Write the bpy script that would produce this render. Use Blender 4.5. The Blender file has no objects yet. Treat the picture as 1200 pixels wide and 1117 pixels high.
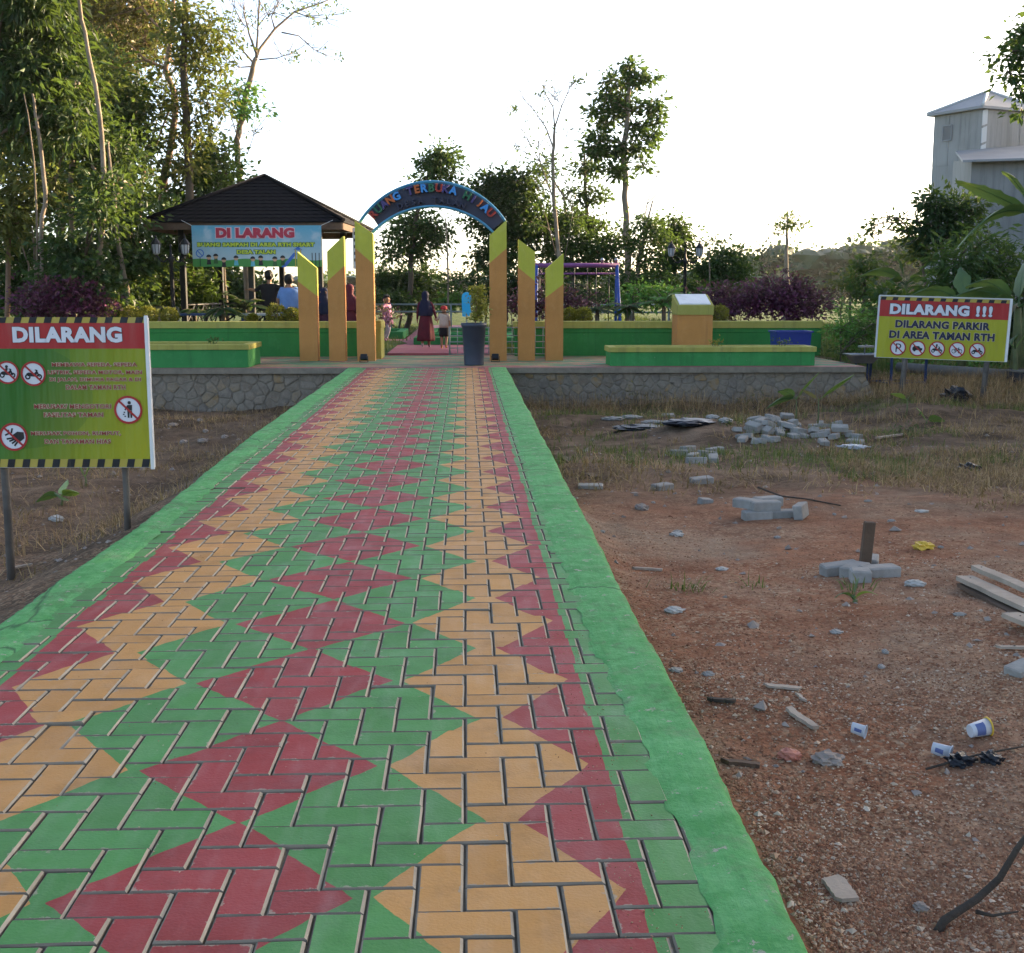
import bpy, bmesh, math, random
import numpy as np
from mathutils import Vector, Matrix, Euler
random.seed(7)
rng = np.random.default_rng(7)
S = bpy.context.scene
COL = S.collection
R = math.radians

# ------------------------------------------------------------------ camera, sky, sun, exposure
FPX, CX, CY, HZ, CAMH = 1400.0, 600.0, 558.5, 341.0, 1.31
PITCH = math.atan((CY - HZ) / FPX)
YAW = math.atan(54 * math.cos(PITCH) / FPX)
cam = bpy.data.objects.new('camera', bpy.data.cameras.new('camera'))
COL.objects.link(cam)
cam.location = (0, 0, CAMH)
cam.rotation_euler = (math.pi / 2 - PITCH, 0, -YAW)
cam.data.sensor_fit = 'HORIZONTAL'
cam.data.sensor_width = 36
cam.data.lens = 36 * FPX / 1200
cam.data.clip_start = 0.05
cam.data.clip_end = 3000
S.camera = cam

SUN_AZ, SUN_EL = R(58), R(10)
world = bpy.data.worlds.new('World')
S.world = world
world.use_nodes = True
wn = world.node_tree
sky = wn.nodes.new('ShaderNodeTexSky')
sky.sky_type = 'NISHITA'
sky.sun_disc = False
sky.sun_elevation = SUN_EL
sky.sun_rotation = SUN_AZ
sky.air_density = 0.5
sky.dust_density = 1.7
sky.ozone_density = 0.0
bg = wn.nodes['Background']
bg.inputs['Strength'].default_value = 0.15
wn.links.new(sky.outputs[0], bg.inputs[0])

sun = bpy.data.objects.new('sun', bpy.data.lights.new('sun', 'SUN'))
COL.objects.link(sun)
sun.data.energy = 5.0
sun.data.angle = R(0.5)
sun.data.color = (1.0, 0.75, 0.46)
sdir = Vector((math.cos(SUN_EL) * math.sin(SUN_AZ), math.cos(SUN_EL) * math.cos(SUN_AZ), math.sin(SUN_EL)))
sun.rotation_euler = sdir.to_track_quat('Z', 'Y').to_euler()
sun.location = (30, 20, 30)

S.view_settings.view_transform = 'Standard'
S.view_settings.look = 'None'
S.view_settings.gamma = 1
S.view_settings.use_curve_mapping = False
S.view_settings.exposure = 2.14
S.cycles.max_bounces = 6
S.cycles.transparent_max_bounces = 8

# ------------------------------------------------------------------ helpers: photo pixel -> place
CROT = cam.rotation_euler.to_matrix()


def ray(px, py):
    return CROT @ Vector(((px - CX) / FPX, -(py - CY) / FPX, -1.0))


def at(px, py, Y):
    d = ray(px, py)
    t = Y / d.y
    return Vector((d.x * t, Y, CAMH + d.z * t))


def pw(n, Y):
    return n * Y / FPX / 0.99


def sstep(a, b, x):
    t = np.clip((np.asarray(x, float) - a) / (b - a), 0, 1)
    return t * t * (3 - 2 * t)


_ph = rng.uniform(0, 6.28, (24, 2))
_dr = rng.uniform(0, 6.28, 24)


def bumps(x, y, f0=0.9, n=12, seed=0):
    z = 0
    for i in range(n):
        f = f0 * 1.37 ** i
        a = _dr[(i + seed) % 24]
        z = z + np.sin((x * math.cos(a) + y * math.sin(a)) * f + _ph[i % 24, 0]) * np.sin((-x * math.sin(a) + y * math.cos(a)) * f * .83 + _ph[i % 24, 1]) / 1.33 ** i
    return z


PLAT_Y, PLAT_X1 = 20.75, 7.0


def ground_z(x, y):
    x = np.asarray(x, float)
    y = np.asarray(y, float)
    right = np.interp(y, [0, 4, 8, 12, 16, 19, 60], [-.085, -.11, -.22, -.42, -.58, -.66, -.66])
    right = right + .16 * sstep(4.5, 8, x) * sstep(14, 21, y)
    left = np.interp(y, [0, 4, 7, 12, 20, 60], [-.22, -.30, -.42, -.55, -.70, -.70])
    bank = sstep(1.85, 2.9, -x)
    left = -.10 * (1 - bank) + left * bank
    inpath = np.where(x < -.6, left, right)
    amp = np.where(y < 24, .027, .03) * (1 + 1.0 * sstep(9, 16, y))
    z = inpath + bumps(x, y, 1.1, 12) * amp * np.where(x < 0, 1.2, 1.0)
    # heap of spoil beside the pavers
    z = z + .17 * np.exp(-((x - 2.9) / .8) ** 2 - ((y - 15.2) / 1.0) ** 2)
    # under the path, and at its edges
    mid = (x > -1.80) & (x < .62)
    z = np.where(mid & (y < 20.9), -.25, z)
    e = sstep(.62, .95, x)
    z = np.where((x >= .62) & (x < .95) & (y < 8), np.minimum(z, -.05) * e + (1 - e) * -.10, z)
    back = sstep(24.9, 25.3, y)
    park = bumps(x, y, .3, 8) * .03
    field = -.42 + bumps(x, y, .12, 8) * .06
    xw = sstep(7.2, 9.5, x)
    far = park * (1 - xw) + field * xw
    z = np.where(y > 20.9, z * (1 - back) + far * back, z)
    z = np.where((y > 20.9) & (y < 25.0) & (x < 6.8), -.6, z)
    return z


def gz(x, y):
    return float(ground_z(x, y))


def onground(px, py, dz=0.0):
    d = ray(px, py)
    z = -.3
    p = None
    for _ in range(14):
        t = (z - CAMH) / d.z
        p = Vector((d.x * t, d.y * t, z))
        z = .5 * z + .5 * gz(p.x, p.y)
    p.z = gz(p.x, p.y) + dz
    return p


# ------------------------------------------------------------------ helpers: mesh building
class MB:
    def __init__(s):
        s.v, s.f, s.m, s.sm = [], [], [], []

    def face(s, pts, m=0, sm=False):
        o = len(s.v)
        s.v += [tuple(p) for p in pts]
        s.f.append(tuple(range(o, o + len(pts))))
        s.m.append(m)
        s.sm.append(sm)

    def idx(s, pts, faces, m=0, sm=False):
        o = len(s.v)
        s.v += [tuple(p) for p in pts]
        for f in faces:
            s.f.append(tuple(i + o for i in f))
            s.m.append(m)
            s.sm.append(sm)

    def box(s, a, b, m=0, top=None, rot=None, org=None):
        (x0, y0, z0), (x1, y1, z1) = a, b
        P = [(x0, y0, z0), (x1, y0, z0), (x1, y1, z0), (x0, y1, z0), (x0, y0, z1), (x1, y0, z1), (x1, y1, z1), (x0, y1, z1)]
        if rot is not None:
            P = [tuple(rot @ Vector(p) + (org or Vector())) for p in P]
        o = len(s.v)
        s.v += P
        for k, f in enumerate([(0, 3, 2, 1), (4, 5, 6, 7), (0, 1, 5, 4), (1, 2, 6, 5), (2, 3, 7, 6), (3, 0, 4, 7)]):
            s.f.append(tuple(i + o for i in f))
            s.m.append(top if (k == 1 and top is not None) else m)
            s.sm.append(False)

    def bbox(s, a, b, c=.01, m=0, rot=None, org=None):
        """box with chamfered edges on top and verticals"""
        (x0, y0, z0), (x1, y1, z1) = a, b
        def ring(x0, y0, x1, y1, z, k):
            return [(x0 + k, y0, z), (x1 - k, y0, z), (x1, y0 + k, z), (x1, y1 - k, z), (x1 - k, y1, z), (x0 + k, y1, z), (x0, y1 - k, z), (x0, y0 + k, z)]
        P = ring(x0, y0, x1, y1, z0, c) + ring(x0, y0, x1, y1, z1 - c, c) + ring(x0 + c, y0 + c, x1 - c, y1 - c, z1, c * .5)
        if rot is not None:
            P = [tuple(rot @ Vector(p) + (org or Vector())) for p in P]
        F = [tuple(reversed(range(8)))]
        for r in (0, 8):
            for i in range(8):
                j = (i + 1) % 8
                F.append((r + i, r + j, r + 8 + j, r + 8 + i))
        F.append(tuple(range(16, 24)))
        s.idx(P, F, m)

    def tube(s, pts, rad, n=8, m=0, cap=True, sm=True):
        pts = [Vector(p) for p in pts]
        if not hasattr(rad, '__len__'):
            rad = [rad] * len(pts)
        o = len(s.v)
        prev = None
        for i, p in enumerate(pts):
            a = pts[max(i - 1, 0)]
            b = pts[min(i + 1, len(pts) - 1)]
            t = (b - a)
            t = t.normalized() if t.length > 1e-9 else Vector((0, 0, 1))
            if prev is None:
                u = t.orthogonal().normalized()
            else:
                u = (prev - t * prev.dot(t))
                u = u.normalized() if u.length > 1e-6 else t.orthogonal().normalized()
            prev = u
            w = t.cross(u)
            for k in range(n):
                an = 2 * math.pi * k / n
                s.v.append(tuple(p + (u * math.cos(an) + w * math.sin(an)) * rad[i]))
        for i in range(len(pts) - 1):
            for k in range(n):
                q = (k + 1) % n
                s.f.append((o + i * n + k, o + i * n + q, o + (i + 1) * n + q, o + (i + 1) * n + k))
                s.m.append(m)
                s.sm.append(sm)
        if cap:
            s.f.append(tuple(o + k for k in reversed(range(n))))
            s.f.append(tuple(o + (len(pts) - 1) * n + k for k in range(n)))
            s.m += [m, m]
            s.sm += [False, False]

    def rings(s, rings, m=0, sm=True, cap=True):
        """loft between equal-length closed rings of points"""
        o = len(s.v)
        n = len(rings[0])
        for r in rings:
            s.v += [tuple(p) for p in r]
        for i in range(len(rings) - 1):
            for k in range(n):
                q = (k + 1) % n
                s.f.append((o + i * n + k, o + i * n + q, o + (i + 1) * n + q, o + (i + 1) * n + k))
                s.m.append(m)
                s.sm.append(sm)
        if cap:
            s.f.append(tuple(o + k for k in reversed(range(n))))
            s.f.append(tuple(o + (len(rings) - 1) * n + k for k in range(n)))
            s.m += [m, m]
            s.sm += [False, False]

    def lathe(s, prof, n=24, m=0, org=(0, 0, 0), sm=True, cap=True):
        s.rings([[(org[0] + r * math.cos(2 * math.pi * k / n), org[1] + r * math.sin(2 * math.pi * k / n), org[2] + z) for k in range(n)] for r, z in prof], m, sm, cap)

    def prism(s, poly, y0, y1, m=0, mside=None):
        """poly in (x, z), extruded along y; front is y0 (towards the camera)"""
        n = len(poly)
        o = len(s.v)
        s.v += [(x, y0, z) for x, z in poly] + [(x, y1, z) for x, z in poly]
        s.f.append(tuple(o + i for i in range(n)))
        s.f.append(tuple(o + n + i for i in reversed(range(n))))
        s.m += [m, m]
        s.sm += [False, False]
        for i in range(n):
            j = (i + 1) % n
            s.f.append((o + j, o + i, o + n + i, o + n + j))
            s.m.append(m if mside is None else mside)
            s.sm.append(False)

    def ball(s, c, r, m=0, n=10, k=6, sc=(1, 1, 1)):
        prof = []
        rr = []
        for i in range(k + 1):
            a = -math.pi / 2 + math.pi * i / k
            q = max(math.cos(a), .02)
            rr.append([(c[0] + r * sc[0] * q * math.cos(2 * math.pi * j / n), c[1] + r * sc[1] * q * math.sin(2 * math.pi * j / n), c[2] + r * sc[2] * math.sin(a)) for j in range(n)])
        s.rings(rr, m)

    def mesh(s, name, mats):
        me = bpy.data.meshes.new(name)
        me.from_pydata(s.v, [], s.f)
        for mt in (mats if isinstance(mats, (list, tuple)) else [mats]):
            me.materials.append(mt)
        me.polygons.foreach_set('material_index', s.m)
        me.polygons.foreach_set('use_smooth', s.sm)
        bm = bmesh.new()
        bm.from_mesh(me)
        bmesh.ops.recalc_face_normals(bm, faces=bm.faces)
        bm.to_mesh(me)
        bm.free()
        return me

    def build(s, name, mats, parent=None, loc=None):
        return link(name, s.mesh(name, mats), parent, loc)


def link(name, data, parent=None, loc=None):
    o = bpy.data.objects.new(name, data)
    COL.objects.link(o)
    if parent is not None:
        o.parent = parent
    if loc is not None:
        o.location = loc
    return o


def tag(o, label=None, cat=None, group=None, kind=None):
    if label:
        o['label'] = label
    if cat:
        o['category'] = cat
    if group:
        o['group'] = group
    if kind:
        o['kind'] = kind
    return o


def thing(name, label, cat, loc=(0, 0, 0), rz=0.0, group=None):
    o = bpy.data.objects.new(name, None)
    COL.objects.link(o)
    o.location = loc
    o.rotation_euler = (0, 0, rz)
    o.empty_display_size = .2
    return tag(o, label, cat, group)


def copy_tree(o, parent=None):
    c = o.copy()
    COL.objects.link(c)
    c.parent = parent
    for ch in [q for q in o.children]:
        copy_tree(ch, c)
    return c


def np_mesh(name, V, F, mats, smooth=False, mi=None):
    V = np.asarray(V, np.float32)
    F = np.asarray(F, np.int32)
    k = F.shape[1]
    me = bpy.data.meshes.new(name)
    me.vertices.add(len(V))
    me.vertices.foreach_set('co', V.ravel())
    me.loops.add(F.size)
    me.loops.foreach_set('vertex_index', F.ravel())
    me.polygons.add(len(F))
    me.polygons.foreach_set('loop_start', np.arange(0, F.size, k, dtype=np.int32))
    for mt in (mats if isinstance(mats, (list, tuple)) else [mats]):
        me.materials.append(mt)
    if mi is not None:
        me.polygons.foreach_set('material_index', np.asarray(mi, np.int32))
    me.update(calc_edges=True)
    me.polygons.foreach_set('use_smooth', np.full(len(F), smooth))
    return me


# ------------------------------------------------------------------ helpers: materials
class NT:
    def __init__(s, name):
        s.mat = bpy.data.materials.new(name)
        s.mat.use_nodes = True
        s.t = s.mat.node_tree
        s.t.nodes.clear()
        s.out = s.t.nodes.new('ShaderNodeOutputMaterial')

    def n(s, typ, **kw):
        nd = s.t.nodes.new(typ)
        for k, v in kw.items():
            if k.startswith('_'):
                setattr(nd, k[1:], v)
            else:
                s.put(nd, k, v)
        return nd

    def put(s, nd, k, v):
        i = nd.inputs[int(k[1:])] if k[0] == 'i' and k[1:].isdigit() else nd.inputs[k]
        if isinstance(v, bpy.types.NodeSocket):
            s.t.links.new(v, i)
        elif isinstance(v, (tuple, list)) and len(v) == 3 and i.type == 'RGBA':
            i.default_value = (*v, 1)
        else:
            i.default_value = v

    def math(s, op, a, b=0.0, c=0.0):
        return s.n('ShaderNodeMath', _operation=op, i0=a, i1=b, i2=c).outputs[0]

    def mix(s, f, a, b, mode='MIX'):
        nd = s.t.nodes.new('ShaderNodeMix')
        nd.data_type = 'RGBA'
        nd.blend_type = mode
        for k, v in ((0, f), (6, a), (7, b)):
            s.put(nd, 'i%d' % k, v)
        return nd.outputs[2]

    def pos(s):
        return s.n('ShaderNodeNewGeometry').outputs['Position']

    def obj(s):
        return s.n('ShaderNodeTexCoord').outputs['Object']

    def island(s):
        return s.n('ShaderNodeNewGeometry').outputs['Random Per Island']

    def orand(s):
        return s.n('ShaderNodeObjectInfo').outputs['Random']

    def noise(s, scale, vec=None, detail=4.0, rough=.55, dist=0.0):
        nd = s.n('ShaderNodeTexNoise', Scale=scale, Detail=detail, Roughness=rough, Distortion=dist)
        s.t.links.new(vec if vec is not None else s.pos(), nd.inputs['Vector'])
        return nd.outputs[0]

    def vor(s, scale, vec=None, feature='F1', out=0):
        nd = s.n('ShaderNodeTexVoronoi', _feature=feature, Scale=scale)
        s.t.links.new(vec if vec is not None else s.pos(), nd.inputs['Vector'])
        return nd.outputs[out]

    def ramp(s, v, a, b, lo=0.0, hi=1.0):
        nd = s.n('ShaderNodeMapRange', i0=v, i1=a, i2=b, i3=lo, i4=hi)
        nd.clamp = True
        return nd.outputs[0]

    def scalev(s, vec, k):
        nd = s.n('ShaderNodeVectorMath', _operation='MULTIPLY', i0=vec)
        nd.inputs[1].default_value = k
        return nd.outputs[0]

    def bump(s, h, strength=.3, dist=.01):
        return s.n('ShaderNodeBump', Height=h, Strength=strength, Distance=dist).outputs[0]

    def done(s, col, rough=.8, nrm=None, spec=.3, metal=0.0, **kw):
        b = s.n('ShaderNodeBsdfPrincipled', Roughness=rough, Metallic=metal)
        s.put(b, 'Base Color', col)
        s.put(b, 'Specular IOR Level', spec)
        if nrm is not None:
            s.put(b, 'Normal', nrm)
        for k, v in kw.items():
            s.put(b, k.replace('_', ' '), v)
        s.t.links.new(b.outputs[0], s.out.inputs[0])
        return s.mat


def plain(name, col, rough=.7, var=.25, scale=6.0, bump=.15, bd=.005, dirt=None, spec=.3, metal=0.0):
    """paint, metal, cloth: a base colour with uneven tone, fine relief and some dirt"""
    t = NT(name)
    o = t.obj()
    n1 = t.noise(scale, o, 5)
    dark = tuple(c * (1 - var) for c in col)
    lite = tuple(min(1, c * (1 + var * .7)) for c in col)
    c = t.mix(t.ramp(n1, .3, .7), dark, lite)
    if dirt:
        c = t.mix(t.math('MULTIPLY', t.ramp(t.noise(scale * .45, o, 6, .65), .52, .72), dirt[1]), c, dirt[0])
    nb = t.bump(t.noise(scale * 9, o, 3), bump, bd) if bump else None
    return t.done(c, rough, nb, spec, metal)


def leafmat(name, cols, trans=.38, gloss=.5):
    """leaf: colour differs leaf by leaf; light passes through"""
    t = NT(name)
    r = t.island()
    rp = t.n('ShaderNodeValToRGB', Fac=r)
    el = rp.color_ramp.elements
    for i, c in enumerate(cols):
        e = el[i] if i < 2 else el.new(1)
        e.position = i / (len(cols) - 1)
        e.color = (*c, 1)
    c = rp.outputs[0]
    big = t.noise(.55, None, 2)
    c = t.mix(t.ramp(big, .35, .65, 0, .35), c, cols[0])
    b = t.n('ShaderNodeBsdfPrincipled', Roughness=gloss)
    t.put(b, 'Base Color', c)
    t.put(b, 'Specular IOR Level', .35)
    tr = t.n('ShaderNodeBsdfTranslucent')
    t.put(tr, 'Color', t.mix(.55, c, (.15, .22, .03)))
    m = t.n('ShaderNodeMixShader', i0=trans)
    t.t.links.new(b.outputs[0], m.inputs[1])
    t.t.links.new(tr.outputs[0], m.inputs[2])
    t.t.links.new(m.outputs[0], t.out.inputs[0])
    return t.mat


M = {}
GRN, RED, YEL = (.076, .258, .060), (.33, .040, .036), (.53, .262, .070)
CONC = (.42, .36, .27)


def paint_material():
    t = NT('painted paving')
    P = t.pos()
    sx = t.n('ShaderNodeSeparateXYZ', Vector=P)
    X, Y = sx.outputs[0], sx.outputs[1]
    nz = t.n('ShaderNodeTexNoise', Scale=9.0, Detail=4.0)
    t.t.links.new(P, nz.inputs['Vector'])
    w = t.n('ShaderNodeSeparateColor', Color=nz.outputs['Color'])
    wx = t.math('MULTIPLY', t.math('SUBTRACT', w.outputs[0], .5), .020)
    wy = t.math('MULTIPLY', t.math('SUBTRACT', w.outputs[1], .5), .03)
    nl = t.math('MULTIPLY', t.math('SUBTRACT', t.noise(.8, P, 1), .5), .10)
    X0 = t.math('ADD', X, .575)
    left = t.math('LESS_THAN', X0, 0.0)
    sc = t.math('MULTIPLY_ADD', t.math('MULTIPLY', left, t.ramp(Y, 5.5, 21, .28, 1)), .19, 1.0)
    ax = t.math('ADD', t.math('DIVIDE', t.math('ABSOLUTE', X0), sc), wx)
    fr = t.math('FRACT', t.math('DIVIDE', t.math('ADD', t.math('ADD', t.math('ADD', Y, wy), nl), 73 - 3.48 - .07), .73))
    tri = t.math('ABSOLUTE', t.math('MULTIPLY_ADD', fr, 2.0, -1.0))   # 1 at joints, 0 at diamond centres
    rb_ = t.math('FRACT', t.math('MULTIPLY', t.math('ADD', t.island(), t.orand()), 7.31))
    ax = t.math('ADD', ax, t.math('MULTIPLY', t.math('SUBTRACT', rb_, .5), .020))
    b1 = t.math('MULTIPLY_ADD', tri, -.325, .325)
    b2 = t.math('MULTIPLY_ADD', tri, .255, .355)
    b3 = t.math('MULTIPLY_ADD', tri, -.225, .912)
    gt = lambda b: t.math('GREATER_THAN', ax, b)
    c = t.mix(gt(b1), RED, GRN)
    c = t.mix(gt(b2), c, YEL)
    c = t.mix(gt(b3), c, RED)
    c = t.mix(gt(.953), c, GRN)
    # each block takes the paint a little differently; dust and wear
    r = t.math('FRACT', t.math('ADD', t.island(), t.orand()))
    c = t.mix(t.ramp(r, 0, 1, 0, .48), c, t.mix(1.0, c, (.60, .57, .52), 'MULTIPLY'))
    c = t.mix(t.ramp(t.noise(2.2, P, 6, .65), .42, .75, 0, .08), c, (.33, .30, .25))
    c = t.mix(t.ramp(t.noise(5.0, P, 6, .7), .5, .75, 0, .30), c, (.06, .05, .04), 'MULTIPLY')
    streak = t.noise(14, t.scalev(P, (1, .25, 1)), 4)
    c = t.mix(t.ramp(streak, .5, .75, 0, .06), c, (.8, .78, .7))
    chip = t.ramp(t.noise(24, P, 6, .75), .655, .68)
    c = t.mix(t.math('MULTIPLY', chip, t.ramp(t.noise(1.7, P, 3), .42, .56)), c, CONC)
    # paint rubbed off along the arrises of each block
    uv = t.n('ShaderNodeUVMap')
    uv.uv_map = 'edge'
    ux = t.n('ShaderNodeSeparateXYZ', Vector=uv.outputs[0])
    e = t.math('MINIMUM', t.math('SUBTRACT', .1062, t.math('ABSOLUTE', ux.outputs[0])), t.math('SUBTRACT', .0531, t.math('ABSOLUTE', ux.outputs[1])))
    lim = t.math('MULTIPLY', t.math('SUBTRACT', t.noise(17, P, 6, .7), .47), .085)
    wear = t.ramp(t.math('SUBTRACT', lim, e), -.001, .002)
    c = t.mix(t.math('MULTIPLY', wear, .75), c, t.mix(t.noise(60, P, 4), (.22, .185, .13), (.42, .36, .26)))
    h = t.math('ADD', t.noise(120, P, 4), t.math('MULTIPLY', t.noise(28, P, 3), .8))
    return t.done(c, t.ramp(t.noise(6, P, 4), .3, .7, .55, .8), t.bump(h, .45, .004), .35)


M['paint'] = paint_material()


def kerb_material():
    t = NT('green painted screed')
    P = t.pos()
    c = t.mix(t.ramp(t.noise(1.7, P, 7, .68), .36, .64), (.060, .255, .065), (.105, .355, .110))
    c = t.mix(t.ramp(t.noise(11, P, 7, .75), .42, .66, 0, .5), c, (.22, .48, .21))
    brush = t.noise(9, t.scalev(P, (3.2, .35, 1)), 6, .7)
    c = t.mix(t.ramp(brush, .50, .68, 0, .35), c, (.05, .19, .05))
    c = t.mix(t.ramp(t.noise(3.3, P, 8, .75), .53, .64, 0, .42), c, (.20, .22, .14))
    c = t.mix(t.ramp(t.noise(2.4, P, 9, .8), .53, .64, 0, .6), c, (.085, .10, .055))
    chip = t.ramp(t.noise(15, P, 7, .78), .605, .62)
    c = t.mix(t.math('MULTIPLY', chip, .85), c, (.36, .325, .27))
    crack = t.ramp(t.vor(.33, t.n('ShaderNodeVectorMath', _operation='ADD', i0=P, i1=t.scalev(t.n('ShaderNodeTexNoise', Scale=3.0, Detail=6.0).outputs['Color'], (.25, .25, .25))).outputs[0], 'DISTANCE_TO_EDGE'), .0, .005, 1, 0)
    c = t.mix(t.math('MULTIPLY', crack, .7), c, (.03, .05, .03))
    h = t.math('ADD', t.math('MULTIPLY', t.noise(45, P, 6, .7), 1.3), t.math('MULTIPLY', crack, -.4))
    h = t.math('ADD', h, t.math('MULTIPLY', brush, .9))
    return t.done(c, .85, t.bump(h, .7, .010), .2)


M['kerb'] = kerb_material()


def concrete(name, col, scale=5):
    t = NT(name)
    P = t.obj()
    c = t.mix(t.ramp(t.noise(scale, P, 6, .65), .3, .7), tuple(k * .7 for k in col), tuple(min(1, k * 1.15) for k in col))
    c = t.mix(t.ramp(t.orand(), 0, 1, 0, .35), c, tuple(k * .55 for k in col))
    return t.done(c, .9, t.bump(t.noise(60, P, 4, .7), .5, .004), .2)


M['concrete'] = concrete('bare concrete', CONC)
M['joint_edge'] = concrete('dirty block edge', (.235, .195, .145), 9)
M['paver_grey'] = concrete('grey concrete block', (.33, .31, .275), 9)
M['pole_conc'] = concrete('weathered concrete pole', (.17, .16, .14))


def sand_material():
    t = NT('joint sand')
    P = t.pos()
    c = t.mix(t.noise(40, P, 5), (.13, .105, .075), (.25, .205, .145))
    return t.done(c, .95, t.bump(t.noise(150, P, 3), .6, .004), .1)


M['sand'] = sand_material()


def soil_material():
    t = NT('soil')
    P = t.pos()
    sx = t.n('ShaderNodeSeparateXYZ', Vector=P)
    X, Y = sx.outputs[0], sx.outputs[1]
    n1 = t.noise(1.1, P, 7, .62)
    n2 = t.noise(6.5, P, 6, .7)
    redc = t.mix(t.ramp(n2, .3, .7), (.155, .058, .028), (.36, .165, .088))
    pale = t.mix(t.ramp(n2, .3, .7), (.20, .125, .080), (.36, .25, .165))
    dark = t.mix(t.ramp(n2, .3, .7), (.048, .032, .019), (.13, .085, .052))
    c = t.mix(t.ramp(t.noise(.75, P, 5, .6), .47, .64), redc, pale)
    # away from the path end the soil is darker and greyer, full of old stalks
    yn = t.math('ADD', Y, t.math('MULTIPLY', t.math('SUBTRACT', n1, .5), 5.0))
    c = t.mix(t.ramp(yn, 7.2, 11.0), c, t.mix(t.ramp(t.noise(1.4, P, 5), .42, .62), dark, t.mix(.5, pale, dark)))
    c = t.mix(t.ramp(t.math('ADD', X, t.math('MULTIPLY', n1, .4)), -1.2, -1.0, 1, 0), c, t.mix(t.ramp(n1, .45, .7, 0, .55), dark, pale))
    grass = t.mix(t.ramp(t.noise(3, P, 6), .35, .65), (.040, .075, .018), (.105, .130, .035))
    c = t.mix(t.ramp(Y, 24.8, 26.0), c, grass)
    # fine gravel texture
    v = t.vor(55, P, 'F1', 1)
    sv = t.n('ShaderNodeSeparateColor', Color=v)
    pe = t.math('MULTIPLY', t.math('GREATER_THAN', sv.outputs[0], .55), t.ramp(Y, 6, 14, 1, 0))
    pe = t.math('MULTIPLY', pe, t.ramp(t.noise(2.0, P, 4), .40, .6, .12, .75))
    c = t.mix(pe, c, t.mix(sv.outputs[1], (.26, .125, .065), (.46, .32, .20)))
    h = t.math('ADD', t.math('MULTIPLY', t.vor(55, P), -.6), t.math('MULTIPLY', t.noise(18, P, 8, .7), 1.6))
    return t.done(c, .95, t.bump(h, .9, .018), .12)


M['soil'] = soil_material()


def stone_material():
    t = NT('rubble stone')
    P = t.pos()
    rp = t.n('ShaderNodeValToRGB', Fac=t.orand())
    cols = [(.215, .165, .115), (.255, .20, .145), (.19, .155, .12), (.30, .215, .125), (.235, .19, .14), (.32, .20, .085)]
    el = rp.color_ramp.elements
    rp.color_ramp.interpolation = 'CONSTANT'
    for i, c in enumerate(cols):
        e = el[i] if i < 2 else el.new(1)
        e.position = [0, .25, .48, .66, .76, .93][i]
        e.color = (*c, 1)
    c = t.mix(t.ramp(t.noise(9, P, 6, .7), .35, .75, 0, .7), rp.outputs[0], (.11, .095, .08))
    c = t.mix(t.ramp(t.noise(5, P, 6, .75), .42, .60, 0, .85), c, (.245, .205, .155))
    return t.done(c, .9, t.bump(t.noise(22, P, 7, .7), .9, .03), .2)


M['stone'] = stone_material()
M['mortar'] = concrete('mortar', (.24, .20, .15), 7)
def paint_wall(name, col, pale, dirt, streak=.35, scale=1.5):
    """brushed masonry paint: blotches, rain streaks, small chips"""
    t = NT(name)
    o = t.obj()
    c = t.mix(t.ramp(t.noise(scale, o, 6, .65), .32, .68), tuple(k * .78 for k in col), col)
    c = t.mix(t.ramp(t.noise(scale * 2.3, o, 6, .7), .52, .75, 0, .5), c, pale)
    c = t.mix(t.ramp(t.noise(4.5, t.scalev(o, (1.6, 1.6, .12)), 5, .65), .52, .72, 0, streak), c, dirt)
    chip = t.ramp(t.noise(21, o, 6, .75), .675, .69)
    c = t.mix(t.math('MULTIPLY', chip, .7), c, (.34, .31, .26))
    h = t.math('ADD', t.noise(70, o, 4, .6), t.math('MULTIPLY', t.noise(7, o, 4), 1.5))
    return t.done(c, .78, t.bump(h, .35, .008), .25)


M['wall_green'] = paint_wall('green wall paint', (.038, .21, .046), (.07, .27, .08), (.022, .07, .025))
M['wall_green2'] = paint_wall('bright green planter paint', (.046, .25, .066), (.09, .33, .11), (.03, .09, .035))
M['cap_yellow'] = paint_wall('yellow green cap paint', (.38, .35, .080), (.46, .44, .16), (.15, .14, .05), .5)
M['orange'] = paint_wall('orange pillar paint', (.53, .240, .066), (.58, .30, .11), (.25, .115, .045), .35)
M['lime'] = paint_wall('lime pillar paint', (.48, .47, .060), (.54, .53, .14), (.22, .21, .05), .3)
M['bark_pale'] = plain('pale bark', (.25, .20, .145), .9, .4, 3, .6, .02, ((.12, .10, .07), .6))
M['bark_dark'] = plain('dark bark', (.11, .085, .06), .9, .4, 3, .6, .02)
M['bark_red'] = plain('reddish bark', (.27, .17, .11), .9, .4, 3, .6, .02)
M['black'] = plain('black metal paint', (.012, .012, .013), .5, .2, 5, .1)
M['white'] = plain('white paint', (.72, .72, .70), .6, .1, 4, .1, dirt=((.35, .33, .28), .4))
M['blue'] = plain('blue metal paint', (.03, .075, .30), .5, .25, 5, .1, dirt=((.05, .05, .08), .5))
M['navy'] = plain('dark blue metal paint', (.028, .05, .12), .5, .25, 5, .1)
M['purple_paint'] = plain('purple metal paint', (.22, .07, .20), .5, .25, 5, .1)
M['skyblue'] = plain('sky blue tube paint', (.07, .27, .42), .45, .2, 5, .1)
M['steel'] = plain('brushed steel', (.35, .36, .37), .35, .2, 6, .1, metal=.8)
M['grey_rail'] = plain('galvanised rail', (.22, .25, .23), .5, .2, 5, .1)
M['wood'] = plain('weathered wood', (.36, .29, .22), .85, .35, 5, .5, .006, ((.15, .11, .08), .5))
M['scrap'] = plain('dusty pale scrap', (.40, .375, .33), .7, .3, 9, .3)
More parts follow.
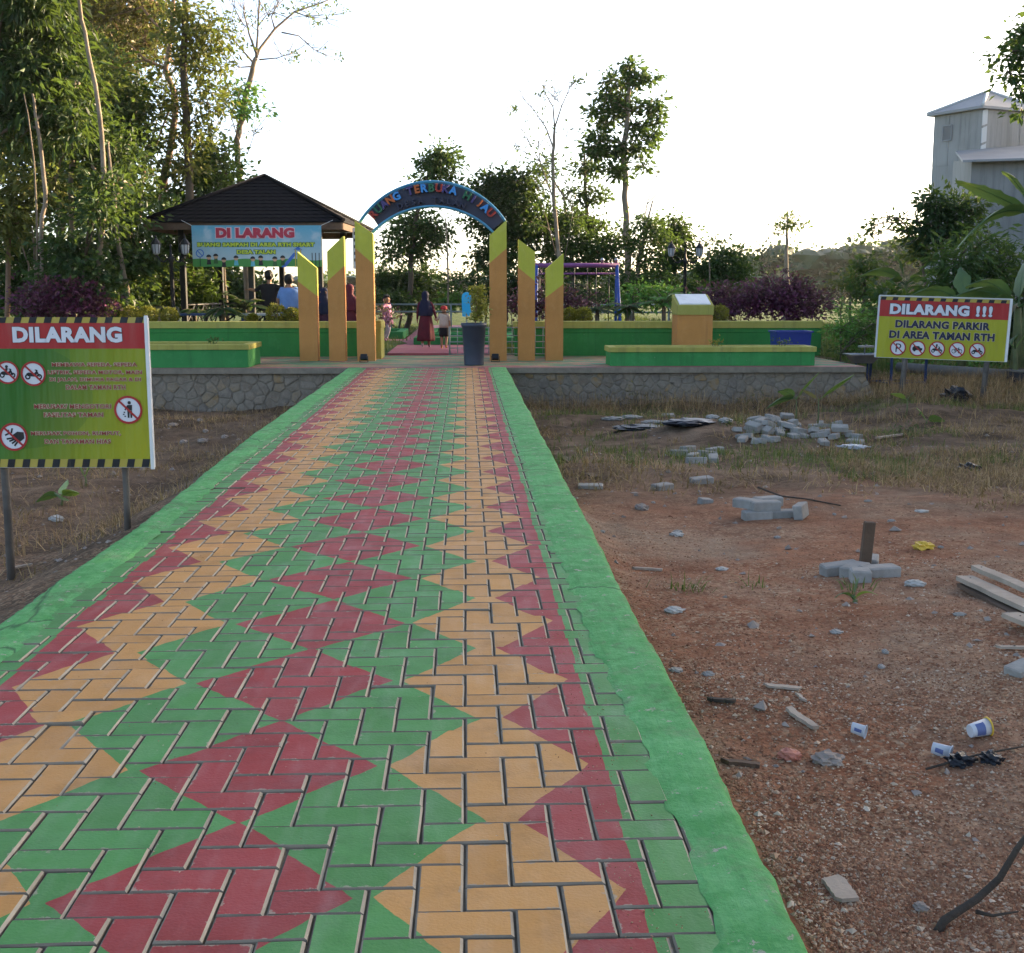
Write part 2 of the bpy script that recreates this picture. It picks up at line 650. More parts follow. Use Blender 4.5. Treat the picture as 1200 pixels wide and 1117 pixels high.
M['wood_dark'] = plain('old timber', (.11, .07, .045), .85, .35, 5, .5, .006)
M['post_wood'] = plain('grey wooden post', (.115, .10, .085), .9, .35, 6, .6, .008)
M['branch'] = plain('dead branch', (.060, .046, .034), .9, .35, 8, .6, .008)
M['roof_tile'] = plain('black roof tile', (.0045, .0045, .0060), .8, .25, 3, .2, spec=.12)
M['roof_under'] = plain('brown roof timber', (.09, .055, .035), .8, .3, 3, .2)
M['pot'] = plain('slate plastic pot', (.045, .055, .075), .5, .15, 3, .15)
M['tub'] = plain('blue plastic tub', (.018, .035, .20), .4, .15, 3, .1)
M['plastic_white'] = plain('white plastic', (.50, .51, .53), .4, .1, 5, .1)
M['plastic_blue'] = plain('blue print', (.10, .13, .27), .4, .1, 5, 0)
M['plastic_yellow'] = plain('yellow plastic', (.62, .40, .05), .5, .2, 9, .1)
M['plastic_black'] = plain('black plastic', (.013, .014, .018), .35, .3, 9, .4, .01)
M['terracotta'] = plain('faded pink drum', (.40, .15, .10), .6, .15, 3, .1)
M['cyan'] = plain('cyan board paint', (.03, .36, .62), .5, .1, 3, .1)
M['glass_lamp'] = plain('frosted lamp glass', (.34, .36, .38), .25, .06, 5, 0, spec=.5)
M['tower_wall_flat'] = plain('grey sheet cladding', (.205, .21, .22), .6, .14, .35, .1, dirt=((.13, .13, .125), .6))
def cladding():
    t = NT('grey corrugated cladding')
    o = t.obj()
    c = t.mix(t.ramp(t.noise(.5, o, 5), .35, .65), (.215, .21, .195), (.275, .27, .255))
    c = t.mix(t.ramp(t.noise(1.2, t.scalev(o, (3, 3, .2)), 5, .65), .52, .7, 0, .55), c, (.11, .105, .10))
    sx = t.n('ShaderNodeSeparateXYZ', Vector=o)
    w = t.math('SINE', t.math('MULTIPLY', t.math('ADD', sx.outputs[0], t.math('MULTIPLY', sx.outputs[1], .6)), 34.0))
    return t.done(c, .6, t.bump(w, .08, .02), .3)


M['tower_wall'] = cladding()
M['tower_light'] = plain('new metal flashing', (.50, .51, .50), .45, .1, .8, .1)
M['tower_roof'] = plain('zinc roof', (.25, .25, .25), .5, .15, .6, .1)
M['dark_gap'] = plain('dark opening', (.008, .008, .009), .9, .1, 3, 0)
M['rock'] = plain('loose stone', (.28, .23, .19), .9, .35, 6, .5, .01)

LF = {}
LF['dark'] = leafmat('dark green leaf', [(0.010, 0.031, 0.009), (0.021, 0.054, 0.014), (0.033, 0.078, 0.019), (0.047, 0.095, 0.023)])
LF['mid'] = leafmat('mid green leaf', [(0.017, 0.048, 0.011), (0.033, 0.082, 0.017), (0.055, 0.116, 0.023), (0.074, 0.131, 0.026)])
LF['olive'] = leafmat('olive leaf', [(0.050, 0.074, 0.019), (0.094, 0.127, 0.028), (0.138, 0.172, 0.036), (0.187, 0.195, 0.041)])
LF['gold'] = leafmat('yellowing leaf', [(0.074, 0.089, 0.021), (0.126, 0.138, 0.028), (0.188, 0.181, 0.034), (0.230, 0.201, 0.041)])
LF['rust'] = leafmat('rusty brown leaf', [(0.072, 0.052, 0.023), (0.123, 0.084, 0.032), (0.189, 0.123, 0.043), (0.160, 0.138, 0.043)])
LF['purple'] = leafmat('purple leaf', [(0.040, 0.006, 0.023), (0.086, 0.013, 0.055), (0.144, 0.023, 0.090), (0.115, 0.029, 0.060)], .22)
LF['lime'] = leafmat('yellow green clipped leaf', [(.14, .14, .016), (.22, .20, .022), (.30, .26, .03), (.36, .30, .05)])
LF['fresh'] = leafmat('fresh green leaf', [(0.055, 0.165, 0.027), (0.088, 0.247, 0.040), (0.129, 0.320, 0.052), (0.177, 0.365, 0.067)])
LF['dry'] = leafmat('dry grass blade', [(00.144, 00.084, 00.043), (00.273, 00.151, 00.075), (00.416, 00.252, 00.122), (00.575, 00.396, 00.201)], .25, .8)
LF['blade'] = leafmat('green grass blade', [(.05, .080, .016), (.09, .13, .024), (.15, .18, .036), (.24, .21, .07)], .3, .7)
LF['hill'] = leafmat('distant foliage', [(0.015, 0.048, 0.017), (0.022, 0.062, 0.021), (0.030, 0.076, 0.025), (0.038, 0.086, 0.029)], .25)

# ================================================================== THE SETTING
def axis(segs):
    out = []
    for a, b, n in segs:
        out += list(np.linspace(a, b, n, endpoint=False))
    return np.array(out + [segs[-1][1]])


gx = axis([(-420, -60, 10), (-60, -12, 24), (-12, -4, 60), (-4, -1.3, 50), (-1.3, .5, 6), (.5, 5.5, 110), (5.5, 12, 70), (12, 60, 24), (60, 420, 10)])
gy = axis([(-60, 0, 12), (0, 2, 12), (2, 8, 110), (8, 22, 150), (22, 26, 24), (26, 60, 40), (60, 450, 20)])
XX, YY = np.meshgrid(gx, gy)
ZZ = ground_z(XX, YY)
nx, ny = len(gx), len(gy)
I = np.arange(nx * ny).reshape(ny, nx)
F = np.stack([I[:-1, :-1], I[:-1, 1:], I[1:, 1:], I[1:, :-1]], -1).reshape(-1, 4)
ground = link('ground', np_mesh('ground', np.stack([XX, YY, ZZ], -1).reshape(-1, 3), F, M['soil'], True))
tag(ground, 'bare red brown soil with gravel and dry weeds', kind='structure')

# ------------------------------------------------------------------ the paved path
U = .1062
BX, BY = -.011 - 12 * U, 2.385          # lattice origin
m = MB()
m.box((-1.80, -3, -.30), (.60, PLAT_Y - .03, -.012))
path = tag(m.build('path', M['sand']), 'herringbone path of blocks painted in red green and yellow diamonds', kind='structure')


def kin_l(y):
    return np.interp(y, [2, 4.5, 7, 9, 12, 20], [-1.655, -1.66, -1.68, -1.74, -1.765, -1.79])


def kin_r(y):
    return np.interp(y, [1.5, 2.6, 3.3, 3.9, 5, 7, 20], [.515, .515, .505, .48, .455, .43, .42])


def kout_l(y):
    return np.interp(y, [2, 7, 8.2, 10, 12.5, 20.7], [-1.855, -1.86, -1.885, -1.955, -1.985, -2.03])


def kout_r(y):
    return np.interp(y, [2, 20.7], [.685, .69])


def brick_mesh(name, jit, across=False):
    """one paving block; gravel side chamfer in paler concrete standing for sky light, the rest dirty"""
    L, W, g, d = 2 * U, U, .0026, .0046
    x, y = L / 2 - g, W / 2 - g
    r = random.Random(jit)
    j = lambda: r.uniform(-.0014, .0014)
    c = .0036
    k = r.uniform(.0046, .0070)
    xr, yl = (c, k) if across else (k, c)      # wide pale chamfer, sky light put into its colour, on local +x (lying across) or local -y (lying along)
    top = [(-x + c + j(), -y + yl + j(), 0), (x - xr + j(), -y + yl + j(), 0), (x - xr + j(), y - c + j(), 0), (-x + c + j(), y - c + j(), 0)]
    mid = [(-x, -y, -d), (x, -y, -d), (x, y, -d), (-x, y, -d)]
    bot = [(-x, -y, -.055), (x, -y, -.055), (x, y, -.055), (-x, y, -.055)]
    V = top + mid + bot
    Fc = [(0, 1, 2, 3)]
    mi = [0]
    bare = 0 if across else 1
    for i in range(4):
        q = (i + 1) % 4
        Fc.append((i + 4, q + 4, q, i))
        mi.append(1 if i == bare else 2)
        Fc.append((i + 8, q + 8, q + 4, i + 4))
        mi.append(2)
    me = bpy.data.meshes.new(name)
    me.from_pydata(V, [], Fc)
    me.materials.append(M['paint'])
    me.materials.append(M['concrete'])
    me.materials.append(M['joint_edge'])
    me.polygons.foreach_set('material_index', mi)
    uv = me.uv_layers.new(name='edge')
    for lp in me.loops:
        uv.data[lp.index].uv = V[lp.vertex_index][:2]
    me.update()
    return me


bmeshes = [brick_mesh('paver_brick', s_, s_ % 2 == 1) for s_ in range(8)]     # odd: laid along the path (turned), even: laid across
cells = []
for j in range(-38, 176):
    for i in range(-7, 21):
        k = (j - i + 11) % 4          # V starts at i=11, j=0 (mod 4)
        xc, yc = BX + i * U, BY + j * U
        if k == 0:
            cells.append((xc + U / 2, yc + U, math.pi / 2))
        elif k == 3:
            cells.append((xc + U, yc + U / 2, 0.0))
keep = []
for x, y, a in cells:
    hx = U if a == 0 else U / 2
    if y > PLAT_Y - .14 or y < -1.6:
        continue
    if x + hx < kin_l(y) - .01 or x - hx > kin_r(y) + .02:
        continue
    keep.append((x, y, a))
keep.sort(key=lambda c: (0 if c[1] > 2.2 else 1, c[1]))
SV, SF, SM = [], [], []
nb = 0
for n, (x, y, a) in enumerate(keep):
    q = random.random()
    dz = random.uniform(-.0022, .0022) + (-.005 if q > .97 else 0)
    e = Euler((random.gauss(0, .008), random.gauss(0, .006), a + random.gauss(0, .007)))
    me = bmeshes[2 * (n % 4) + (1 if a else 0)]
    cut = 1.0
    if a == 0 and x + U > kout_r(y) - .06:
        cut, x = .5, x - U / 2
    elif a == 0 and x - U < kout_l(y) + .06:
        cut, x = .5, x + U / 2
    if x + U / 2 > kout_r(y) - .03 or x - U / 2 < kout_l(y) + .03:
        continue
    nb += 1
    if nb < 299:
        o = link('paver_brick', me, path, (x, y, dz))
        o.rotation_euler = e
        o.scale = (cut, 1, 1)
    else:
        mt = Matrix.Translation((x, y, dz)) @ e.to_matrix().to_4x4() @ Matrix.Diagonal((cut, 1, 1, 1))
        o = len(SV)
        SV += [tuple(mt @ v.co) for v in me.vertices]
        for p in me.polygons:
            SF.append(tuple(o + i for i in p.vertices))
            SM.append(p.material_index)
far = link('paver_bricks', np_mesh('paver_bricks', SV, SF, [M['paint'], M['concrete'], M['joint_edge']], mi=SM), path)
far['kind'] = 'stuff'


def kerb(name, inner, outer, side, label):
    ys = np.concatenate([np.arange(-1.6, 9, .03), np.arange(9, PLAT_Y - .02, .08), [PLAT_Y - .02]])
    r = np.random.default_rng(3 if side > 0 else 4)
    blk = {}
    rows = []
    for y in ys:
        b = int(math.floor(y / U))
        if b not in blk:
            blk[b] = r.uniform(-.010, .010) if r.random() < .8 else r.uniform(-.035, .02)
        wob = blk[b] * (1.0 if y < 9 else .5)
        xi = float(inner(y)) + wob + .004 * math.sin(y * 41)
        xo = float(outer(y)) + .006 * math.sin(y * 2.1) + .003 * math.sin(y * 7.7 + 1) + .002 * math.sin(y * 23)
        if y < 9:
            xo += .0025 * r.normal()
        pts = []
        for t, z in ((0, -.0005), (.08, .0022), (.22, .005), (.45, .007), (.7, .008), (.9, .006), (.98, .001)):
            pts.append((xi + (xo - xi) * t, y, z + (.0020 * math.sin(y * 3.3 + t * 9) + .0008 * r.normal()) * (t > 0)))
        pts.append((xo + side * .012, y, -.035 + .008 * r.normal()))
        pts.append((xo + side * .05, y, -.13))
        pts.append((xo + side * .055, y, -.35 if side > 0 else -.6))
        rows.append(pts)
    n = len(rows[0])
    V = [p for rr in rows for p in rr]
    I = np.arange(len(V)).reshape(-1, n)
    Fk = np.stack([I[:-1, :-1], I[:-1, 1:], I[1:, 1:], I[1:, :-1]], -1).reshape(-1, 4)
    if side < 0:
        Fk = Fk[:, ::-1]
    o = link(name, np_mesh(name, V, Fk, M['kerb'], True))
    return tag(o, label, kind='structure')


kerb('kerb', kin_r, kout_r, 1, 'green painted screed kerb along the gravel side of the path')
kerb('kerb', kin_l, kout_l, -1, 'green painted screed kerb along the sign side of the path')


# ------------------------------------------------------------------ platform, retaining walls, inner paving
def floor_material():
    t = NT('painted platform floor')
    P = t.pos()
    sx = t.n('ShaderNodeSeparateXYZ', Vector=P)
    X, Y = sx.outputs[0], sx.outputs[1]
    st = t.noise(1.0, t.scalev(P, (.9, 2.6, 1)), 3)
    c = t.mix(t.ramp(st, .47, .52), (.36, .22, .10), (.06, .20, .085))
    c = t.mix(t.ramp(t.noise(1.3, t.scalev(P, (.7, 3, 1)), 2), .57, .6), c, (.27, .07, .06))
    c = t.mix(t.math('LESS_THAN', Y, 21.05), c, (.30, .10, .085))
    br = t.n('ShaderNodeTexBrick', Scale=1.0)
    t.t.links.new(P, br.inputs['Vector'])
    br.inputs['Brick Width'].default_value = .21
    br.inputs['Row Height'].default_value = .105
    br.inputs['Mortar Size'].default_value = .006
    c = t.mix(t.math('MULTIPLY', br.outputs['Fac'], .6), c, (.12, .11, .09))
    c = t.mix(t.ramp(t.noise(3, P, 6), .4, .7, 0, .25), c, (.30, .27, .23))
    return t.done(c, .75, t.bump(br.outputs['Fac'], .4, -.004), .3)


M['floor'] = floor_material()
M['pink_floor'] = plain('pink red painted floor', (.33, .095, .11), .75, .2, 1.5, .2, .004, ((.3, .22, .18), .5))
m = MB()
m.box((-14, PLAT_Y - .02, -.10), (PLAT_X1, 24.75, -.002), 0, 1)
m.box((-14, PLAT_Y + .30, -1.2), (PLAT_X1 - .1, 25.2, -.105), 0)
tag(m.build('platform', [M['mortar'], M['floor']]), 'raised paved platform before the park gate', kind='structure')
m = MB()
m.box((-1.62, 24.76, -.2), (.62, 45, .045))
tag(m.build('inner_path', M['pink_floor']), 'pink red paved path inside the park', kind='structure')
m = MB()
m.box((-6.5, 30.2, -.2), (-1.63, 32.2, .04))
tag(m.build('inner_path', M['pink_floor']), 'pink red paved side path towards the pavilion', kind='structure')


def clip(poly, a, b, c):
    """keep a*x + b*y <= c"""
    out = []
    n = len(poly)
    for i in range(n):
        p, q = poly[i], poly[(i + 1) % n]
        dp, dq = a * p[0] + b * p[1] - c, a * q[0] + b * q[1] - c
        if dp <= 0:
            out.append(p)
        if (dp < 0) != (dq < 0) and dp != dq:
            t = dp / (dp - dq)
            out.append((p[0] + (q[0] - p[0]) * t, p[1] + (q[1] - p[1]) * t))
    return out


def stone_wall(label, outline, sx, seed):
    """outline: (x, z) polygon of the battered face"""
    r = random.Random(seed)
    ytop, slope = PLAT_Y + .07, .22
    face = lambda x, z, o: (x, ytop + (z + .1) * slope - o, z)
    root_m = MB()
    n = len(outline)
    root_m.idx([face(x, z, 0) for x, z in outline] + [(x, PLAT_Y + .35, z) for x, z in outline],
               [tuple(range(n))] + [(i, n + i, n + (i + 1) % n, (i + 1) % n) for i in range(n)])
    root = tag(root_m.build('stone_wall', M['mortar']), label, 'retaining wall')
    xs = [p[0] for p in outline]
    zs = [p[1] for p in outline]
    seeds = []
    z = min(zs)
    row = 0
    while z < max(zs) + .1:
        x = min(xs) - .1 + (row % 2) * sx * .5
        while x < max(xs) + sx:
            seeds.append((x + r.uniform(-.46, .46) * sx, z + r.uniform(-.44, .44) * sx * .62))
            x += sx * r.uniform(.8, 1.25)
        z += sx * .62
        row += 1
    for i, (sx0, sz0) in enumerate(seeds):
        poly = list(outline)
        for k, (ax, az) in enumerate(seeds):
            if k == i or abs(ax - sx0) > sx * 2.5 or abs(az - sz0) > sx * 2.5:
                continue
            dx, dz = ax - sx0, az - sz0
            mx, mz = (ax + sx0) / 2, (az + sz0) / 2
            l = math.hypot(dx, dz) + 1e-6
            poly = clip(poly, dx / l, dz / l, (dx * mx + dz * mz) / l - r.uniform(.002, .010))
            if len(poly) < 3:
                break
        if len(poly) < 3:
            continue
        area = abs(sum(poly[a][0] * poly[(a + 1) % len(poly)][1] - poly[(a + 1) % len(poly)][0] * poly[a][1] for a in range(len(poly)))) / 2
        if area < .003:
            continue
        cx = sum(p[0] for p in poly) / len(poly)
        cz = sum(p[1] for p in poly) / len(poly)
        # cut the corners so that the stone is rounded
        rp = []
        for a in range(len(poly)):
            p, q = poly[a], poly[(a + 1) % len(poly)]
            for t in (.12, .88):
                rp.append((p[0] + (q[0] - p[0]) * t + r.uniform(-.006, .006), p[1] + (q[1] - p[1]) * t + r.uniform(-.006, .006)))
        h = r.uniform(.003, .024)
        mb = MB()
        ring = lambda s, o: [face(cx + (x - cx) * s, cz + (z - cz) * s, o + r.uniform(-.004, .004)) for x, z in rp]
        k = len(rp)
        mb.idx(ring(1, -.01) + ring(.96, h * .85) + ring(.78, h) + [face(cx, cz, h * r.uniform(.9, 1.25))],
               [(a, (a + 1) % k, k + (a + 1) % k, k + a) for a in range(k)] + [(k + a, k + (a + 1) % k, 2 * k + (a + 1) % k, 2 * k + a) for a in range(k)] +
               [(2 * k + a, 2 * k + (a + 1) % k, 3 * k) for a in range(k)], 0, True)
        mb.build('stone', M['stone'], root)
    return root


stone_wall('rubble stone wall under the platform on the gravel side of the path', [(.66, -1.0), (7.42, -1.0), (6.98, -.105), (.66, -.105)], .195, 5)
stone_wall('rubble stone wall under the platform on the side of the signboard by the pavilion', [(-9.3, -1.0), (-2.0, -1.0), (-2.0, -.105), (-9.3, -.105)], .215, 6)


# ------------------------------------------------------------------ low walls and planters
def low_wall(name, label, x0, x1, y0, y1, h, cap, mat, cat='low wall', over=.03, z0=-.01, capm='cap_yellow'):
    root = thing(name, label, cat, ((x0 + x1) / 2, (y0 + y1) / 2, 0))
    w, d = (x1 - x0) / 2, (y1 - y0) / 2
    mb = MB()
    mb.bbox((-w, -d, z0), (w, d, h - cap - .09), .012)
    mb.bbox((-w - .006, -d - .006, h - cap - .09), (w + .006, d + .006, h - cap), .008)
    mb.build('wall_body', M[mat], root)
    mb = MB()
    mb.bbox((-w - over, -d - over, h - cap), (w + over, d + over, h), .012)
    mb.build('coping', M[capm], root)
    return root


low_wall('garden_wall', 'long dark green garden wall with yellow coping beside the pavilion', -13, at(449, 400, 24.5).x, 24.42, 24.68, .70, .13, 'wall_green')
low_wall('garden_wall', 'long dark green garden wall with yellow coping behind the monument block', at(603, 400, 24.5).x, at(961, 400, 24.5).x, 24.42, 24.68, .70, .14, 'wall_green')
low_wall('wall_end_post', 'short yellow and green wall end beside the tall pillar at the entrance', at(441.5, 400, 23.9).x, at(448.5, 400, 23.9).x, 23.5, 24.38, .74, .05, 'cap_yellow', 'wall end', .004)


def planter(label, x0, x1, y0, y1, h):
    root = thing('planter_box', label, 'planter', ((x0 + x1) / 2, (y0 + y1) / 2, 0))
    w, d, t, c = (x1 - x0) / 2, (y1 - y0) / 2, .12, .09
    for nm, lo, hi, k, mt in (('box_wall', 0, h - c, 0, 'wall_green2'), ('rim', h - c, h, .025, 'cap_yellow')):
        mb = MB()
        mb.bbox((-w - k, -d - k, lo), (w + k, -d + t, hi), .01)
        mb.bbox((-w - k, d - t, lo), (w + k, d + k, hi), .01)
        mb.bbox((-w - k, -d + t, lo), (-w + t, d - t, hi), .01)
        mb.bbox((w - t, -d + t, lo), (w + k, d - t, hi), .01)
        mb.build(nm, M[mt], root)
    mb = MB()
    mb.box((-w + t, -d + t, .05), (w - t, d - t, h - .12))
    mb.build('soil_fill', M['soil'], root)
    return root


planter('long green planter box with yellow rim before the monument block', at(714, 420, 21.2).x, at(952, 420, 21.2).x, 21.05, 21.75, .335)
planter('green planter box with yellow rim beside the big signboard', -9.0, at(292, 420, 20.95).x, 20.85, 22.1, .40)
# kerbed beds inside the park
for lab, x0, x1, y0, y1, h in (('low green kerbed bed just inside the entrance', -1.25, 1.2, 28.6, 31.6, .17), ('second low green kerbed bed farther inside the entrance', -1.05, 1.6, 32.4, 36.0, .17), ('low green kerbed bed beside the side path', -4.2, -1.7, 32.6, 35.6, .2)):
    root = thing('kerbed_bed', lab, 'flower bed', ((x0 + x1) / 2, (y0 + y1) / 2, .046 if x0 > -1.6 else .02))
    w, d = (x1 - x0) / 2, (y1 - y0) / 2
    mb = MB()
    for a, b in (((-w, -d, 0), (w, -d + .22, h)), ((-w, d - .22, 0), (w, d, h)), ((-w, -d + .22, 0), (-w + .22, d - .22, h)), ((w - .22, -d + .22, 0), (w, d - .22, h))):
        mb.bbox(a, b, .015)
    mb.build('kerb_ring', M['wall_green2'], root)
    mb = MB()
    mb.box((-w + .22, -d + .22, 0), (w - .22, d - .22, h * .6))
    mb.build('turf', plain('turf', (.045, .10, .02), .9, .5, 9, .8, .02) if 'turf' not in bpy.data.materials else bpy.data.materials['turf'], root)

# ------------------------------------------------------------------ gate pillars and arch
PY = 22.8


def pillar(label, x0, x1, tl, tr, bl, br, base):
    c = at((x0 + x1) / 2, base, PY)
    root = thing('gate_pillar', label, 'pillar', (c.x, PY, 0), 0, 'slant topped pillars of the gate')
    f = lambda x, y: (at(x, y, PY).x - c.x, at(x, y, PY).z)
    z0 = -.003
    w0, w1 = f(x0, base)[0], f(x1, base)[0]
    zbl, zbr, ztl, ztr = f(x0, bl)[1], f(x1, br)[1], f(x0, tl)[1], f(x1, tr)[1]
    mb = MB()
    mb.prism([(w0, z0), (w1, z0), (w1, zbr), (w0, zbl)], 0, .30)
    mb.build('pillar_shaft', M['orange'], root)
    mb = MB()
    mb.prism([(w0 + .001, zbl), (w1 - .001, zbr), (w1 - .001, ztr), (w0 + .001, ztl)], .001, .299)
    mb.build('pillar_tip', M['lime'], root)
    return root


pillar('shortest of the three pillars on the pavilion side of the arch', 351.4, 372.8, 295, 314, 329.5, 346.7, 419.6)
pillar('middle of the three pillars on the pavilion side of the arch', 386, 405.2, 295, 276.6, 329.5, 312, 419.6)
pillar('tall pillar carrying the arch on the pavilion side', 418.7, 439.6, 258.6, 274, 291, 309.5, 420.5)
pillar('tall pillar carrying the arch beside the dark plant pot', 574.2, 593.8, 276, 257.8, 308.4, 291, 419)
pillar('middle of the three pillars on the swing side of the arch', 607.5, 626.8, 280.4, 295, 314, 329.5, 418.6)
pillar('shortest of the three pillars on the swing side of the arch', 639.6, 659.8, 315, 297, 348.6, 333, 418.6)


# ------------------------------------------------------------------ lettering
_tc = {}


def text_mesh(body, w=None, h=None, fat=.0, mat=None, depth=0.0, name='lettering', y=0.0):
    cu = bpy.data.curves.new('lettering', 'FONT')
    cu.body = body
    cu.align_x = 'CENTER'
    cu.size = 1.0
    cu.offset = fat
    cu.resolution_u = 3
    cu.extrude = depth
    cu.space_character = 1.07
    tmp = bpy.data.objects.new('tmp', cu)
    COL.objects.link(tmp)
    bpy.context.view_layer.update()
    me = bpy.data.meshes.new_from_object(tmp.evaluated_get(bpy.context.evaluated_depsgraph_get()))
    bpy.data.objects.remove(tmp)
    bpy.data.curves.remove(cu)
    me.name = name
    n = len(me.vertices)
    co = np.empty(n * 3, np.float32)
    me.vertices.foreach_get('co', co)
    co = co.reshape(-1, 3)
    lo, hi = co.min(0), co.max(0)
    co[:, 0] -= (lo[0] + hi[0]) / 2
    co[:, 1] -= (lo[1] + hi[1]) / 2
    sx = w / (hi[0] - lo[0]) if w else None
    sy = h / (hi[1] - lo[1]) if h else None
    sx = sx or sy
    sy = sy or sx
    out = np.stack([co[:, 0] * sx, -co[:, 2] + y, co[:, 1] * sy], -1)
    me.vertices.foreach_set('co', out.astype(np.float32).ravel())
    me.materials.clear()
    me.materials.append(mat)
    me.update()
    return me


class Print:
    """flat print on a board: design units of one photo pixel, origin at the board's centre; each layer a little prouder"""

    def __init__(s, root, k, cx, cy, front, step=.0016):
        s.root, s.k, s.cx, s.cy, s.front, s.step = root, k, cx, cy, front, step

    def P(s, x, y, layer):
        return ((x - s.cx) * s.k, s.front - layer * s.step, (s.cy - y) * s.k)

    def poly(s, mb, pts, layer, m=0):
        mb.face([s.P(x, y, layer) for x, y in pts], m)

    def rect(s, mb, x0, y0, x1, y1, layer, m=0):
        s.poly(mb, [(x0, y1), (x1, y1), (x1, y0), (x0, y0)], layer, m)

    def disc(s, mb, x, y, r, layer, m=0, n=28, ry=None):
        s.poly(mb, [(x + r * math.cos(2 * math.pi * i / n), y - (ry or r) * math.sin(2 * math.pi * i / n)) for i in range(n)], layer, m)

    def ring(s, mb, x, y, r0, r1, layer, m=0, n=28):
        for i in range(n):
            a, b = 2 * math.pi * i / n, 2 * math.pi * (i + 1) / n
            s.poly(mb, [(x + r0 * math.cos(a), y - r0 * math.sin(a)), (x + r1 * math.cos(a), y - r1 * math.sin(a)),
                        (x + r1 * math.cos(b), y - r1 * math.sin(b)), (x + r0 * math.cos(b), y - r0 * math.sin(b))], layer, m)

    def line(s, mb, x0, y0, x1, y1, w, layer, m=0):
        l = math.hypot(x1 - x0, y1 - y0)
        ux, uy = -(y1 - y0) / l * w / 2, (x1 - x0) / l * w / 2
        s.poly(mb, [(x0 + ux, y0 + uy), (x1 + ux, y1 + uy), (x1 - ux, y1 - uy), (x0 - ux, y0 - uy)], layer, m)

    def text(s, body, x, y, w, h, layer, mat, fat=.03, edge=None, efat=.07, name='lettering', rot=0):
        w, h = w * s.k, h * s.k
        if edge is not None:
            grow = (efat - fat) * 1.6
            link(name + '_outline', text_mesh(body, w + h * grow * 1.2, h * (1 + grow * 1.2), efat, edge), s.root, s.P(x, y, layer))
            layer += 1
        o = link(name, text_mesh(body, w, h, fat, mat), s.root, s.P(x, y, layer))
        return o

    def ban(s, x, y, r, kind, layer, mats, slash=True):
        """white disc, red ring and slash, dark pictogram; mats = [white, red, dark]"""
        mb = MB()
        s.disc(mb, x, y, r, layer, 0)
        q = r / 9.0
        L = layer + 1
        dk = 2
        if kind == 'motorbike' or kind == 'scooter':
            s.ring(mb, x - 4.2 * q, y + 2.2 * q, 1.0 * q, 2.1 * q, L, dk, 14)
            s.ring(mb, x + 4.2 * q, y + 2.2 * q, 1.0 * q, 2.1 * q, L, dk, 14)
            s.poly(mb, [(x - 4.2 * q, y + 1.8 * q), (x + 1.5 * q, y + 2.2 * q), (x + 3.4 * q, y - 1.2 * q), (x + 2.2 * q, y - 2.0 * q), (x + .6 * q, y - .4 * q), (x - 3.2 * q, y - 1.0 * q), (x - 5.2 * q, y - .2 * q)], L, dk)
            s.line(mb, x + 2.2 * q, y - 2.6 * q, x + 4.3 * q, y + 2.2 * q, 1.0 * q, L, dk)
            s.line(mb, x + 1.2 * q, y - 2.8 * q, x + 3.2 * q, y - 2.4 * q, .8 * q, L, dk)
            if kind == 'motorbike':
                s.disc(mb, x - .4 * q, y - 4.6 * q, 1.2 * q, L, dk, 12)
                s.poly(mb, [(x - 2.2 * q, y - .8 * q), (x - .4 * q, y - .6 * q), (x + .7 * q, y - 3.2 * q), (x - 1.2 * q, y - 3.6 * q)], L, dk)
        elif kind == 'bicycle':
            for sx in (-1, 1):
                s.ring(mb, x + sx * 3.4 * q, y + 1.6 * q, 1.9 * q, 2.6 * q, L, dk, 16)
            for a in ((-3.4, 1.6, -1.2, -1.6), (-1.2, -1.6, 2.0, -1.4), (2.0, -1.4, 0, 1.6), (0, 1.6, -1.2, -1.6), (0, 1.6, -3.4, 1.6), (3.4, 1.6, 1.7, -2.4), (1.2, -2.5, 2.6, -2.4), (-1.9, -2.1, -.6, -2.1)):
                s.line(mb, x + a[0] * q, y + a[1] * q, x + a[2] * q, y + a[3] * q, .55 * q, L, dk)
        elif kind == 'car':
            s.poly(mb, [(x - 5.6 * q, y + 2 * q), (x + 5.6 * q, y + 2 * q), (x + 5.6 * q, y - .4 * q), (x + 3.2 * q, y - .8 * q), (x + 1.8 * q, y - 2.8 * q), (x - 4.0 * q, y - 2.8 * q), (x - 5.6 * q, y - .6 * q)], L, dk)
            for sx in (-3.2, 3.2):
                s.disc(mb, x + sx * q, y + 2.2 * q, 1.5 * q, L, dk, 12)
        elif kind == 'litter':
            s.disc(mb, x + .8 * q, y - 4.6 * q, 1.1 * q, L, dk, 12)
            s.poly(mb, [(x - .8 * q, y + .4 * q), (x + 2.4 * q, y + .4 * q), (x + 2.6 * q, y - 3.2 * q), (x - .4 * q, y - 3.2 * q)], L, dk)
            s.poly(mb, [(x - .6 * q, y + 5.2 * q), (x + .5 * q, y + 5.2 * q), (x + .9 * q, y + .5 * q), (x - .7 * q, y + .5 * q)], L, dk)
            s.poly(mb, [(x + 1.2 * q, y + 5.2 * q), (x + 2.3 * q, y + 5.2 * q), (x + 2.4 * q, y + .5 * q), (x + 1.0 * q, y + .5 * q)], L, dk)
            s.line(mb, x - .2 * q, y - 2.8 * q, x - 2.2 * q, y + .2 * q, .9 * q, L, dk)
            for px, py in ((-2.6, 1.6), (-3.1, 2.9), (-2.2, 4.2)):
                s.rect(mb, x + (px - .5) * q, y + (py - .4) * q, x + (px + .5) * q, y + (py + .4) * q, L, dk)
        elif kind == 'hand':
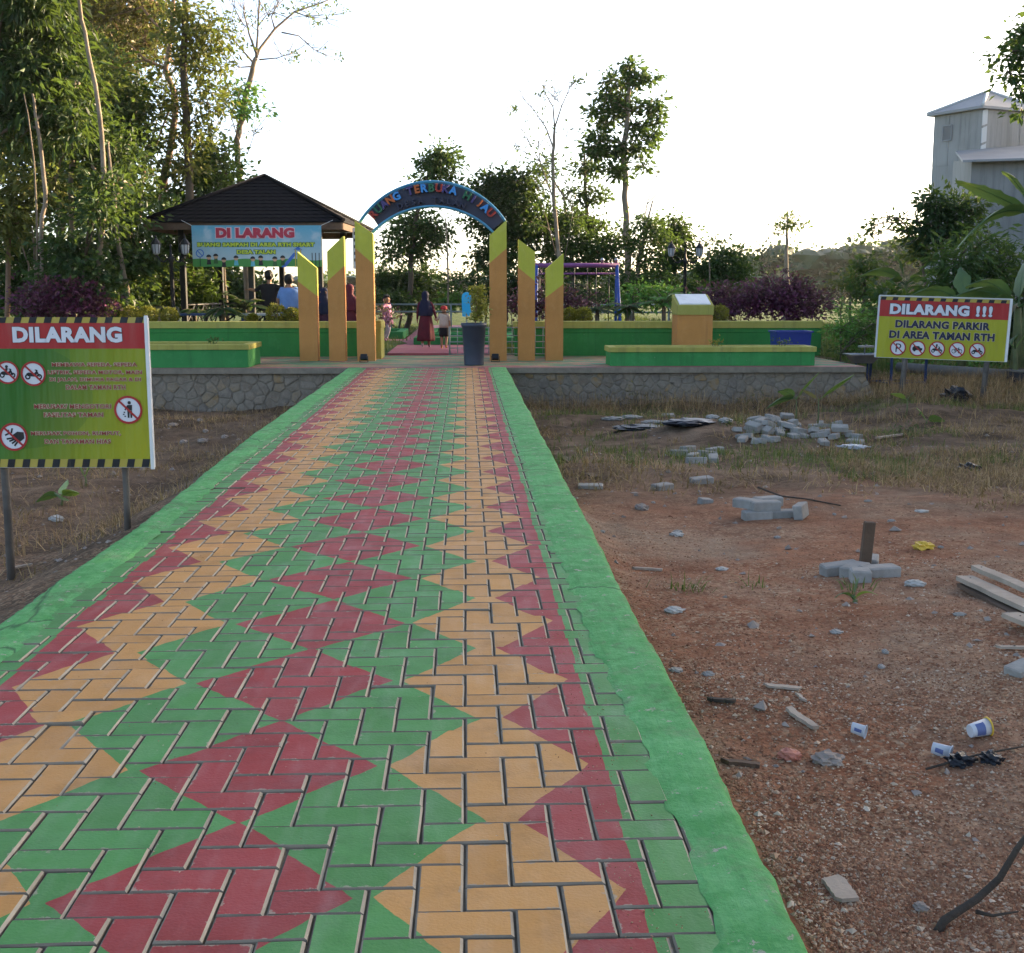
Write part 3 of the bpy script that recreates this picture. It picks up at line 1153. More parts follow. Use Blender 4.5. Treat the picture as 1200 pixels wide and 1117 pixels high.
            s.poly(mb, [(x - 1.0 * q, y - 1.0 * q), (x + 2.5 * q, y - 3.4 * q), (x + 6.6 * q, y - 3.0 * q), (x + 6.9 * q, y + 1.0 * q), (x + 3.8 * q, y + 3.4 * q), (x + .6 * q, y + 2.4 * q)], L, dk)
            for k in range(4):
                s.line(mb, x + (.4 + k * .8) * q, y + (.6 + k * .7) * q, x + (-4.6 + k * 1.6) * q, y + (1.4 + k * 1.5) * q, 1.15 * q, L, dk)
            for a in ((-5.5, -1, -2.5, -2.4), (-3.5, -4.6, -2.4, -2), (-.6, -5.6, -1.4, -2.4)):
                s.line(mb, x + a[0] * q, y + a[1] * q, x + a[2] * q, y + a[3] * q, 1.1 * q, L, dk)
        elif kind == 'letter_p':
            s.rect(mb, x - 2.6 * q, y - 5 * q, x - 1.2 * q, y + 5 * q, L, dk)
            for i in range(12):
                a, b = -math.pi / 2 + math.pi * i / 12, -math.pi / 2 + math.pi * (i + 1) / 12
                cx_, cy_ = x + .4 * q, y - 1.9 * q
                s.poly(mb, [(cx_ + 1.8 * q * math.cos(a), cy_ + 1.8 * q * math.sin(a)), (cx_ + 3.2 * q * math.cos(a), cy_ + 3.1 * q * math.sin(a)),
                            (cx_ + 3.2 * q * math.cos(b), cy_ + 3.1 * q * math.sin(b)), (cx_ + 1.8 * q * math.cos(b), cy_ + 1.8 * q * math.sin(b))], L, dk)
            s.rect(mb, x - 1.2 * q, y - 5 * q, x + .4 * q, y - 3.7 * q, L, dk)
            s.rect(mb, x - 1.2 * q, y - .1 * q, x + .4 * q, y + 1.2 * q, L, dk)
        s.ring(mb, x, y, r * .86, r * 1.02, L + 1, 1)
        d = r * .64
        s.line(mb, x - d, y - d, x + d, y + d, r * .15, L + 1, 1)
        mb.build('prohibition_symbol', mats, s.root)


def printmat(name, col, rough=.5):
    t = NT(name)
    o = t.obj()
    c = t.mix(t.ramp(t.noise(2.2, o, 5), .3, .7, 0, .22), col, tuple(min(.9, k * 1.25 + .03) for k in col))
    c = t.mix(t.ramp(t.noise(4, t.scalev(o, (2, 1, .3)), 6, .7), .55, .75, 0, .25), c, (.20, .17, .12))
    return t.done(c, rough, t.bump(t.noise(2.6, t.scalev(o, (1.6, 1, .5)), 3), .8, .05), .35)


M['p_red'] = printmat('printed red', (.36, .018, .016))
M['p_white'] = printmat('printed white', (.62, .62, .64))
M['p_black'] = printmat('printed black', (.010, .010, .012))
M['p_yellow'] = printmat('printed yellow', (.34, .33, .012))
M['p_stripe'] = printmat('printed stripe yellow', (.40, .31, .05))
M['p_navy'] = printmat('printed navy', (.012, .016, .045))
M['p_text'] = printmat('printed maroon text', (.26, .035, .025))
M['p_cream'] = printmat('printed cream outline', (.50, .42, .28))
M['p_lime'] = printmat('printed lime letters', (.42, .50, .035))
M['p_dgreen'] = printmat('printed dark green', (.03, .10, .02))
M['p_crimson'] = printmat('printed crimson letters', (.38, .018, .045))
M['p_pink'] = printmat('printed pale pink', (.60, .42, .45))
M['p_skin'] = printmat('printed skin tone', (.50, .30, .18))
M['p_blue'] = printmat('printed blue', (.03, .12, .42))
M['p_aqua'] = printmat('printed aqua', (.10, .38, .46))


def left_board_mat():
    t = NT('green to yellow board print')
    o = t.obj()
    sx = t.n('ShaderNodeSeparateXYZ', Vector=o)
    X, Z = sx.outputs[0], sx.outputs[2]
    fall = t.math('ADD', X, t.math('MULTIPLY', Z, -.55))
    c = t.mix(t.ramp(fall, -.30, .62), (.035, .155, .012), (.36, .33, .012))
    c = t.mix(t.math('MULTIPLY', t.math('GREATER_THAN', X, .012), .18), c, (.30, .36, .012))
    e = t.math('ADD', t.math('MULTIPLY', t.math('POWER', t.math('ADD', X, .30), 2.0), 2.2), t.math('MULTIPLY', t.math('POWER', t.math('ADD', Z, .02), 2.0), 4.2))
    c = t.mix(t.math('MULTIPLY', t.math('LESS_THAN', e, .42), .30), c, (.02, .10, .01))
    fold = t.noise(3.0, t.scalev(o, (2.2, 1, .25)), 3)
    return t.done(c, .45, t.bump(fold, 1.0, .06), .35)


M['p_leftboard'] = left_board_mat()


def sign_frame(root, w, h, d=.02, back='plastic_white', edge=True):
    mb = MB()
    mb.bbox((-w / 2, 0, -h / 2), (w / 2, d, h / 2), .003)
    mb.build('board', M[back], root)


# --- big board beside the path
Yb = 7.3
k = pw(1, Yb)
c = at(82, 461, Yb)
big = thing('prohibition_signboard', 'green and yellow prohibition board with red heading on two wooden posts', 'signboard', c, R(-1.5))
W, H = 186 * k, 172 * k
sign_frame(big, W, H)
pr = Print(big, k, 82, 461, -.001)
mb = MB()
pr.rect(mb, -11, 376, 171, 546, 0)
mb.build('board_print', M['p_leftboard'], big)
mb = MB()
pr.rect(mb, -11, 381, 171, 410, 1)
mb.build('red_heading_panel', M['p_red'], big)
for y0, y1 in ((374.5, 381), (537, 546.5)):
    mb = MB()
    pr.rect(mb, -11, y0, 171.5, y1, 1, 0)
    h = (y1 - y0)
    x = -12
    while x < 168:
        pr.poly(mb, [(max(x, -11), y1), (min(x + 8.3, 171), y1), (min(x + 10.3, 171), y0), (max(x + 2, -11), y0)], 2, 1)
        x += 17.2
    mb.build('hazard_stripe', [M['p_stripe'], M['p_black']], big)
pr.text('DILARANG', 83, 394.2, 124, 18, 2, M['p_white'], .052, M['p_black'], .075, 'heading_lettering')
for body, x, y, w in (('MEMBAWA SEPEDA, SEPEDA', 112, 428.5, 97), ('LISTRIK, SEPEDA MOTOR, MAIN', 112, 437.3, 107), ('DI JALAN, DIMUKA PAGAR & DI', 112, 445.6, 104), ('DALAM TAMAN RTH', 112, 454, 68),
                      ('MERUSAK/ MENGOTORI', 84.5, 476, 88), ('FASILITAS TAMAN', 85, 485.6, 68), ('MERUSAK POHON, RUMPUT,', 86.5, 507.4, 103), ('DAN TANAMAN HIAS', 88, 516.5, 76)):
    pr.text(body, x, y, w, 5.3, 2, M['p_text'], .025, M['p_cream'], .095)
bm_ = [M['p_white'], M['p_red'], M['p_black']]
pr.ban(12.5, 437, 13, 'motorbike', 2, bm_)
pr.ban(42, 438.5, 14, 'scooter', 2, bm_)
pr.ban(148, 480, 16, 'litter', 2, bm_)
pr.ban(15, 511, 16, 'hand', 2, bm_)
mb = MB()
mb.bbox((W / 2 - 4.2 * k, -.012, -H / 2 - .01), (W / 2 + .2 * k, .0, H / 2 + .012), .003)
mb.build('white_edge_batten', M['white'], big)
big_loc = big.location
for px, pby, r_ in ((12, 662, 5.0), (150, 613, 4.0)):
    b = at(px, pby, Yb + .06)
    x = b.x - c.x
    z0 = gz(b.x, Yb + .06) - .15 - c.z
    mb = MB()
    mb.tube([(x, .045, z0), (x + .006, .047, (z0 - H * .2) / 2), (x, .045, H * .35)], [r_ * k, r_ * k * .95, r_ * k * .9], 9)
    mb.build('wooden_post', M['post_wood'], big)

# --- yellow no-parking board
Yb = 20.4
k = pw(1, Yb)
c = at(1104.6, 385.2, Yb)
ns = thing('no_parking_signboard', 'yellow no parking board with red heading and five round symbols', 'signboard', c, R(-10))
ns.rotation_euler = (0, R(1.7), R(-12))
sign_frame(ns, 149 * k, 72.5 * k, .03)
pr = Print(ns, k, 73.5, 36.2, -.002, .003)
mb = MB()
pr.rect(mb, 1, 1, 145, 72, 0)
mb.build('board_print', M['p_yellow'], ns)
mb = MB()
pr.rect(mb, 1, 5, 145, 24, 1)
mb.build('red_heading_panel', M['p_red'], ns)
mb = MB()
pr.rect(mb, 1, 1.2, 145, 4.8, 1, 0)
for i in range(11):
    x = 1 + i * 13.4
    pr.poly(mb, [(x, 5), (x + 6, 5), (x + 7, 1.4), (x + 1, 1.4)], 2, 1)
mb.build('hazard_stripe', [M['p_stripe'], M['p_black']], ns)
pr.text('DILARANG', 57, 15, 89, 12.4, 2, M['p_white'], .055, M['p_navy'], .10, 'heading_lettering')
for x in (111, 118, 125):
    pr.text('!', x, 15, 4.2, 12.4, 2, M['p_white'], .045, M['p_navy'], .09, 'heading_lettering')
pr.text('DILARANG PARKIR', 73, 32.2, 106, 9.0, 1, M['p_navy'], .05, M['p_cream'], .085)
pr.text('DI AREA TAMAN RTH', 73, 44.6, 118, 9.0, 1, M['p_navy'], .05, M['p_cream'], .085)
for x, kd in ((25, 'letter_p'), (47, 'car'), (69, 'motorbike'), (91.5, 'bicycle'), (114, 'scooter')):
    pr.ban(x, 60.2, 9, kd, 1, bm_)
mb = MB()
mb.bbox((73.2 * k - .02, -.02, -36 * k), (74.6 * k, .0, 36.6 * k), .003)
mb.bbox((-74 * k, -.02, 36.0 * k), (74.6 * k, .0, 36.8 * k), .003)
mb.build('white_edge_batten', M['white'], ns)
for x in (-38, 54):
    mb = MB()
    mb.tube([(x * k, .05, -36 * k + .4), (x * k - .03, .05, -1.35)], [.045, .05], 8)
    mb.build('wooden_post', M['post_wood'], ns)


# --- arch over the entrance
ka = pw(1, PY)
co_ = at(508, 317, PY + .15)
arch = thing('entrance_arch', 'curved dark arch sign with coloured raised letters over the entrance', 'arch sign', (co_.x, PY + .15, co_.z))
di = (341.6 - 317) * ka
ro, ri = 99.5 * ka, 96.6 * ka
oa = lambda a, r=ro: (r * math.cos(R(a)), r * math.sin(R(a)))
ia = lambda a, r=ri: (r * math.cos(R(a)), r * math.sin(R(a)) - di)
N = 36
mb = MB()
for i in range(N):
    a0, a1 = 138 - 103 * i / N, 138 - 103 * (i + 1) / N
    c0, c1 = 130 - 84 * i / N, 130 - 84 * (i + 1) / N
    q = [oa(a0, ro * .985), oa(a1, ro * .985), ia(c1, ri * 1.01), ia(c0, ri * 1.01)]
    mb.prism(q, .02, .05)
mb.build('arch_panel', plain('dark slate arch panel', (.042, .046, .072), .6, .2, 3, .1), arch)
for fn, a0, a1 in ((oa, 147, 33), (ia, 136, 44)):
    for yy in (-.06, .13):
        mb = MB()
        mb.tube([(fn(a0 + (a1 - a0) * i / 40)[0], yy, fn(a0 + (a1 - a0) * i / 40)[1]) for i in range(41)], .020, 8)
        mb.build('arch_tube', M['skyblue'], arch)
for i in range(9):
    t = (i + .5) / 9
    p, q = oa(140 - 107 * t), ia(130 - 86 * t)
    mb = MB()
    mb.tube([(p[0], .1, p[1]), (q[0], .1, q[1])], .012, 6)
    mb.build('arch_strut', M['skyblue'], arch)
lc = {'r': (.30, .032, .02), 'g': (.016, .11, .05), 'p': (.06, .045, .15), 'o': (.40, .10, .024), 'b': (.05, .24, .55)}
LM = {q: plain('raised letter ' + q, v, .5, .1, 4, .05) for q, v in lc.items()}
body, cols = 'RUANG TERBUKA HIJAU', 'rgpob porbgrpb gpobr'
cols = 'rgpob' + ' ' + 'pobgrpb' + ' ' + 'gpobr'
for i, ch in enumerate(body):
    if ch == ' ':
        continue
    a = 137 - 92.5 * i / 18
    x, z = oa(a, 92.4 * ka)
    o = link('arch_letter', text_mesh(ch, None, 9.3 * ka, .04, LM[cols[i]], .08), arch, (x, -.01, z))
    o.rotation_euler = (0, R(-(a - 90)), 0)
for i, ch in enumerate('DESA TALAN'):
    if ch == ' ':
        continue
    a = 111 - 40 * i / 9
    x, z = ia(a, 103.5 * ka)
    o = link('arch_letter', text_mesh(ch, None, 6.5 * ka, .03, M['p_navy'], .08), arch, (x, -.006, z))
    o.rotation_euler = (0, R(-(a - 90)), 0)

# ------------------------------------------------------------------ monument block, tub, pot, cutout board, spot lamps
c = at(814, 405, 22.9)
root = thing('monument_block', 'orange monument block with yellow top and tilted white plaque', 'monument', (c.x, 22.9, 0))
w = pw(20.6, 22.9)
zt = at(814, 369, 22.9).z
mb = MB()
mb.bbox((-w, 0, -.004), (w, .62, zt), .012)
mb.build('block_body', M['orange'], root)
mb = MB()
zf, zb = at(814, 358, 22.9).z, at(814, 352.5, 23.5).z
mb.idx([(-w - .01, -.01, zt), (w + .01, -.01, zt), (w + .01, .63, zt), (-w - .01, .63, zt), (-w - .01, -.01, zf), (w + .01, -.01, zf), (w + .01, .63, zb + .12), (-w - .01, .63, zb + .12)],
       [(0, 1, 5, 4), (1, 2, 6, 5), (2, 3, 7, 6), (3, 0, 4, 7), (4, 5, 6, 7), (0, 3, 2, 1)])
mb.build('block_top', M['cap_yellow'], root)
mb = MB()
mb.idx([(-w + .04, .04, zf + .035), (w - .04, .04, zf + .035), (w - .04, .58, zb + .13), (-w + .04, .58, zb + .13), (-w + .04, .04, zf - .01), (w - .04, .04, zf - .01), (w - .04, .58, zb + .06), (-w + .04, .58, zb + .06)],
       [(0, 1, 2, 3), (4, 5, 1, 0), (5, 6, 2, 1), (6, 7, 3, 2), (7, 4, 0, 3)])
mb.build('plaque', M['white'], root)

c = at(926, 405, 22.6)
root = thing('plastic_tub', 'dark blue plastic tub on the platform behind the long planter', 'tub', (c.x, 22.6, 0))
w1, w0, zt = pw(21, 22.6), pw(18.5, 22.6), at(926, 387.5, 22.6).z
mb = MB()
rr = lambda w, d, z: [(-w, -d, z), (w, -d, z), (w, d, z), (-w, d, z)]
mb.rings([rr(w0, .22, 0), rr(w1 - .015, .27, zt - .03), rr(w1 + .015, .29, zt - .03), rr(w1 + .015, .29, zt), rr(w1 - .02, .26, zt), rr(w0 - .02, .20, .03)], 0, False)
mb.build('tub_body', M['tub'], root)
mb = MB()
for z, x0, x1 in ((.25, -.19, -.05), (.21, -.22, -.07), (.17, -.21, -.09)):
    mb.box((x0, -.262, z), (x1, -.235, z + .018))
mb.build('printed_label', M['p_white'], root)

c = at(555.5, 425, 21.45)
pot = thing('plant_pot', 'tall tapered slate grey plant pot at the top of the path', 'plant pot', (c.x, 21.45, 0))
r1, r0, zt = pw(14.2, 21.45), pw(11.3, 21.45), at(555, 378.5, 21.45).z
mb = MB()
n = 48
rib = lambda r, z, a: [(r * (1 + a * math.cos(k * math.pi)) * math.cos(2 * math.pi * k / n), r * (1 + a * math.cos(k * math.pi)) * math.sin(2 * math.pi * k / n), z) for k in range(n)]
mb.rings([rib(r0, 0, 0), rib(r0, .02, .006), rib(r1 - .012, zt - .07, .006), rib(r1 + .008, zt - .065, 0), rib(r1 + .012, zt, 0), rib(r1 - .02, zt, 0), rib(r1 - .03, zt - .06, 0)], 0, True)
mb.build('pot_body', M['pot'], pot)
mb = MB()
mb.lathe([(.002, zt - .055), (r1 - .03, zt - .06)], 24, cap=False)
mb.build('pot_soil', M['soil'], pot)

c = at(547, 375, 22.1)
root = thing('cutout_board', 'bright cyan rounded cutout board on a stake behind the plant pot', 'sign', (c.x, 22.3, 0))
kk = pw(1, 22.3)
zc = at(547, 357, 22.3).z
outl = []
for i in range(13):
    a = math.pi * i / 12
    outl.append((5.6 * math.cos(a), 8.5 + 5.6 * math.sin(a)))
outl += [(-5.4, -2), (-5.0, -13.5), (-1.2, -13.8), (-.8, -9), (1.2, -12.8), (3.2, -13.6), (3.6, -9.5), (5.2, -9), (4.2, -4), (5.3, 0)]
mb = MB()
mb.prism([(x * kk, zc + z * kk) for x, z in outl], 0, .025)
mb.build('board', M['cyan'], root)
mb = MB()
for z in (2.0, 4.5, 7.0):
    mb.box((-3.4 * kk, -.004, zc + z * kk), (3.0 * kk, -.001, zc + (z + .8) * kk))
mb.box((-4.2 * kk, -.004, zc - 11 * kk), (-1.6 * kk, -.001, zc - 8 * kk))
mb.build('printed_lines', M['p_aqua'], root)
mb = MB()
mb.tube([(0, .035, 0), (0, .035, zc)], .012, 6)
mb.build('stake', M['grey_rail'], root)

for px, lab in ((426.5, 'small black floodlight at the foot of the tall pillar on the pavilion side'), (580.5, 'small black floodlight at the foot of the tall pillar by the plant pot')):
    c = at(px, 424, PY - .42)
    root = thing('floodlight', lab, 'floodlight', (c.x, PY - .42, 0), 0, 'floodlights at the gate')
    mb = MB()
    mb.bbox((-.065, -.05, .05), (.065, .04, .15), .01, rot=Matrix.Rotation(R(-25), 3, 'X'), org=Vector((0, 0, 0)))
    mb.build('lamp_body', M['black'], root)
    mb = MB()
    mb.box((-.08, -.008, 0), (-.07, .008, .11))
    mb.box((.07, -.008, 0), (.08, .008, .11))
    mb.box((-.08, -.03, 0), (.08, .03, .008))
    mb.build('bracket', M['black'], root)

# low metal gate leaf swung open between pot and pillars
root = thing('metal_gate', 'low grey barred gate leaf standing open between the pot and the pillars', 'gate', (at(527, 410, 23.6).x, 23.6, 0), R(3))
wg = at(655, 410, 23.6).x - at(527, 410, 23.6).x
zt = .62
for a, b in (((0, 0, .06), (0, 0, zt)), ((wg, 0, .06), (wg, 0, zt)), ((wg * .5, 0, .06), (wg * .5, 0, zt))):
    mb = MB()
    mb.tube([a, b], .018, 6)
    mb.build('gate_post', M['grey_rail'], root)
for z in (.08, .2, .32, .44, .6):
    mb = MB()
    mb.tube([(0, 0, z), (wg, 0, z)], .011, 6)
    mb.build('gate_rail', M['grey_rail'], root)
for i in range(1, 14):
    if i == 7:
        continue
    mb = MB()
    mb.tube([(wg * i / 14, 0, .08), (wg * i / 14, 0, .6)], .008, 6)
    mb.build('gate_bar', M['grey_rail'], root)

# ------------------------------------------------------------------ pavilion
PCX, PCY, PHW = -4.92, 30.3, 2.28
pav = thing('pavilion', 'open pavilion with a black tiled pyramid roof and dark posts', 'pavilion', (PCX, PCY, 0), R(-4))
ze, za = 2.86, 4.06
mb = MB()
mb.idx([(-PHW, -PHW, ze - .02), (PHW, -PHW, ze - .02), (PHW, PHW, ze - .02), (-PHW, PHW, ze - .02), (0, 0, za - .04)], [(0, 1, 4), (1, 2, 4), (2, 3, 4), (3, 0, 4), (0, 3, 2, 1)])
mb.build('roof_deck', M['roof_under'], pav)
NC = 13
for i in range(NC):
    t0, t1 = i / NC, (i + 1) / NC
    a, b = PHW * (1 - t0) + .05, PHW * (1 - t1) + .05
    z0, z1 = ze + (za - ze) * t0, ze + (za - ze) * t1
    mb = MB()
    sq = lambda w, z: [(-w, -w, z), (w, -w, z), (w, w, z), (-w, w, z)]
    # wavy lower edge of pressed tiles: several points a side
    def wav(w, z, am):
        P = []
        ns_ = max(4, int(w * 2 / .11))
        for sd in range(4):
            for q in range(ns_):
                u = -w + 2 * w * q / ns_
                dz = am * math.cos(q * math.pi)
                P.append([(u, -w, z + dz), (w, u, z + dz), (-u, w, z + dz), (-w, -u, z + dz)][sd])
        return P
    ns_ = max(4, int(a * 2 / .11))
    def wavn(w, z, am):
        P = []
        for sd in range(4):
            for q in range(ns_):
                u = -w + 2 * w * q / ns_
                dz = am * math.cos(q * math.pi)
                P.append([(u, -w, z + dz), (w, u, z + dz), (-u, w, z + dz), (-w, -u, z + dz)][sd])
        return P
    mb.rings([wavn(a, z0 - .008, .003), wavn(a, z0 + .016, .004), wavn(b * .995, z1 + .004, .003)], 0, False, False)
    mb.build('tile_course', M['roof_tile'], pav)
for sx, sy in ((1, 1), (1, -1), (-1, 1), (-1, -1)):
    mb = MB()
    mb.tube([(sx * (PHW + .04), sy * (PHW + .04), ze + .04), (0, 0, za + .05)], .05, 6)
    mb.build('hip_cap', M['roof_tile'], pav)
mb = MB()
for s_ in (-1, 1):
    mb.box((-PHW, s_ * PHW - .02, ze - .17), (PHW, s_ * PHW + .02, ze - .022))
    mb.box((s_ * PHW - .02, -PHW + .021, ze - .17), (s_ * PHW + .02, PHW - .021, ze - .022))
mb.build('fascia', M['wood_dark'], pav)
ps = 1.62
for x in (-ps, 0, ps):
    for y in (-ps, ps):
        mb = MB()
        mb.bbox((x - .065, y - .065, 0), (x + .065, y + .065, ze - .05), .01)
        mb.build('pavilion_post', M['black'], pav)
for y in (-ps, ps):
    mb = MB()
    mb.box((-ps - .1, y - .05, ze - .22), (ps + .1, y + .05, ze - .06))
    mb.build('tie_beam', M['wood_dark'], pav)
def xrail(p, q, nm=3):
    p, q = Vector(p), Vector(q)
    mb = MB()
    for z in (.45, .98):
        mb.tube([p + Vector((0, 0, z)), q + Vector((0, 0, z))], .028, 6)
    for i in range(nm):
        a, b = p.lerp(q, i / nm), p.lerp(q, (i + 1) / nm)
        mb.tube([a + Vector((0, 0, .45)), b + Vector((0, 0, .98))], .02, 6)
        mb.tube([a + Vector((0, 0, .98)), b + Vector((0, 0, .45))], .02, 6)
    mb.build('cross_railing', M['black'], pav)
xrail((-ps, ps, 0), (ps, ps, 0), 4)
xrail((-ps, -ps, 0), (-ps, ps, 0), 4)
xrail((0.1, -ps + .02, 0), (ps, -ps + .02, 0), 2)
mb = MB()
mb.box((-PHW + .3, -PHW + .3, -.1), (PHW - .3, PHW - .3, .12))
mb.build('pavilion_floor', M['concrete'], pav)

# banner hung under the eaves
Yn = 27.85
k = pw(1, Yn)
c = at(301, 288.5, Yn)
ban = thing('hanging_banner', 'sky blue banner with red heading hung under the pavilion eaves', 'banner', c, R(-3))
def banner_mat():
    t = NT('banner print')
    o = t.obj()
    sx = t.n('ShaderNodeSeparateXYZ', Vector=o)
    Z = t.math('ADD', sx.outputs[2], t.math('MULTIPLY', t.math('SINE', t.math('MULTIPLY', sx.outputs[0], 6.0)), .02))
    cc = t.mix(t.ramp(Z, -.25, .42), (.36, .47, .50), (.10, .33, .45))
    cc = t.mix(t.ramp(t.noise(2.4, o, 4), .55, .68, 0, .5), cc, (.50, .56, .58))
    cc = t.mix(t.math('LESS_THAN', Z, -.30), cc, (.06, .24, .05))
    return t.done(cc, .5, t.bump(t.noise(2.2, t.scalev(o, (1, 1, .6)), 3), .6, .05), .3)
mb = MB()
NX = 16
Wn, Hn = 147 * k, 46 * k
for i in range(NX):
    x0, x1 = -Wn / 2 + Wn * i / NX, -Wn / 2 + Wn * (i + 1) / NX
    mb.idx([(x0, 0, -Hn / 2), (x1, 0, -Hn / 2), (x1, 0, Hn / 2), (x0, 0, Hn / 2), (x0, .006, -Hn / 2), (x1, .006, -Hn / 2), (x1, .006, Hn / 2), (x0, .006, Hn / 2)], [(0, 1, 2, 3), (7, 6, 5, 4), (0, 4, 5, 1), (3, 2, 6, 7)])
mb.build('banner_cloth', banner_mat(), ban)
pr = Print(ban, k, 301, 288.5, -.001, .003)
pr.text('DI LARANG', 299.5, 273.8, 89, 11.5, 1, M['p_crimson'], .07, M['p_pink'], .14, 'heading_lettering')
for body, x, y, w in (('BUANG SAMPAH DI AREA RTH SMART', 300, 286.8, 133), ('DESA TALAN', 300, 295, 44)):
    pr.text(body, x, y, w, 4.6, 1, M['p_lime'], .05, M['p_dgreen'], .17)
pm = [M['p_blue'], M['p_stripe'], M['p_skin'], M['p_black'], M['p_dgreen'], M['p_aqua']]
mb = MB()
pr.ring(mb, 236, 296.5, 3.6, 4.6, 1, 0)
pr.line(mb, 233.5, 293.8, 238.5, 299.2, 1.0, 2, 0)
pr.rect(mb, 235.6, 301, 236.4, 311, 1, 3)
mb.build('round_sign_print', pm, ban)
for x, y, bc in ((246, 301, 3), (254, 300, 4), (263, 304, 3), (277, 302, 5), (296, 303, 5), (305, 302, 3), (321, 303, 4), (330, 302, 4)):
    mb = MB()
    pr.poly(mb, [(x - 2.6, y + 8), (x + 2.6, y + 8), (x + 1.8, y + 2.2), (x - 1.8, y + 2.2)], 1, bc)
    pr.disc(mb, x, y, 2.6, 2, 2, 14)
    pr.poly(mb, [(x + 2.9 * math.cos(math.pi * q / 8), y - .3 - 2.9 * math.sin(math.pi * q / 8)) for q in range(9)], 3, 3)
    mb.build('cartoon_child_print', pm, ban)
mb = MB()
pr.poly(mb, [(328, 312), (333, 312), (346, 297), (343, 295.5)], 1, 0)
pr.rect(mb, 344, 292, 345.2, 312, 2, 1)
pr.rect(mb, 350, 292, 351.2, 312, 2, 1)
pr.poly(mb, [(342, 293), (353, 293), (347.5, 289)], 1, 0)
mb.build('slide_print', pm, ban)
for x in (363, 367, 371):
    mb = MB()
    pr.rect(mb, x, 296, x + .9, 312, 1, 3)
    mb.build('post_print', pm, ban)
mb = MB()
mb.tube([(-Wn / 2, .004, Hn / 2), (-Wn / 2 - .25, .1, Hn / 2 + .12)], .006, 5)
mb.tube([(Wn / 2, .004, Hn / 2), (Wn / 2 + .25, .1, Hn / 2 + .12)], .006, 5)
mb.build('tie_string', M['white'], ban)
c = at(416, 291, 28.0)
root = tag(MB().build('hanging_banner', M['p_white']), 'narrow white banner seen nearly edge on under the eaves corner', 'banner')
bpy.data.objects.remove(root)
root = thing('hanging_banner', 'narrow white banner hanging under the eaves corner by the tall pillar', 'banner', (c.x, 28.0, c.z), R(-60))
kk = pw(1, 28)
mb = MB()
mb.box((-.12, 0, -23 * kk), (.12, .006, 23 * kk))
mb.build('banner_cloth', M['p_white'], root)
mb = MB()
for z in (-.3, -.15, .0, .15, .3):
    mb.box((-.05, -.003, z), (.05, -.001, z + .07))
mb.build('printed_lines', M['p_navy'], root)


# ------------------------------------------------------------------ lamp posts
def lamp_post(label, x, Y, zl, sp, zb=0.0):
    root = thing('lamp_post', label, 'street lamp', (x, Y, zb), R(4), 'twin lantern lamp posts')
    h = zl - .25 - zb
    mb = MB()
    mb.lathe([(.11, 0), (.11, .12), (.07, .18), (.055, .5), (.065, .52), (.05, .56), (.042, h - .2), (.06, h - .18), (.06, h - .1), (.03, h - .05), (.02, h + .12), (.035, h + .15), (.002, h + .2)], 12)
    mb.build('lamp_pole', M['black'], root)
    for s_ in (-1, 1):
        mb = MB()
        P = []
        for i in range(11):
            t = i / 10
            P.append((s_ * (.04 + (sp - .04) * t), 0, h - .08 - .14 * math.sin(t * math.pi) + .05 * t))
        mb.tube(P, .016, 6)
        P = [(s_ * (sp * .55 + .07 * math.cos(a)), 0, h - .12 + .06 * math.sin(a)) for a in np.linspace(0, 5, 12)]
        mb.tube(P, .009, 5)
        mb.build('scroll_arm', M['black'], root)
        zz = h - .04
        mb = MB()
        mb.lathe([(.025, zz), (.075, zz + .03), (.10, zz + .20), (.09, zz + .23)], 8, 0, (s_ * sp, 0, 0), False)
        la = mb.build('lantern_glass', M['glass_lamp'], root)
        mb = MB()
        mb.lathe([(.012, zz - .04), (.035, zz), (.03, zz + .005)], 8, 0, (s_ * sp, 0, 0), False)
        mb.lathe([(.125, zz + .225), (.11, zz + .25), (.05, zz + .33), (.02, zz + .36), (.022, zz + .39), (.003, zz + .43)], 8, 0, (s_ * sp, 0, 0), False)
        for q in range(8):
            a = 2 * math.pi * q / 8
            mb.tube([(s_ * sp + .077 * math.cos(a), .077 * math.sin(a), zz + .03), (s_ * sp + .103 * math.cos(a), .103 * math.sin(a), zz + .225)], .007, 4)
        mb.build('lantern_frame', M['black'], la)
    return root


c = at(199.5, 283, 27.0)
lamp_post('black twin lantern lamp post before the dark trees beside the pavilion', c.x, 27.0, c.z, pw(16, 27))
c = at(803.5, 288, 31.5)
lamp_post('black twin lantern lamp post rising behind the purple shrubs', c.x, 31.5, c.z, pw(16.5, 31.5))

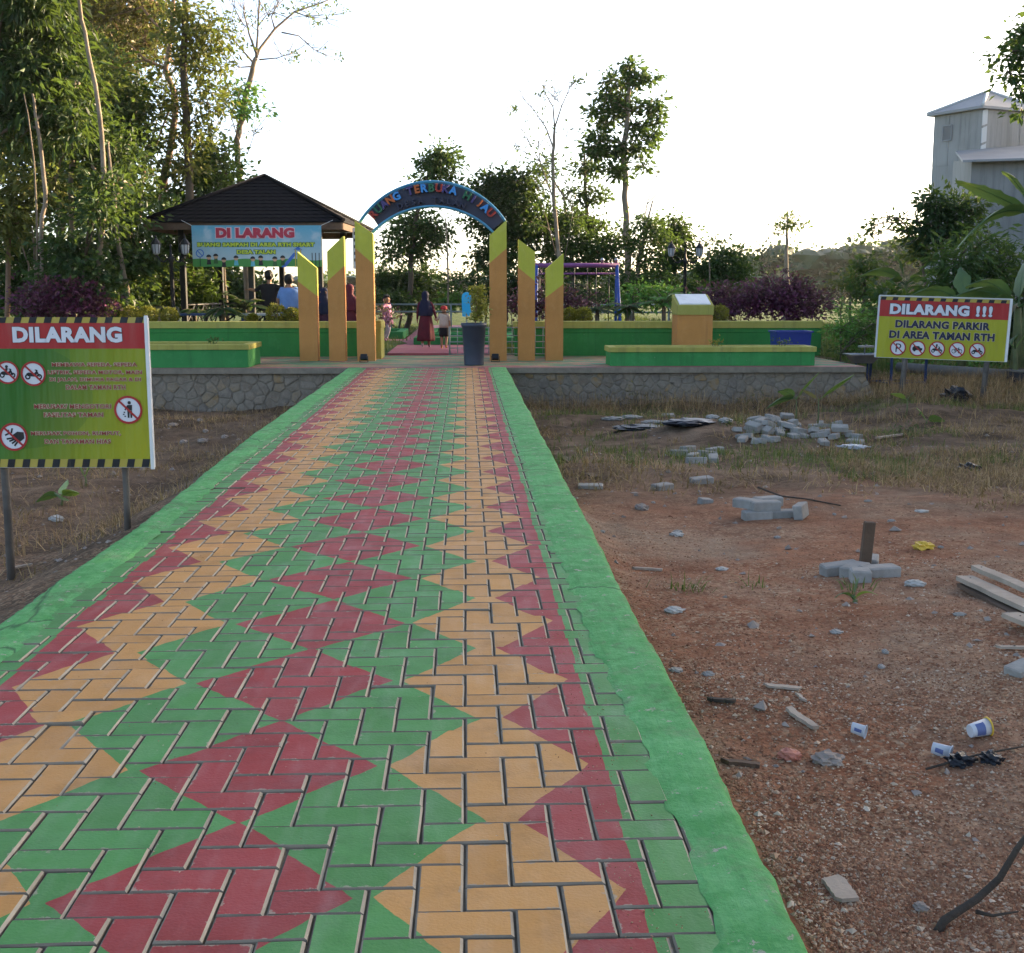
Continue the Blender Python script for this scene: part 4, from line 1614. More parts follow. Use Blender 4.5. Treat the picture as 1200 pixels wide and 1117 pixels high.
# ------------------------------------------------------------------ swing frame
Ys = 29.5
xa, xb = at(629, 311, Ys).x, at(723, 311, Ys).x
zt = at(680, 311, Ys).z
root = thing('swing_frame', 'purple and blue playground swing frame behind the pillars', 'swing', ((xa + xb) / 2, Ys, .0))
hw = (xb - xa) / 2
mb = MB()
mb.tube([(-hw - .05, 0, zt), (hw + .05, 0, zt)], .055, 10)
mb.build('top_bar', M['purple_paint'], root)
mb = MB()
mb.tube([(-hw, .12, zt - .2), (hw, .12, zt - .2)], .025, 8)
mb.build('brace_bar', M['purple_paint'], root)
for s_ in (-1, 1):
    for dy in (-.62, .62):
        mb = MB()
        mb.tube([(s_ * hw, dy * .05, zt), (s_ * (hw + .06), dy, -.05)], .036, 8)
        mb.build('leg', M['blue'], root)
for x in (-.75, .1, hw - .35):
    sw = []
    for dx in (-.16, .16):
        mb = MB()
        mb.tube([(x + dx, 0, zt), (x + dx, 0, .45)], .012, 5)
        mb.build('chain', M['black'], root)
    mb = MB()
    mb.bbox((x - .22, -.12, .42), (x + .22, .12, .46), .01)
    mb.build('seat', M['black'], root)
for x in (hw - .36, hw - .02):
    mb = MB()
    mb.lathe([(.035, zt + .05), (.035, zt + .11), (.065, zt + .12), (.02, zt + .18)], 8, 0, (x, 0, 0))
    mb.build('lamp', M['steel'], root)

# ------------------------------------------------------------------ white railing at the back of the park
for lab, x0, x1, Yr in (('pale metal railing behind the entrance beds', -3.2, .45, 37.0), ('pale metal railing behind the swing frame', 2.4, 7.2, 35.5), ('pale metal railing beside the pavilion', -9.6, -7.2, 30.5)):
    root = thing('railing', lab, 'railing', ((x0 + x1) / 2, Yr, 0), 0, 'pale railings round the park')
    w = (x1 - x0) / 2
    for z in (.68, .9):
        mb = MB()
        mb.tube([(-w, 0, z), (w, 0, z)], .028, 6)
        mb.build('rail', M['grey_rail'], root)
    for i in range(5):
        mb = MB()
        mb.tube([(-w + 2 * w * i / 4, 0, -.05), (-w + 2 * w * i / 4, 0, .9)], .03, 6)
        mb.build('railing_post', M['grey_rail'], root)

# park bench with blue frame by the pavilion
for px, wd, lab, mt in ((315, .62, 'white and blue bench top behind the wall by the pavilion', 'plastic_white'), (245, .8, 'dark blue bench behind the clipped bushes', 'navy')):
    c = at(px, 368, 26.6)
    root = thing('park_bench', lab, 'bench', (c.x, 26.6, 0), R(6))
    mb = MB()
    mb.bbox((-wd, -.2, .78), (wd, .2, .83), .01)
    mb.build('seat', M[mt], root)
    for x in (-wd + .08, wd - .08):
        mb = MB()
        mb.tube([(x, -.15, 0), (x, -.15, .78)], .025, 6)
        mb.tube([(x, .15, 0), (x, .15, .78)], .025, 6)
        mb.tube([(x, -.15, .4), (x, .15, .4)], .02, 6)
        mb.build('leg', M['blue'], root)

# ------------------------------------------------------------------ tower building
TY = 58.0
c = at(1141, 320, TY)
tw = thing('tower_building', 'tall grey sheet clad tower with zinc hip roof and a lower wing', 'tower', (c.x, TY, -.4), 0)
zo = -.4
ztop = at(1141, 124, TY).z - zo
fl = Vector((at(1094, 200, TY + 2.4).x - c.x, 2.6, 0))
fr = Vector((at(1214, 200, TY + 1.4).x - c.x, 1.45, 0))
A, B, Cc = Vector((0, 0, 0)), fl, fr
D = fl + fr
mb = MB()
zup = Vector((0, 0, 1))
P4 = [A, Cc, D, B]
mb.idx([p for p in P4] + [p + zup * ztop for p in P4], [(0, 1, 5, 4), (1, 2, 6, 5), (2, 3, 7, 6), (3, 0, 4, 7)])
mb.build('tower_wall', M['tower_wall'], tw)
# cladding sheets, with lapped joints
def sheets(p, q, z0, z1, nx_, nz_, off, name='cladding_sheet', mt='tower_wall', skip=()):
    d = (q - p)
    nrm = Vector((d.y, -d.x, 0)).normalized()
    for i in range(nx_):
        for j in range(nz_):
            if (i, j) in skip:
                continue
            a = p + d * (i / nx_) + nrm * (off + .012 * ((i + j) % 2))
            b = p + d * ((i + 1) / nx_ - .006) + nrm * (off + .012 * ((i + j) % 2))
            za_, zb_ = z0 + (z1 - z0) * j / nz_ + .012, z0 + (z1 - z0) * (j + 1) / nz_
            mb = MB()
            mb.idx([a + zup * za_, b + zup * za_, b + zup * zb_, a + zup * zb_, a - nrm * .02 + zup * za_, b - nrm * .02 + zup * za_, b - nrm * .02 + zup * zb_, a - nrm * .02 + zup * zb_],
                   [(0, 1, 2, 3), (0, 4, 5, 1), (1, 5, 6, 2), (3, 2, 6, 7), (4, 0, 3, 7)])
            mb.build(name, M[mt], tw)
sheets(B, A, 0, ztop, 3, 4, .02)
sheets(A, Cc, 0, ztop, 3, 4, .02)
# window with frame
d = (A - B)
nrm = Vector((d.y, -d.x, 0)).normalized()
wc = B + d * .30
zw = at(1108, 156, TY + 1.8).z - zo
u = d.normalized()
mb = MB()
q = [wc + u * sx * .28 + nrm * .062 + zup * (zw + sz * .36) for sx, sz in ((-1, -1), (1, -1), (1, 1), (-1, 1))]
q2 = [p - nrm * .03 for p in q]
mb.idx(q + q2, [(0, 1, 2, 3), (0, 4, 5, 1), (1, 5, 6, 2), (2, 6, 7, 3), (3, 7, 4, 0)])
wf = mb.build('window', plain('dusty glass', (.10, .10, .10), .3, .2, 1, 0), tw)
mb = MB()
for a, b in ((0, 1), (1, 2), (2, 3), (3, 0)):
    mb.tube([q[a] + nrm * .01, q[b] + nrm * .01], .03, 4, sm=False)
mb.build('frame', M['tower_roof'], wf)
# bright corner flashing strips
mb = MB()
for i in range(5):
    z0, z1 = ztop * .60 + i * ztop * .078, ztop * .60 + (i + 1) * ztop * .078
    mb.idx([A + Vector((-.02, -.06, z0)), A + Vector((.26, .05, z0 + .1)), A + Vector((.26, .05, z1)), A + Vector((-.02, -.06, z1 - .12)), A + Vector((-.02, .04, z0)), A + Vector((.26, .16, z0 + .1)), A + Vector((.26, .16, z1)), A + Vector((-.02, .04, z1 - .12))],
           [(0, 1, 2, 3), (0, 4, 5, 1), (1, 5, 6, 2), (2, 6, 7, 3), (3, 7, 4, 0)])
mb.build('corner_flashing', M['tower_light'], tw)
mb = MB()
mb.box((-.06, -.06, 0), (.06, .06, ztop * .55), rot=Matrix.Rotation(.4, 3, 'Z'), org=B + Vector((-.03, -.03, 0)))
mb.build('corner_flashing', M['tower_light'], tw)
# hip roof
ctr = D * .5
ov = 1.16
base = [ctr + (p - ctr) * ov + zup * (ztop - .02) for p in P4]
apex = ctr + zup * (at(1152, 107, TY + 2.0).z - zo)
mb = MB()
mb.idx(base + [apex] + [p - zup * .12 for p in base], [(0, 1, 4), (1, 2, 4), (2, 3, 4), (3, 0, 4), (0, 5, 6, 1), (1, 6, 7, 2), (2, 7, 8, 3), (3, 8, 5, 0), (5, 8, 7, 6)])
rf = mb.build('roof', M['tower_roof'], tw)
for i in range(4):
    mb = MB()
    mb.tube([base[i] + zup * .03, apex + zup * .03], .07, 5)
    mb.build('ridge_cap', M['tower_light'], rf)
# lower wing running off behind the banana leaves
e0 = at(1128, 187, TY - 4.0)
wx0, wx1 = at(1140, 187, TY - 3.5).x - c.x, at(1140, 187, TY - 3.5).x - c.x + 14
zw = e0.z - zo
mb = MB()
Q = [Vector((wx0, -3.4, 0)), Vector((wx1, -6.5, 0)), Vector((wx1, 2.0, 0)), Vector((wx0 + .4, -.3, 0))]
mb.idx(Q + [p + zup * (zw + .02 + (.3 if i > 1 else 0)) for i, p in enumerate(Q)], [(0, 1, 5, 4), (1, 2, 6, 5), (2, 3, 7, 6), (3, 0, 4, 7)])
mb.build('wing_wall', M['tower_wall'], tw)
sheets(Q[0], Q[1], 0, zw, 8, 2, .015)
mb = MB()
Rr = [Vector((e0.x - c.x, -4.0, zw - .02)), Vector((wx1 + 1, -7.1, zw + .25)), Vector((wx1 + 1, 2, zw + 2.2)), Vector((e0.x - c.x + 1.2, -.2, zw + .8))]
mb.idx(Rr + [p - zup * .10 for p in Rr], [(0, 1, 2, 3), (0, 4, 5, 1), (1, 5, 6, 2), (2, 6, 7, 3), (3, 7, 4, 0), (7, 6, 5, 4)])
mb.build('wing_roof', M['tower_roof'], tw)

# ================================================================== VEGETATION
def unit(v):
    return v / (np.linalg.norm(v, axis=1, keepdims=True) + 1e-9)


def leaf_arrays(C, D, Nn, L, W, fold=.12, bend=.0):
    """folded pointed leaves: base at C, axis D, face normal about Nn"""
    S_ = unit(np.cross(D, Nn))
    N2 = unit(np.cross(S_, D))
    L = L[:, None]
    W = W[:, None]
    tip = C + D * L - N2 * L * bend
    midl = C + D * L * .45 + S_ * W * .5 + N2 * W * fold
    midr = C + D * L * .45 - S_ * W * .5 + N2 * W * fold
    V = np.stack([C, midr, tip, midl], 1).reshape(-1, 3)
    n = len(C)
    b = (np.arange(n) * 4)[:, None]
    F = np.concatenate([b + np.array([[0, 1, 2]]), b + np.array([[0, 2, 3]])], 1).reshape(-1, 3)
    return V, F


def clump_leaves(blobs, dens, size, r, clump=.34, droop=.25, aspect=.42, top=.35, per=38):
    """blobs: (centre, rx, ry, rz); leaves gathered in clumps through each blob"""
    Cs, Ds, Ns = [], [], []
    cl_all = []
    for (c, rx, ry, rz) in blobs:
        nl = max(12, int(dens * math.pi * rx * rz))
        ncl = max(4, int(nl / per))
        d = unit(r.normal(size=(ncl, 3)))
        rad = r.random(ncl)[:, None] ** .42
        cc = np.array(c) + d * rad * np.array([rx, ry, rz])
        cl_all.append(cc)
        k = r.integers(0, ncl, nl)
        cr = clump * r.uniform(.55, 1.35, ncl)[k][:, None]
        off = r.normal(size=(nl, 3)) * cr * np.array([1, 1, .62])
        p = cc[k] + off
        dd = off / (cr + 1e-6) * .7 + r.normal(size=(nl, 3)) * .55
        dd[:, 2] -= droop
        Cs.append(p)
        Ds.append(unit(dd))
        nn = r.normal(size=(nl, 3)) * .7
        nn[:, 2] += top + .5
        Ns.append(unit(nn))
    C, D, N = np.concatenate(Cs), np.concatenate(Ds), np.concatenate(Ns)
    L = size * r.uniform(.6, 1.35, len(C))
    V, F = leaf_arrays(C, D, N, L, L * aspect * r.uniform(.8, 1.2, len(C)), .12, .12)
    return V, F, np.concatenate(cl_all)


tree_n = [0]


def tree(label, Y, trunk, blobs, leaf='mid', bark='bark_dark', dens=260, size=.15, clump=.33, droop=.25, group=None, name='tree', twigs=True, limbs=(), zbase=None, aspect=.42, dy=1.0, cat='tree', cdy=0.0, spray=0):
    """trunk [(px, py, radius_px)...] from low to high; blobs [(px, py, rx_px, ry_px)...]; the lowest trunk point is carried down to the ground"""
    tree_n[0] += 1
    r = np.random.default_rng(100 + tree_n[0])
    k = pw(1, Y)
    pts = [at(x, y, Y) for x, y, _ in trunk]
    rad = [q * k for _, _, q in trunk]
    z0 = gz(pts[0].x, Y) - .08 if zbase is None else zbase
    if pts[0].z > z0 + .1:
        pts = [Vector((pts[0].x + r.normal() * .05, Y, z0))] + pts
        rad = [rad[0] * 1.18] + rad
    base = Vector((pts[0].x, Y, z0))
    root = thing(name, label, cat, base, 0, group)
    fine = []
    fr = []
    for i in range(len(pts) - 1):
        for t in (0, .33, .66):
            q = pts[i].lerp(pts[i + 1], t)
            if i or t:
                q = q + Vector(r.normal(size=3)) * rad[i] * .25
            fine.append(q)
            fr.append(rad[i] + (rad[i + 1] - rad[i]) * t)
    fine.append(pts[-1])
    fr.append(rad[-1])
    mb = MB()
    mb.tube([p - base for p in fine], fr, 8)
    B = []
    for (x, y, rx, ry) in blobs:
        yy = Y + cdy + r.uniform(-.6, .6) * dy * max(rx, ry) * k
        c = at(x, y, yy)
        B.append(((c.x, c.y, c.z), rx * k, max(rx, ry) * k * .8 * dy, ry * k))
    V = None
    if B:
        V, Fc, cl = clump_leaves(B, dens * (3.3 if Y > 37 else 2.5), size * 1.06, r, clump, droop, aspect * 1.2, per=75)
        crown = link('crown', np_mesh('crown', V - np.array(base), Fc, LF[leaf]), root)
    # limbs to every blob, twigs to some clumps
    arr = np.array([tuple(p) for p in fine])
    for (c, rx, ry, rz) in B:
        tgt = np.array(c)
        below = arr[arr[:, 2] < tgt[2] + .1]
        if len(below) == 0:
            below = arr[:1]
        s = below[np.argmin(np.linalg.norm((below - tgt) * np.array([1, 1, .7]), axis=1) + (tgt[2] - below[:, 2]) * .02)]
        l = np.linalg.norm(tgt - s)
        if l > .25:
            mid = (s + tgt) / 2 + np.array([0, 0, .12 * l]) + r.normal(size=3) * .05 * l
            rr = min(max(.018, .016 * l + .01), min(rad) * .9 + .02)
            mb.tube([s - np.array(base), mid - np.array(base), tgt - np.array(base)], [rr, rr * .7, rr * .35], 5)
        if twigs:
            near = cl[np.linalg.norm((cl - tgt) / np.array([rx, ry, rz]), axis=1) < 1.05]
            for q in near[r.permutation(len(near))[:8]]:
                m_ = (tgt + q) / 2 + r.normal(size=3) * .06
                mb.tube([tgt - np.array(base), m_ - np.array(base), q - np.array(base)], [.014, .010, .005], 4, cap=False)
    for limb in limbs:
        lp = [at(x, y, Y + (i * .25 * (1 if len(limb) % 2 else -1))) - base for i, (x, y) in enumerate(limb[1:])]
        r0 = limb[0] * k
        mb.tube(lp, [r0 * (1 - .75 * i / max(1, len(lp) - 1)) for i in range(len(lp))], 6)
        # fine twigs fanning out of the thinner half of the limb
        for q in range(spray):
            t_ = r.uniform(.35, 1.0) * (len(lp) - 1)
            i0 = min(int(t_), len(lp) - 2)
            p = lp[i0].lerp(lp[i0 + 1], t_ - i0)
            dv = (lp[i0 + 1] - lp[i0]).normalized() * .5 + Vector(r.normal(size=3)) * .55 + Vector((0, 0, .25))
            l_ = r.uniform(.35, .95)
            e1 = p + dv * l_ * .55
            e2 = e1 + (dv + Vector(r.normal(size=3)) * .35) * l_ * .5
            mb.tube([p, e1, e2], [.011, .008, .004], 4, cap=False)
            e3 = e1 + (dv + Vector(r.normal(size=3)) * .6) * l_ * .4
            mb.tube([e1, e3], [.007, .003], 4, cap=False)
    mb.build('trunk', M[bark], root)
    return root


GF = 'trees of the grove beside the pavilion'
# ---- grove on the pavilion side, from the nearest to the farthest
tree('tree with long drooping dark leaves at the near edge of the grove', 27.0, [(-18, 330, 7), (-22, 200, 6), (-10, 100, 4)],
     [(5, 40, 46, 40), (48, 60, 42, 40), (20, 110, 46, 34), (75, 100, 34, 34), (-20, 100, 40, 50), (30, -10, 60, 40), (85, 145, 20, 22), (62, 150, 26, 20)], 'dark', 'bark_dark', 240, .24, .30, .75, GF, aspect=.26)
tree('slender twin stemmed pale tree lit orange in the grove', 26.2, [(50, 372, 2.2), (49, 320, 2.3), (48, 270, 2.5), (53, 225, 2.5), (47, 170, 2.2), (43, 140, 1.8), (38, 110, 1.3)],
     [(20, 165, 30, 26), (62, 150, 24, 20), (44, 135, 30, 20)], 'olive', 'bark_pale', 130, .16, .3, .25, GF, cdy=1.6,
     limbs=((1.5, (44, 330), (43, 250), (40, 190), (33, 135), (28, 110)),))
tree('tall leaning bare pale trunk rising out of the top of the photo', 26.1, [(112, 365, 3), (116, 310, 3), (122, 240, 2.9), (121, 180, 2.8), (114, 115, 2.5), (104, 65, 2.3), (96, 25, 2.2), (88, -40, 2)],
     [(80, -70, 60, 40), (120, -60, 50, 40)], 'olive', 'bark_pale', 180, .17, .3, .25, GF)
tree('crooked grey trunk leaning among the dark bushes left of the lamp', 26.8, [(149, 366, 2.7), (148, 340, 2.8), (143, 308, 2.8), (137, 275, 2.6), (134, 235, 2.2)],
     [(110, 195, 34, 30), (150, 215, 32, 30), (128, 165, 40, 30)], 'dark', 'bark_pale', 260, .16, .3, .25, GF, cdy=1.8)
tree('pair of sunlit yellowish stems forking low in the grove', 28.6, [(84, 330, 2.8), (84, 210, 2.8), (87, 150, 2.4), (84, 120, 1.8)],
     [(60, 120, 40, 36), (100, 95, 36, 40), (80, 60, 44, 36)], 'olive', 'bark_pale', 230, .16, .32, .25, GF, cdy=1.8,
     limbs=((2.4, (85, 200), (93, 160), (103, 140), (112, 120)), (2.2, (62, 235), (70, 190), (86, 165)), (2, (84, 185), (72, 160), (66, 140))))
tree('big tree with a rusty brown crown at the top of the grove', 33.5, [(186, 330, 4.4), (189, 240, 4.2), (196, 190, 3.8), (205, 140, 3.6), (206, 112, 3.6), (193, 80, 3.0), (202, 30, 2.4), (205, -20, 2)],
     [(130, 20, 50, 40), (170, 50, 40, 40), (185, 5, 46, 30), (140, 75, 40, 30), (205, 75, 22, 20), (110, -10, 50, 30)], 'rust', 'bark_red', 150, .14, .30, .2, GF, cdy=1.2,
     limbs=((2, (193, 80), (170, 70), (150, 50)), (1.6, (205, 112), (190, 150), (176, 190), (186, 230))))
tree('straight ivy clad tall tree with yellow green foliage beside the bare tree', 32.0, [(222, 340, 4.6), (222, 230, 4.6), (219, 150, 4.4), (216, 70, 4.0), (217, -10, 3.4)],
     [(215, 20, 26, 30), (245, 35, 24, 28), (228, 70, 24, 24), (250, 82, 18, 14), (212, 105, 20, 24), (242, 120, 22, 20), (255, 130, 14, 12), (212, 160, 14, 14), (235, 160, 24, 18), (215, 195, 26, 18), (222, -20, 34, 24)], 'gold', 'bark_dark', 190, .15, .26, .3, GF)
tree('tall nearly leafless tree with spreading twigs above the pavilion roof', 34.0, [(281, 215, 3.2), (280, 190, 3.4), (277, 165, 3.4), (284, 140, 3.4), (287, 120, 3.3), (295, 85, 3.0), (300, 68, 2.6)],
     [(277, 122, 14, 16), (298, 130, 12, 12), (287, 108, 16, 10), (268, 110, 8, 6)], 'fresh', 'bark_pale', 190, .15, .2, .3, GF,
     limbs=((2.0, (300, 68), (304, 58), (322, 34), (345, 14), (375, 4), (400, -6)), (1.6, (300, 68), (302, 40), (303, 10), (306, -20)), (1.4, (300, 62), (292, 40), (286, 15), (286, -10)),
            (1.2, (298, 75), (285, 60), (272, 45), (262, 28)), (1.0, (297, 78), (280, 79), (262, 66)), (1.0, (322, 34), (318, 20), (330, -4)), (.9, (330, 38), (350, 42), (368, 58), (392, 70)),
            (.9, (304, 70), (325, 68), (343, 62)), (.8, (345, 14), (362, 20), (385, 22)), (.9, (281, 170), (272, 140), (268, 118)), (.7, (303, 30), (312, 18), (322, 14)), (.7, (286, 30), (276, 12), (270, -4)),
            (.6, (277, 168), (262, 165), (248, 158)), (.6, (290, 180), (297, 160), (300, 148))), spray=9)
# its last leaves, as a part of their own
bare = [o for o in bpy.data.objects if o.get('label', '').startswith('tall nearly leafless')][0]
r = np.random.default_rng(55)
P = []
for x, y, sx, sy, n in ((378, 10, 20, 10, 70), (345, 66, 11, 8, 45), (335, 8, 30, 12, 60), (375, 60, 16, 6, 12), (398, 68, 5, 3, 9), (272, 30, 14, 14, 40), (300, 20, 25, 16, 50), (296, 155, 8, 6, 12), (372, 26, 8, 4, 14), (280, 50, 14, 10, 20)):
    for i in range(n):
        p = at(x + r.normal() * sx * .6, y + r.normal() * sy * .6, 34 + r.normal() * .5)
        P.append(tuple(p - bare.location))
P = np.array(P)
n = len(P)
V, Fc = leaf_arrays(P, unit(r.normal(size=(n, 3)) - np.array([0, 0, .5])), unit(r.normal(size=(n, 3)) + np.array([0, 0, .6])), r.uniform(.08, .16, n), r.uniform(.04, .07, n))
link('sparse_leaves', np_mesh('sparse_leaves', V, Fc, LF['olive']), bare)

tree('bushy tree leaning over the pavilion roof corner', 33.0, [(262, 330, 3), (258, 250, 3), (252, 205, 2.6)], [(240, 205, 32, 26), (268, 205, 24, 18), (248, 180, 26, 18), (225, 230, 30, 28), (280, 222, 14, 10), (205, 245, 22, 22)], 'mid', 'bark_dark', 250, .16, .28, .25, GF)
tree('dark tree with a rounded crown between the pale trunks', 32.0, [(115, 350, 4), (118, 250, 3.6), (122, 200, 3)], [(120, 150, 36, 30), (150, 165, 26, 34), (105, 190, 36, 34), (145, 120, 30, 26), (132, 95, 30, 24), (165, 135, 14, 20)], 'dark', 'bark_dark', 290, .15, .3, .25, GF)
tree('yellow leaved small tree at the sunlit edge of the grove', 27.5, [(8, 372, 3), (10, 300, 2.8), (14, 250, 2.2)], [(14, 215, 24, 34), (40, 225, 18, 22), (-6, 250, 26, 40), (22, 262, 22, 20), (66, 212, 12, 16)], 'gold', 'bark_red', 210, .18, .28, .4, GF)
tree('thin tree with feathery crown against the sky gap', 36.0, [(160, 330, 3), (164, 240, 2.8), (168, 190, 2.4), (180, 160, 1.8)], [(170, 195, 18, 14), (182, 165, 14, 12), (160, 225, 26, 18), (190, 222, 18, 14), (188, 130, 12, 10)], 'olive', 'bark_red', 150, .14, .22, .25, GF)
tree('deep shaded tree behind the pale trunks', 40.0, [(70, 340, 5), (72, 220, 4.6), (68, 120, 4)], [(30, 160, 50, 50), (85, 230, 40, 40), (60, 60, 56, 50), (10, 90, 44, 60), (110, 40, 40, 44), (-20, 20, 40, 60)], 'dark', 'bark_dark', 230, .2, .4, .25, GF, twigs=False)
tree('deep shaded tall tree behind the rusty crown', 42.0, [(150, 340, 5), (150, 230, 4.6), (156, 120, 4)], [(140, 60, 40, 40), (120, 110, 30, 26), (150, 10, 46, 36), (100, 0, 44, 40)], 'olive', 'bark_dark', 200, .19, .4, .25, GF, twigs=False)
GB = 'tall bushes under the grove'
for i, (lab, Y, bl, lf, sz) in enumerate((
        ('dark broad bush at the foot of the twin stemmed pale tree', 29.5, [(20, 300, 34, 44), (55, 310, 28, 44), (0, 340, 30, 30), (40, 345, 36, 26)], 'mid', .17),
        ('tall dark bush between the twin stems and the crooked trunk', 25.9, [(98, 290, 26, 46), (85, 330, 24, 34), (112, 330, 22, 34), (108, 250, 24, 26), (118, 222, 16, 16)], 'dark', .16),
        ('tall bush hung with creepers behind the crooked grey trunk', 27.7, [(140, 270, 26, 40), (160, 300, 24, 44), (130, 325, 28, 36), (150, 345, 28, 22), (135, 230, 24, 26)], 'dark', .16),
        ('shady bush behind the lamp post by the pavilion', 31.0, [(190, 290, 24, 36), (205, 330, 26, 34), (178, 335, 24, 30), (195, 258, 22, 22), (230, 340, 22, 24)], 'mid', .16),
        ('pale green bush lit through at the edge of the lamp post', 30.6, [(172, 318, 14, 18), (183, 345, 16, 18)], 'olive', .17),
        ('dark thicket seen through the pavilion between its posts', 36.0, [(240, 330, 26, 30), (265, 335, 26, 30), (290, 345, 30, 22), (250, 300, 26, 20), (330, 352, 30, 12)], 'dark', .17),
        ('thin light bush seen through the pavilion beyond the men', 37.0, [(290, 328, 18, 16), (310, 345, 18, 14), (350, 352, 20, 10)], 'olive', .16))):
    tree(lab, Y, [(bl[0][0], 366, 2), (bl[0][0] + 2, bl[0][1] + 10, 1.6)], bl, lf, 'bark_dark', 300, sz, .26, .35, GB, 'tall_bush', limbs=((1.2, (bl[1][0], 366), (bl[1][0] - 3, bl[1][1])),), cat='bush')
# slender bare stems in the undergrowth
for lab, Y, tr in (('thin bare pale stem leaning left in the shaded undergrowth', 28.6, [(34, 312, 1.0), (27, 292, .9), (19, 272, .7)]),
                   ('thin upright pale stem beside the twin stems in the undergrowth', 28.8, [(41, 314, 1.3), (40, 290, 1.2), (37, 266, .9)]),
                   ('thin pale stem above the pavilion roof left corner', 33.2, [(196, 250, 1.6), (188, 215, 1.5), (192, 190, 1.2)])):
    tree(lab, Y, tr, [], bark='bark_pale', group='thin stems in the grove', name='sapling_stem', cat='sapling')

GC = 'trees standing beyond the gate'
tree('small dark tree seen through and above the arch', 39.0, [(482, 366, 3), (481, 310, 2.8), (487, 260, 2.4), (498, 215, 1.8), (510, 185, 1.3)],
     [(512, 178, 13, 9), (508, 195, 16, 12), (525, 192, 13, 12), (500, 208, 12, 10), (528, 206, 11, 8), (484, 262, 26, 16), (500, 282, 22, 14), (468, 280, 20, 12), (460, 297, 14, 8), (512, 266, 10, 10), (490, 298, 18, 8)], 'mid', 'bark_dark', 330, .15, .22, .2, GC)
tree('low dark tree behind the entrance left of the woman', 41.0, [(456, 366, 2.4), (458, 330, 2)], [(452, 328, 18, 16), (470, 335, 22, 16), (490, 330, 16, 12), (445, 345, 16, 14), (505, 342, 18, 12)], 'dark', 'bark_dark', 300, .16, .26, .2, GC)
tree('thin bare sapling standing in the middle of the arch', 38.0, [(525, 370, 1.1), (525, 310, 1.0), (523, 268, .7), (521, 250, .5)], [(530, 328, 14, 8), (540, 330, 8, 6)], 'mid', 'bark_pale', 260, .14, .2, .2, GC, limbs=((.5, (524, 305), (517, 292), (512, 282)), (.4, (523, 275), (528, 262), (529, 250))))
tree('broad dark tree behind the arch on the swing side', 40.0, [(590, 366, 4), (592, 320, 3.8), (588, 270, 3.4), (585, 235, 2.4)],
     [(573, 215, 20, 14), (600, 215, 22, 14), (562, 235, 16, 14), (590, 240, 30, 18), (615, 235, 18, 18), (570, 268, 16, 18), (600, 270, 28, 20), (565, 300, 12, 12), (622, 262, 18, 18), (585, 300, 24, 16), (626, 205, 10, 8)], 'dark', 'bark_dark', 330, .16, .26, .2, GC)
tree('tall thin almost bare tree beside the broad dark one', 39.0, [(662, 366, 2.4), (655, 300, 2.4), (649, 235, 2.2), (648, 180, 1.8), (650, 150, 1.4)],
     [(626, 262, 8, 10), (636, 240, 10, 8)], 'mid', 'bark_pale', 200, .14, .2, .2, GC,
     limbs=((1.0, (650, 150), (648, 125), (638, 108), (634, 95)), (1.0, (650, 150), (658, 125), (669, 100), (680, 92)), (1.0, (649, 175), (640, 150), (625, 128), (612, 115)), (.9, (649, 235), (633, 190), (622, 170), (613, 152)), (.7, (633, 190), (630, 165)), (.7, (652, 300), (640, 255), (628, 225), (622, 200)), (.5, (658, 125), (650, 112)), (.5, (648, 125), (655, 105)), (.6, (660, 310), (668, 270), (672, 240)), (.5, (648, 190), (660, 165), (672, 150), (680, 138)), (.5, (633, 190), (615, 178), (603, 170))), spray=8)
bt = [o for o in bpy.data.objects if o.get('label', '').startswith('tall thin almost bare')][0]
P = []
for x, y, sx, sy, n in ((677, 95, 6, 5, 40), (602, 128, 5, 4, 32), (640, 105, 10, 8, 22), (630, 130, 12, 14, 30), (628, 170, 12, 18, 40), (605, 172, 5, 3, 10), (655, 180, 12, 30, 40), (640, 220, 16, 20, 60)):
    for i in range(n):
        P.append(tuple(at(x + r.normal() * sx * .7, y + r.normal() * sy * .7, 39 + r.normal() * .5) - bt.location))
P = np.array(P)
n = len(P)
V, Fc = leaf_arrays(P, unit(r.normal(size=(n, 3)) - np.array([0, 0, .5])), unit(r.normal(size=(n, 3)) + np.array([0, 0, .6])), r.uniform(.10, .17, n), r.uniform(.05, .08, n))
link('sparse_leaves', np_mesh('sparse_leaves', V, Fc, LF['olive']), bt)
tree('tallest leafy tree standing right of the swing frame', 40.0, [(737, 366, 4), (735, 300, 3.8), (732, 230, 3.4), (732, 170, 3.0), (737, 110, 2.2), (740, 80, 1.4)],
     [(728, 205, 9, 5), (690, 172, 8, 7), (772, 118, 7, 6), (698, 132, 6, 6), (735, 78, 12.8, 7.2), (722, 95, 12.8, 10.4), (752, 92, 12.8, 11.2), (708, 118, 11.2, 10.4), (735, 118, 14.4, 12.8), (764, 128, 11.2, 10.4), (716, 140, 16.0, 10.4), (750, 150, 17.6, 11.2), (770, 142, 6.4, 6.4), (704, 165, 12.8, 11.2), (700, 185, 11.2, 10.4), (722, 172, 12.8, 10.4), (745, 178, 11.2, 7.2), (712, 200, 14.4, 8.0), (760, 165, 9.6, 6.4), (755, 192, 9.6, 4.8)], 'mid', 'bark_pale', 235, .19, .17, .2, GC)
tree('slim leafy tree between the thin bare tree and the tallest tree', 42.0, [(690, 366, 2.6), (690, 300, 2.4), (686, 220, 1.8), (684, 170, 1.0)],
     [(685, 200, 12, 14), (695, 230, 14, 14), (680, 250, 16, 16), (700, 262, 16, 12), (672, 225, 8, 10)], 'dark', 'bark_dark', 260, .15, .22, .2, GC, limbs=((.6, (688, 215), (678, 170), (676, 140)), (.5, (690, 240), (700, 190))))
